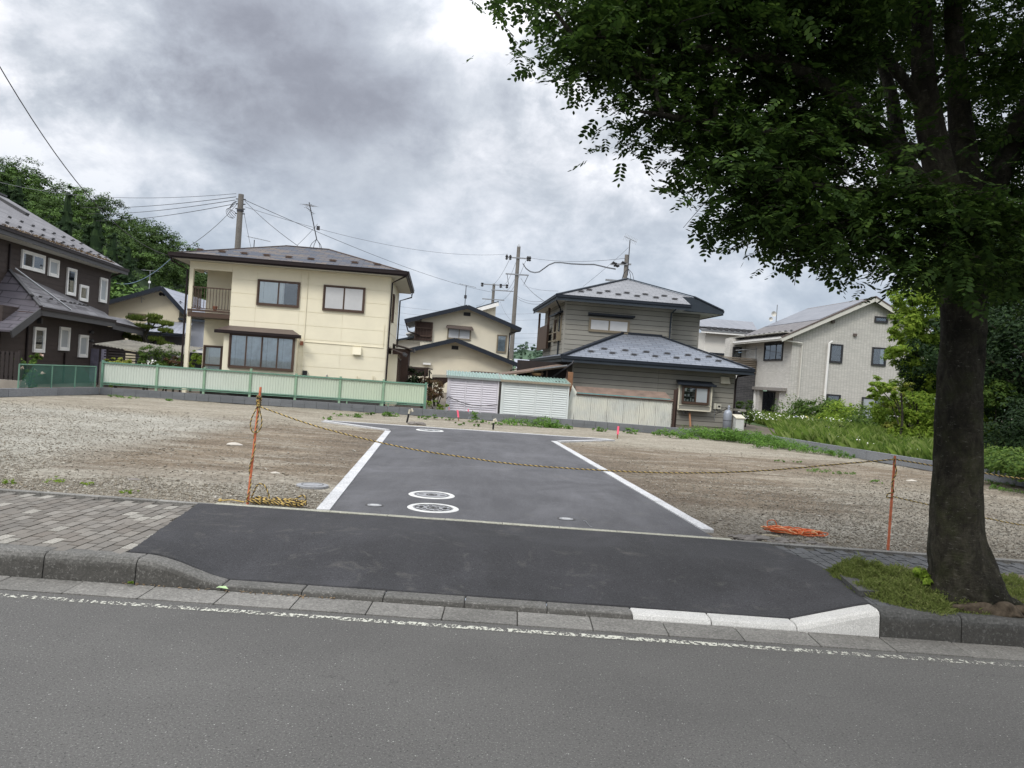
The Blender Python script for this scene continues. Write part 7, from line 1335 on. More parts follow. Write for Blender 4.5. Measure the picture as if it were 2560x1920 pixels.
# ---- planting bed at the tree foot
solo('planting_soil', MB().poly([(3.28, 5.89, .204), (6.6, 5.89, .204), (6.6, 7.32, .204), (3.32, 7.32, .204), (2.98, 6.9, .204), (3.0, 6.4, .204)]), MAT['soil'], base=(4, 6.5, .2), kind='structure')
def mound(n, cx, cy, rx, ry, h, seed):
    r = np.random.default_rng(seed); a = r.random(n)*6.28; q = np.sqrt(r.random(n)); x = cx+rx*q*np.cos(a)*(1+.12*np.sin(3*a)); y = cy+ry*q*np.sin(a)*(1+.1*np.sin(4*a+1)); z = .2+h*np.clip(1-q**2.4, 0, 1)*(.78+.22*np.sin(x*17+1)*np.cos(y*15)+.18*np.sin(x*31)*np.sin(y*27+2)+.10*r.normal(size=n)); return np.stack([x, y, np.maximum(z, .2)], -1)
def creeper(name, label, parts, seed):
    r = np.random.default_rng(seed); P = np.concatenate([mound(*p) for p in parts]); C_ = P.copy(); C_[:, 2] -= r.random(len(P))*.05; g = r.normal(size=(len(P), 3)); g[:, 2] = np.abs(g[:, 2])+.4
    th = T(name, label, 'ground cover', (parts[0][1], parts[0][2], .2)); th.add('leaves', np_mesh('leaves', quads(C_, g, .0085*(.5+.9*r.random(len(P))), .42, r), 4, th.base), MAT['sedum']); k = r.choice(len(P), len(P)//6); Q = P[k]; Q[:, 2] -= .02; th.add('shoots', blades('shoots', Q, .038, .0012, seed+1, th.base, 1.0), MAT['sedum']); return th
creeper('creeping_plant', 'mat of feathery green creeping plants left of the tree trunk, spilling over the kerb', [(30000, 3.30, 6.20, .42, .42, .13, 1), (17000, 3.22, 6.78, .30, .30, .16, 2), (12000, 3.55, 6.65, .28, .35, .15, 3), (9000, 3.05, 6.62, .16, .20, .10, 4), (14000, 3.62, 5.98, .34, .16, .09, 5)], 5)
creeper('creeping_plant', 'mat of creeping plants right of the tree trunk at the right edge', [(16000, 4.75, 6.3, .55, .45, .14, 6), (9000, 4.45, 6.75, .3, .35, .12, 8)], 9)
th = T('seedling', 'bright green leafy seedling growing against the left foot of the street tree', 'plant', (3.42, 6.25, .25)); th.add('leaves', leafmesh('leaves', [(3.45, 6.3, .40, .10, .1, .07), (3.40, 6.2, .36, .09, .08, .05)], 420, .020, 31, th.base, .7), MAT['leaf_bright'])
# ---- weeds on the plot
ORD = ['first', 'second', 'third', 'fourth', 'fifth', 'sixth', 'seventh', 'eighth', 'ninth', 'tenth', 'eleventh', 'twelfth', 'thirteenth', 'fourteenth', 'fifteenth']
def weed(th_name, label, spots, group, mat='weed', sz=.022, seed=0, flat=.5):
    r = np.random.default_rng(seed)
    for i, (x, y, w, h, n) in enumerate(spots):
        if y > 12: n = int(n*2.4)
        z = .2; k = max(3, int(n/12)); ells = [(x+w*(r.random()-.5)*.95, y+w*.4*(r.random()-.5), z+h*(.25+.35*r.random()), w*.30, w*.26, h*.42) for _ in range(k)]
        t = solo(th_name, leafmesh(th_name, ells, n, sz*(.62 if y > 12 else 1), seed+i, (x, y, z), .55, clump=.6, per=14), MAT[mat], (label % ORD[i] if '%s' in label else label) if isinstance(label, str) else label[i], 'weed', base=(x, y, z), group=group, kind='stuff' if th_name == 'weed_patch' else None)
sp = []; r = np.random.default_rng(14)
def gsp(Z, x, y, w, h, n, ymax=24.9):
    g = on_z(Z(x, y)); yy = min(g[1], ymax); X = on_y(Z(x, y), yy)[0]; return (X, yy, w, h, n)
back = [gsp(c3, *a) for a in ((35, 1528, .5, .15, 90), (305, 1555, .35, .12, 60), (395, 1530, .25, .2, 50), (510, 1525, .3, .1, 40), (712, 1555, .25, .45, 120), (790, 1582, .3, .12, 50), (890, 1600, .35, .12, 60), (735, 1612, .2, .1, 30), (600, 1600, .3, .08, 40))]+[gsp(c7, *a) for a in ((210, 105, .5, .14, 90), (310, 92, .35, .1, 50), (430, 95, .5, .15, 90), (120, 100, .3, .1, 40), (25, 120, .4, .1, 40))]
weed('weed', '%s from the left of the low weed tufts on the gravel before the back wall', sorted(back), 'weed tufts along the back wall', sz=.045, seed=100)
b2 = [gsp(c3, *a) for a in ((1140, 1590, 1.2, .22, 420), (1300, 1590, .7, .38, 320), (1380, 1618, .8, .15, 260))]
weed('weed_patch', ['wide bright weed patch against the wall in front of the mint white shed', 'taller weed clump at the wall before the right end of the mint shed', 'low weed patch right of the tall clump by the wall'], b2, None, sz=.05, seed=140)
b3 = [gsp(c4, *a) for a in ((590, 1530, .5, .12, 80), (815, 1540, .5, .2, 110), (1060, 1560, .6, .2, 130), (1180, 1585, .9, .3, 260), (1330, 1575, 1.0, .42, 600), (1460, 1600, 1.0, .38, 600), (1600, 1585, .8, .4, 450), (1680, 1620, 1.0, .42, 600), (1790, 1625, .9, .38, 500), (1880, 1650, .9, .35, 500))]
weed('weed_patch', ['weed tuft before the left part of the plastic lean-to', 'weed tuft right of the pink stake by the lean-to', 'weed tuft before the right end of the lean-to', 'weed patch below the bay window of the grey house', 'dense weed patch between bay window and gas cylinder', 'dense weed patch before the gas cylinder', 'dense weed patch before the white cabinet', 'dense weed patch at the wall corner by the meadow', 'weed patch just right of the wall corner', 'weed patch farther right along the bending wall'], b3, None, sz=.05, seed=160)
b4 = [gsp(c5, *a) for a in ((480, 1190, .8, .30, 350), (600, 1190, .8, .28, 350), (700, 1205, .8, .25, 300), (800, 1222, .7, .22, 240), (900, 1235, .6, .18, 180), (990, 1248, .5, .14, 120))]
weed('weed_patch', '%s from the left in the weed row at the foot of the bending wall', sorted(b4), 'weed row along the bending wall', sz=.04, seed=190)
b5 = [gsp(c5, *a) for a in ((825, 1345, .45, .07, 110), (935, 1355, .25, .05, 50), (1045, 1362, .3, .05, 50), (1205, 1420, .25, .05, 60), (570, 1280, .25, .05, 40), (680, 1285, .2, .06, 40), (1960, 1425, .4, .1, 90), (2080, 1440, .4, .08, 90), (2010, 1462, .3, .1, 80), (2120, 1480, .5, .08, 120))]
weed('weed', '%s from the left of the small flat weeds on the right plot', sorted(b5), 'flat weeds on the right plot', sz=.025, seed=210)
b6 = [(*on_z(Zc(0, 1200, 4.096)(x, y))[:2], w, h, n) for x, y, w, h, n in ((35, 32, .22, .06, 130), (580, 30, .22, .06, 130), (890, 52, .14, .05, 90), (1310, 142, .16, .05, 110))]
weed('weed', ['bright weed tuft at the far left edge of the gravel strip', 'second bright weed tuft in the left gravel strip', 'third bright weed tuft in the left gravel strip', 'bright weed tuft nearest the asphalt in the left gravel strip'], b6, None, 'leaf_bright', .012, 230)
b7 = [gsp(c1, *a) for a in ((750, 1490, .7, .07, 90), (1030, 1503, .4, .06, 60))]
weed('weed', ['low weed strip at the left wall corner', 'low weed tuft right of the left wall corner'], b7, None, sz=.04, seed=240)
g = on_z(c6(830, 745), .01); weed('weed', 'tiny green weed growing in the kerb joint on the left', [(g[0], g[1]-.02, .08, .05, 40)], None, 'leaf_bright', .010, 250); bpy.data.objects  # in the gutter joint
for o in COL.objects:
    if o.get('label', '').startswith('tiny green weed'): o.location.z = .02
g = on_z(c6(1362, 777), .02); solo('fallen_leaf', MB().add([(g[0]-.045, g[1], .035), (g[0]-.02, g[1]-.015, .045), (g[0]+.03, g[1]-.012, .04), (g[0]+.05, g[1], .035), (g[0]+.02, g[1]+.02, .05), (g[0]-.03, g[1]+.018, .045)], [(0, 1, 2, 3, 4, 5)]), plain('pale_green_leaf', (.36, .50, .26), .6, .1, 20), 'single pale green leaf lying in the gutter', 'leaf')
lf = np.stack([np.interp(rng.random(70), [0, 1], [-2.8, -1.2])+0*rng.random(70), 5.69+rng.normal(0, .012, 70), np.full(70, .02)], -1); solo('leaf_litter', np_mesh('leaf_litter', quads(lf, np.array([[0, -.3, 1.]])+rng.normal(0, .5, (70, 3)), .008+.008*rng.random(70), .6, rng), 4, (-2, 5.69, 0)), plain('dry_leaf', (.17, .12, .07), .9, .5, 30), 'dry brown leaf bits caught along the foot of the kerb', 'leaf litter', base=(-2, 5.69, 0), kind='stuff')
# ---- garden shrubs and plants
def shrub(name, label, ells, n, size, mat, seed, cat='shrub', frame='W', stems=3, group=None, asp=.5, clump=.34, extra=()):
    E_ = np.array(ells, float); c = E_[:, :3].mean(0); zb = .25; th = T(name, label, cat, (c[0], c[1], zb), frame, group); th.add('foliage', leafmesh('foliage', ells, n, size, seed, th.base, asp, clump=clump), MAT[mat])
    m = MB(); r = np.random.default_rng(seed)
    for k in range(stems): e_ = E_[k % len(E_)]; m.tube(rope_pts([(c[0]+r.normal()*.06, c[1], zb), ((c[0]+e_[0])/2, (c[1]+e_[1])/2, (zb+e_[2])/2), tuple(e_[:3])], 6), [.03, .028, .024, .02, .015, .01], 5)
    th.add('stem', m, MAT['bark'])
    for (mt, k, s) in extra: 
        P, Nn = crown_pts(ells, k, r, clump, 10, .9); P[:, 1] -= .05; th.add('flowers', np_mesh('flowers', quads(P, Nn, np.full(k, s), .8, r), 4, th.base), MAT[mt])
    return th
def E_at(Z, x, y, Y, rx, rz, ry=None): p = on_y(Z(x, y), Y); return (p[0], Y, p[2], rx, ry or rx, rz)
shrub('rose_bush', 'rose bush with pale pink blooms behind the mesh fence below the brown house', [E_at(c1b, 330, 1040, 23.2, .32, .25), E_at(c1b, 400, 985, 23.2, .22, .15), E_at(c1b, 320, 1160, 23.2, .22, .3), E_at(c1b, 440, 1200, 23.2, .2, .15), E_at(c1b, 310, 1290, 23.2, .22, .2)], 900, .045, 'leaf_mid', 300, extra=(('petal_pink', 60, .05),))
shrub('round_shrub', 'round dark green shrub before the plastic canopy', [E_at(cg, 850, 1310, 28.5, .40, .33), E_at(cg, 830, 1400, 28.5, .45, .3)], 1700, .04, 'leaf_mid', 301)
shrub('garden_shrub', 'loose olive shrub with reddish shoots between the canopy and the cream house', [E_at(cg, 1080, 1350, 28.8, .45, .40), E_at(cg, 1230, 1400, 28.6, .5, .35), E_at(cg, 1150, 1450, 28.5, .5, .25)], 2000, .04, 'leaf_mid', 302)
shrub('garden_shrub', 'reddish leaved shrub right beside the pillar of the cream house', [E_at(cg, 1270, 1440, 28.2, .35, .28)], 500, .04, 'leaf_red', 303)
shrub('yellow_plant', 'bright yellow green plant peeping over the left end of the panel fence', [E_at(cg, 440, 1425, 27.2, .32, .12), E_at(cg, 270, 1420, 27.2, .25, .1), E_at(cg, 350, 1450, 27.2, .5, .1)], 700, .04, 'leaf_yellow', 304)
shrub('white_flower_bush', 'small bush with white blossoms above the panel fence', [E_at(cg, 870, 1455, 27.4, .3, .14), E_at(cg, 740, 1400, 27.4, .1, .2)], 400, .035, 'leaf_mid', 305, extra=(('petal_white', 110, .035),))
shrub('porch_shrub', 'bright green shrub between the pillar and the porch wall of the cream house', [E_at(cg, 1560, 1420, 30.8, .35, .35), E_at(cg, 1540, 1350, 30.8, .25, .25)], 900, .04, 'leaf_bright', 306)
shrub('garden_plant', 'leafy plant showing beneath the first fence panel', [E_at(c1, 700, 1420, 26.5, .3, .12)], 200, .05, 'leaf_bright', 307)
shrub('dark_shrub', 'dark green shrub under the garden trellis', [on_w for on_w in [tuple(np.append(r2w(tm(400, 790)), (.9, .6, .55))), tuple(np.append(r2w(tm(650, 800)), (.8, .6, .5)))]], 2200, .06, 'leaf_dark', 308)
shrub('topiary', 'small rounded brownish shrub beside the trellis post', [tuple(np.append(r2w(on_q(cm(940, 840), 31)), (.28, .25, .14)))], 500, .03, 'leaf_red', 309)
shrub('maple_shrub', 'reddish brown maple shrub between the green fence and the lilac shed', [E_at(cm, 1150, 960, 27.4, .30, .28), E_at(cm, 1130, 1080, 27.4, .32, .25), E_at(cm, 1300, 1010, 27.5, .22, .3), E_at(cm, 1120, 1230, 27.4, .25, .3), E_at(cm, 1330, 1180, 27.6, .16, .2)], 1500, .035, 'leaf_red', 310, stems=5, clump=.45)
shrub('ground_plant', 'low green plants under the maple shrub', [E_at(cm, 1090, 1420, 27.0, .3, .2), E_at(cm, 1330, 1430, 27.0, .25, .15)], 700, .03, 'leaf_bright', 311); g = on_y(cm(1200, 1500), 27.1); solo('garden_rock', rock(g[0], 27.1, .22, .3, 1.0, 77), sm_, 'rounded brown rock between the fence and the lilac shed', 'rock')
shrub('ball_shrub', 'clipped round green shrub behind the grey shelter beside the meadow', [tuple(np.append(r2w(on_q(ce(930, 1180), 33)), (.28, .3, .55))), tuple(np.append(r2w(on_q(ce(770, 1070), 33)), (.5, .3, .22)))], 1900, .035, 'leaf_mid', 312)
pc = on_q(cs(1460, 465), 30.2); shrub('yard_plant', 'bit of yellow green plant showing under the rusty sheet roof', [tuple(np.append(r2w(pc), (.2, .2, .15)))], 150, .04, 'leaf_bright', 313)
# cloud pruned pine
PN = T('cloud_pine', 'cloud pruned pine with flat needle pads before the pale gable house', 'tree', (-13.9-3.8, 37, .25))
def cq_(x, y, yy=37.): return on_y(cg(x, y), yy)
pads = [(640, 730, .85, .38), (930, 715, .62, .30), (950, 790, .45, .25), (760, 870, 1.0, .32), (1130, 820, .62, .32), (1120, 935, .68, .24), (560, 1030, .85, .25), (440, 990, .5, .2), (960, 1075, .72, .22), (1110, 1150, .7, .22), (640, 1080, .5, .2)]
for k, (x, y, a, c) in enumerate(pads):
    a *= .60; c *= .55; p = cq_(x, y); ells = [(p[0]+a*.42*math.cos(t), 37+.22*math.sin(t), p[2]-.03, a*.42, .28, c*.5) for t in np.linspace(0, 5.2, 6)]; r = np.random.default_rng(400+k); Pp, Nn = crown_pts(ells, 1500, r, .5, 20, .3); Pp = Pp.astype(float); n_ = len(Pp); up = np.array([0, 0, 1.])+r.normal(0, .35, (n_, 3)); sd_ = r.normal(0, 1, (n_, 3))*.012; L2_ = (.07+.06*r.random(n_))[:, None]
    PN.add('needle_pad', np_mesh('needle_pad', np.stack([Pp-sd_, Pp+sd_, Pp+up*L2_], 1).reshape(-1, 3), 3, PN.base), MAT['pine'])
tk = [cq_(780, 1480), cq_(775, 1300), cq_(790, 1150), cq_(760, 1050), cq_(800, 970), cq_(850, 880), cq_(830, 760), cq_(860, 700)]; PN.add('trunk', limb_mesh(rope_pts(tk, 24), np.linspace(.12, .03, 24), 8, .08, 1), MAT['bark'])
bm2 = MB()
for (x, y, a, c) in pads: p = cq_(x, y+15); t = min(tk, key=lambda q: np.linalg.norm(np.array(q)-p)+(.6 if q[2] > p[2] else 0)); bm2.tube(rope_pts([t, (np.array(t)+p)/2-(0, 0, .08), p], 7), .035, 5)
PN.add('branches', bm2, MAT['bark'])
# ---- meadow behind the bending wall
solo('meadow', MB().poly([(8.5, 25.1, .262), (10.32, 18.5, .262), (12.2, 12.3, .262), (13, 8.2, .262), (60, 8.2, .262), (60, 44, .262), (11.5, 44, .262), (11.8, 30.5, .262)]), MAT['meadow'], base=(15, 28, .26), kind='structure')
r = np.random.default_rng(50); n = 120000; yy = 10+(r.random(n))**1.2*33; xx = np.interp(yy, [10, 12.2, 18.4, 25, 31, 44], [13.2, 12.3, 10.4, 8.7, 11.3, 13])+.05+(r.random(n)**1.15)*np.interp(yy, [10, 25, 44], [9, 14, 17])
P = np.stack([xx, yy, np.full(n, .24)], -1); P[:, 2] -= .14*(np.sin(xx*2.1+yy*.6)+np.sin(yy*1.7+xx)+r.normal(0, .6, n)).clip(-1, 1.5)*.6; hgt = .30+.18*np.sin(xx*1.1+yy*.7)*np.sin(yy*.9); solo('meadow_grass', blades('meadow_grass', P, .52, .0085, 51, (15, 28, .26), .8), MAT['grass'], 'tall green meadow grass behind the bending wall', 'grass', base=(15, 28, .26), kind='stuff')
n = 2600; yy = 14+r.random(n)*29; xx = np.interp(yy, [10, 12.2, 18.4, 25, 31, 44], [13.2, 12.3, 10.4, 8.6, 12.3, 14])+.2+(r.random(n)**1.3)*11; keep = (np.sin(xx*1.3)+np.sin(yy*.8+xx*.4)+r.normal(0, .7, n)) > .35; xx = xx[keep]; yy = yy[keep]; P = np.stack([xx, yy, .46+.28*r.random(len(xx))], -1)
solo('meadow_flowers', np_mesh('meadow_flowers', quads(P, np.array([[0, -.5, 1.]])+r.normal(0, .5, (len(P), 3)), .012+.018*r.random(len(P)), .8, r), 4, (15, 28, .26)), MAT['petal_white'], 'small white flowers scattered over the meadow', 'flowers', base=(15, 28, .26), kind='stuff')
n = 16000; yy = 11+(r.random(n))**1.1*30; xx = np.interp(yy, [10, 12.2, 18.4, 25, 31, 44], [13.2, 12.3, 10.4, 8.7, 11.3, 13])+.1+(r.random(n)**1.2)*9; kk = (np.sin(xx*1.9+2)+np.sin(yy*1.3)+r.normal(0, .6, n)) > .3; xx = xx[kk]; yy = yy[kk]; P = np.stack([xx, yy, .3+.40*r.random(len(xx))**1.5], -1); solo('meadow_weeds', np_mesh('meadow_weeds', quads(P, np.array([[0, -.3, .6]])+r.normal(0, .6, (len(P), 3)), .03+.035*r.random(len(P)), .45, r), 4, (15, 28, .26)), MAT['leaf_mid'], 'broad leaved weeds growing among the meadow grass', 'weeds', base=(15, 28, .26), kind='stuff')
ce_ = on_y(ce(1000, 1300), 35); n = 420; P = np.stack([ce_[0]-1.0+r.random(n)*7.5, 33+r.random(n)*3, .62+.30*r.random(n)], -1); solo('flower_border', np_mesh('flower_border', quads(P, np.array([[0, -.6, 1.]])+r.normal(0, .5, (n, 3)), .022+.026*r.random(n), .8, r), 4, (ce_[0], 35, .26)), MAT['petal_white'], 'band of tall white flowers before the tiled house entrance', 'flowers', base=(ce_[0], 35, .26), kind='stuff')
for k, (nm, mt, xr, cnt) in enumerate((('yellow_flowers', 'petal_yellow', (700, 860), 16), ('violet_flowers', 'petal_blue', (650, 700), 10))):
    a = on_y(c5(xr[0], 990), 37); b = on_y(c5(xr[1], 1010), 37); P = np.stack([a[0]+(b[0]-a[0])*r.random(cnt), np.full(cnt, 36.5), a[2]+(b[2]-a[2])*r.random(cnt)+r.normal(0, .08, cnt)], -1); solo(nm, np_mesh(nm, quads(P, np.array([[0, -1, .4]])+r.normal(0, .3, (cnt, 3)), np.full(cnt, .09), .8, r), 4, (a[0], 36.5, .3)), MAT[mt], nm.split('_')[0]+' iris blooms in front of the tiled house', 'flowers', base=(a[0], 36.5, .3), kind='stuff')
# ---- shrubs before the tiled house
def EY(x, y, Y, rx, rz, ry=None): return E_at(c5, x, y, Y, rx, rz, ry)
shrub('round_shrub', 'large rounded green shrub before the tall gable of the tiled house', [EY(830, 960, 40, 1.5, .85), EY(780, 930, 40, .9, .6), EY(930, 950, 40, .9, .6)], 4200, .085, 'leaf_mid', 320)
shrub('round_shrub', 'brighter green shrub just right of the large rounded shrub', [EY(1000, 990, 37, 1.2, .85), EY(930, 1030, 36, 1.0, .5)], 3600, .08, 'leaf_bright', 321)
shrub('meadow_bush', 'dusky green bush with reddish tops left of the round shrubs', [EY(760, 1030, 36, 1.3, .35), EY(900, 1060, 33, 1.2, .4)], 2200, .06, 'leaf_mid', 322)
shrub('meadow_bush', 'soft green bush below the large ground floor window of the tiled house', [EY(1180, 1020, 34, 1.4, .7), EY(1120, 1050, 33, 1.0, .5), EY(1250, 1060, 32, 1.2, .6)], 3600, .075, 'leaf_mid', 323)
shrub('meadow_bush', 'small dark tuft in the meadow right of the wall corner', [EY(930, 1090, 28, .5, .35)], 900, .045, 'leaf_dark', 324)
shrub('young_tree', 'thin young plant beside the entrance of the tiled house', [EY(620, 930, 42, .6, .8), EY(570, 950, 42, .4, .5), EY(660, 960, 42, .3, .6)], 420, .07, 'leaf_mid', 325, cat='plant', clump=.7)
# ---- taller trees behind the trunk
def tree(name, label, ells, n, size, mat, seed, base, r0=.15, group=None, mat2=None, clump=.30):
    th = T(name, label, 'tree', base, group=group); th.add('crown', leafmesh('crown', ells, n, size, seed, th.base, .5, clump=clump), MAT[mat]); m = MB(); r = np.random.default_rng(seed); E_ = np.array(ells)
    c = np.array([base[0], base[1], E_[:, 2].mean()]); th.add('trunk', limb_mesh(rope_pts([base, ((base[0]+c[0])/2+.1, base[1], (base[2]+c[2])/2), tuple(c)], 12), np.linspace(r0, r0*.5, 12), 8, .06, seed), MAT['bark'])
    for e_ in E_[:8]: m.tube(rope_pts([c-(0, 0, .3*abs(r.normal())+.3), (c+e_[:3])/2, e_[:3]], 6), [r0*.4, r0*.3, r0*.25, r0*.2, r0*.12, r0*.06], 5)
    th.add('branches', m, MAT['bark']); return th
def TY(u, v, Y, rx, rz, ry=None): p = on_y((u*1.1573, v*1.1573), Y); return (p[0], Y, p[2], rx, ry or rx, rz)
b = on_y((2280, 1020), 27)
tree('garden_tree', 'bright green tree between the tiled house and the big trunk', [TY(1968, 640, 26, .7, .6), TY(1955, 700, 26, .55, .5), TY(1950, 750, 26, .5, .5), TY(2000, 720, 27, .8, .6), TY(1960, 770, 27, .7, .5), TY(1985, 830, 27, .8, .6), TY(2030, 600, 28, 1.0, .9), TY(2060, 760, 28, 1.0, 1.0), TY(1990, 580, 27.5, .5, .4), TY(2110, 850, 29, 1.2, 1.0), TY(1955, 735, 27, .35, .3), TY(2010, 680, 27, .9, .9), TY(2000, 800, 27.5, .9, .9), TY(2020, 880, 28, 1.0, .9)], 34000, .075, 'leaf_bright', 330, (b[0]+.3, 27.5, .25), .16)
tree('conifer_shrub', 'dark spreading shrub with yellow tips below the bright green tree', [TY(1930, 890, 24, .7, .45), TY(1985, 880, 24, .9, .5), TY(1900, 840, 24, .35, .25), TY(1990, 960, 23.5, 1.0, .6), TY(1940, 960, 23, .6, .5), TY(2060, 930, 24, 1.0, .8), TY(2000, 1010, 22, .8, .4)], 22000, .05, 'leaf_bright', 331, (on_y((2290, 1020), 24)[0], 24, .25), .1)
tree('conifer_shrub', 'yellowish feathery branch tips in front of the large window', [TY(1925, 845, 23.6, .45, .16), TY(1940, 880, 23.6, .5, .18), TY(1930, 920, 23.6, .4, .14), TY(1965, 835, 23.6, .35, .12)], 1300, .045, 'leaf_yellow', 332, (on_y((2290, 1020), 23.6)[0], 23.6, .25), .05)
tree('weeping_branch_tree', 'light green drooping branches before the ground floor window', [TY(1893, 835, 23, .35, .30), TY(1880, 850, 23, .2, .4), TY(1915, 850, 23, .3, .35)], 1100, .055, 'leaf_bright', 333, (on_y((2250, 1020), 23)[0], 23, .25), .05)
k = 0
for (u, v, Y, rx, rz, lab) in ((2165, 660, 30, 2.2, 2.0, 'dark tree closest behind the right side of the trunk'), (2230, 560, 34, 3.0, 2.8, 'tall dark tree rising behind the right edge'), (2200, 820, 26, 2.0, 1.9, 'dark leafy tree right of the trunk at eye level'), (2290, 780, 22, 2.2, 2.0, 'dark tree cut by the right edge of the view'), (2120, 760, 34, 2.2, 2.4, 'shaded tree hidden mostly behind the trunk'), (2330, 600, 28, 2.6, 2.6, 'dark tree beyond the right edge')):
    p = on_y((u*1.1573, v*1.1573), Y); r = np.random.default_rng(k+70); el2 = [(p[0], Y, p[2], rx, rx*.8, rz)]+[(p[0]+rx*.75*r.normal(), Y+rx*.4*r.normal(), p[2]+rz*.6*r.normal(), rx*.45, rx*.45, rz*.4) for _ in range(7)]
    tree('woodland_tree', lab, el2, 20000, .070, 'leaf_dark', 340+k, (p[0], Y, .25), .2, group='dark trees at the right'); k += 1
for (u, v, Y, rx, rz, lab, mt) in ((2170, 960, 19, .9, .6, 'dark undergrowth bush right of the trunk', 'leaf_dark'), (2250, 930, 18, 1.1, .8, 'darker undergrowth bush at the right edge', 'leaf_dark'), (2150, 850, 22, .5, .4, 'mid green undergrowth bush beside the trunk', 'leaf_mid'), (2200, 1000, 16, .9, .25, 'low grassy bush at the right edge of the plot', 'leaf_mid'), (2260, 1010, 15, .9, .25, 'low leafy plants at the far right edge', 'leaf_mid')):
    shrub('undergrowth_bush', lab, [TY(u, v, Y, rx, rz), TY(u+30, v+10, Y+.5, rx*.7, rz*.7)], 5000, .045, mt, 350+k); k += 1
# ---- wooded hill on the left
R_uv = [(-120, 380), (0, 400), (59, 411), (106, 435), (153, 470), (235, 482), (294, 517), (329, 538), (364, 552), (411, 564), (447, 588), (480, 625), (520, 680), (600, 720), (720, 760)]
RX = []; RZ = []
for u, v in R_uv: p = on_y((u, v), 125); RX.append(p[0]); RZ.append(max(p[2]-3.0, .3))
def ridge(x): return float(np.interp(x, [RX[0]-70]+RX+[RX[-1]+12], [RZ[0]+4]+RZ+[.25]))
def hill_z(x, y): t = np.clip((y-66)/59, 0, 1); return .25+(ridge(x)-.25)*(t*t*(3-2*t)*.55+t*.45)*(1 if y < 126 else max(0, 1-(y-126)/110))
hx = np.linspace(-190, -24, 60); hy = np.linspace(64, 235, 46); V = np.array([[(x, y, hill_z(x, y)) for x in hx] for y in hy]); ix = np.arange(V.shape[0]*V.shape[1]).reshape(V.shape[:2])
solo('hill', np_mesh_idx('hill', V, np.stack([ix[:-1, :-1], ix[:-1, 1:], ix[1:, 1:], ix[1:, :-1]], -1).reshape(-1, 4)), MAT['hill_soil'], base=(0, 0, 0), kind='structure')
r = np.random.default_rng(60); ells = []; ells2 = []
def hell(x, y, rr): return (x, y, hill_z(x, y)+rr*.45, rr, rr, rr*.85)
for i in range(720):
    y = 84+42*r.random()**.8; x = -108+r.random()*72*(y/125); rr = 1.3+1.7*r.random(); (ells if r.random() < .74 else ells2).append(hell(x, y, rr))
for x in np.arange(-104, -34, 2.6): ells.append(hell(x+r.normal()*.6, 124+r.normal(), 2.2+1.2*r.random()))
for nm, lb, E_, mt, nn, sd in (('hill_wood', 'mid green broadleaf wood covering the hill at the left', ells, 'leaf_hill', 250000, 61), ('light_hill_wood', 'lighter green treetops scattered through the hill wood', ells2, 'leaf_hill_light', 85000, 62)):
    solo(nm, leafmesh(nm, E_, nn, .165, sd, (0, 0, 0), .6, clump=.30, per=45, shell=.78), MAT[mt], lb, 'wood', base=(0, 0, 0), kind='stuff')
def cedar(label, u, v, Y, h, w, seed):
    p = on_y((u, v), Y); x = p[0]; top_ = p[2]; zb = hill_z(x, Y) if Y > 66 else .25; th = T('cedar_tree', label, 'tree', (x, Y, zb), group='dark cedars on the hill'); ells = []
    for k in range(16): f = k/15; rad_ = w*(1-f*.82)*(.9+.2*random.random()); ells.append((x+rad_*.3*math.cos(k*2.4), Y+rad_*.3*math.sin(k*2.4), top_-h+f*h*.96, rad_, rad_, h*.07))
    rc = np.random.default_rng(seed); Pc, Nc = crown_pts(ells, 5200, rc, .34, 30, .75); Nc[:, 1] -= .8; Q4 = [quads(Pc, Nc, .17*(.6+.8*rc.random(5200)), .55, rc).reshape(-1, 3)]; nr, ns = 22, 14; rg = [[(x+(w*.82*(1-f*.93)*(.72+.5*rc.random()))*math.cos(6.283*s/ns), Y+(w*.82*(1-f*.93)*(.72+.5*rc.random()))*math.sin(6.283*s/ns), top_-h+f*h+rc.normal()*.12) for s in range(ns)] for f in np.linspace(0, .97, nr)]
    Q4.append(np.array([[rg[i][s], rg[i][(s+1) % ns], rg[i+1][(s+1) % ns], rg[i+1][s]] for i in range(nr-1) for s in range(ns)]).reshape(-1, 3)); th.add('crown', np_mesh('crown', np.concatenate(Q4), 4, th.base), MAT['leaf_cedar']); th.add('trunk', MB().tube([(x, Y, zb), (x, Y, top_-h*.3)], [.35, .15], 7), MAT['bark'])
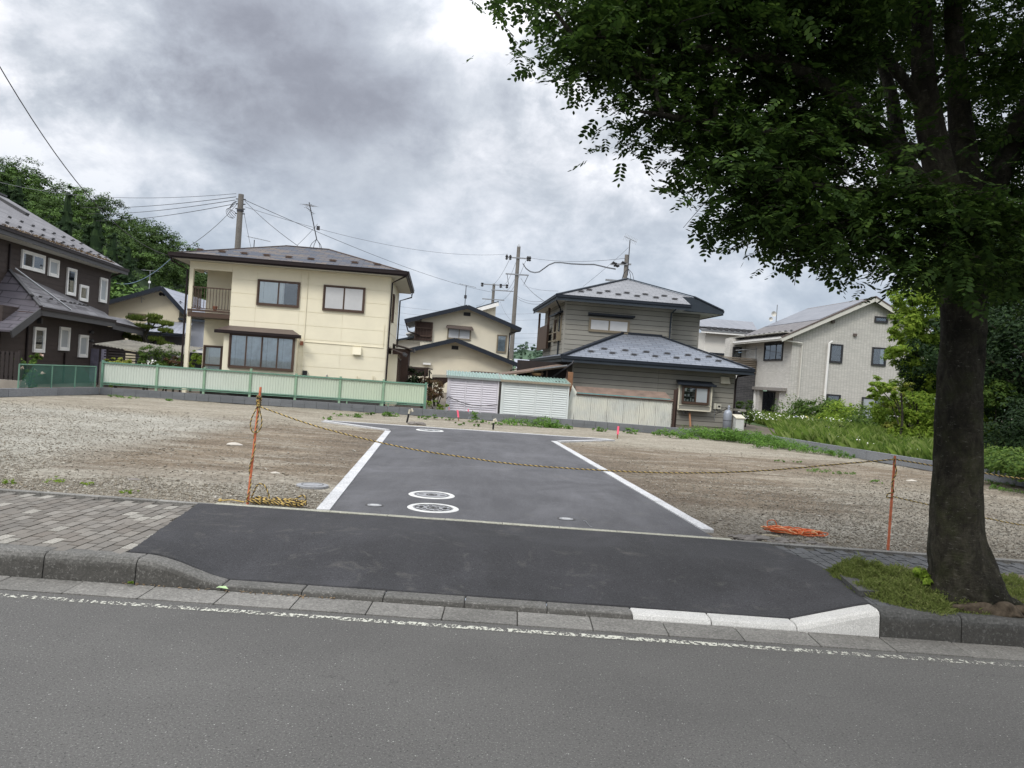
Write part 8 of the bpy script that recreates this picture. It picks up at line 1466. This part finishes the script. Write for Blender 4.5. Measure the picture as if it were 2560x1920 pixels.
for i, (u, v, Y, h, w, lb) in enumerate(((172, 472, 81, 13.6, 2.2, 'tall dark cedar on the upper hill above the brown house roof'), (160, 560, 81, 10.2, 2.0, 'dark cedar below the tall one on the hill'), (245, 520, 81, 14.4, 2.7, 'broad dark cedar in the middle of the hill wood'), (285, 575, 81, 12.8, 2.5, 'dark cedar right of the broad one'), (220, 560, 81, 11.9, 2.2, 'dark cedar left of the broad one'), (322, 610, 81, 11.0, 2.0, 'rightmost dark cedar above the pale gable house'), (15, 455, 81, 11.9, 2.5, 'dark cedar at the far left of the hill'), (48, 440, 81, 9.3, 1.9, 'second dark cedar from the left on the hill'), (300, 700, 81, 7.6, 2.2, 'dark cedar at the hill foot behind the pale gable house'))): cedar(lb, u, v, Y, h, w, 500+i)
ft = []
for i in range(26): y = 72+r.random()*12; ft.append(hell(-52+r.random()*26, y, 2.4+r.random()*1.5))
solo('foothill_wood', leafmesh('foothill_wood', [(a, b, c+1.5, d, e, f*1.3) for a, b, c, d, e, f in ft], 30000, .22, 63, (0, 0, 0), .6, clump=.36, per=50, shell=.7), MAT['leaf_hill_light'], 'row of light green trees along the foot of the hill', 'wood', base=(0, 0, 0), kind='stuff')
# ---- far wooded hill in the gap
def fh(x, y): a = on_y((1355, 858), 400); return .3+max(0, a[2]-2.5)*math.exp(-((x-a[0]-22)/75)**2)*min(1, max(0, (y-330)/70))*(1+.05*math.sin(x*.3))
hx = np.linspace(-70, 150, 50); hy = np.linspace(325, 430, 20); V = np.array([[(x, y, fh(x, y)) for x in hx] for y in hy]); ix = np.arange(V.shape[0]*V.shape[1]).reshape(V.shape[:2]); solo('far_hill', np_mesh_idx('far_hill', V, np.stack([ix[:-1, :-1], ix[:-1, 1:], ix[1:, 1:], ix[1:, :-1]], -1).reshape(-1, 4)), MAT['leaf_far'], base=(0, 0, 0), kind='structure')
fe = []
for i in range(520): x = -25+r.random()*95; y = 340+65*r.random()**.7; rr = 1.6+1.6*r.random(); fe.append((x, y, fh(x, y)+rr*.5, rr, rr, rr*.8))
solo('far_wood', leafmesh('far_wood', fe, 46000, .42, 64, (0, 0, 0), .6, clump=.36, per=40, shell=.7), MAT['leaf_far'], 'bluish green wooded hill far away in the gap left of the grey house', 'wood', base=(0, 0, 0), kind='stuff')
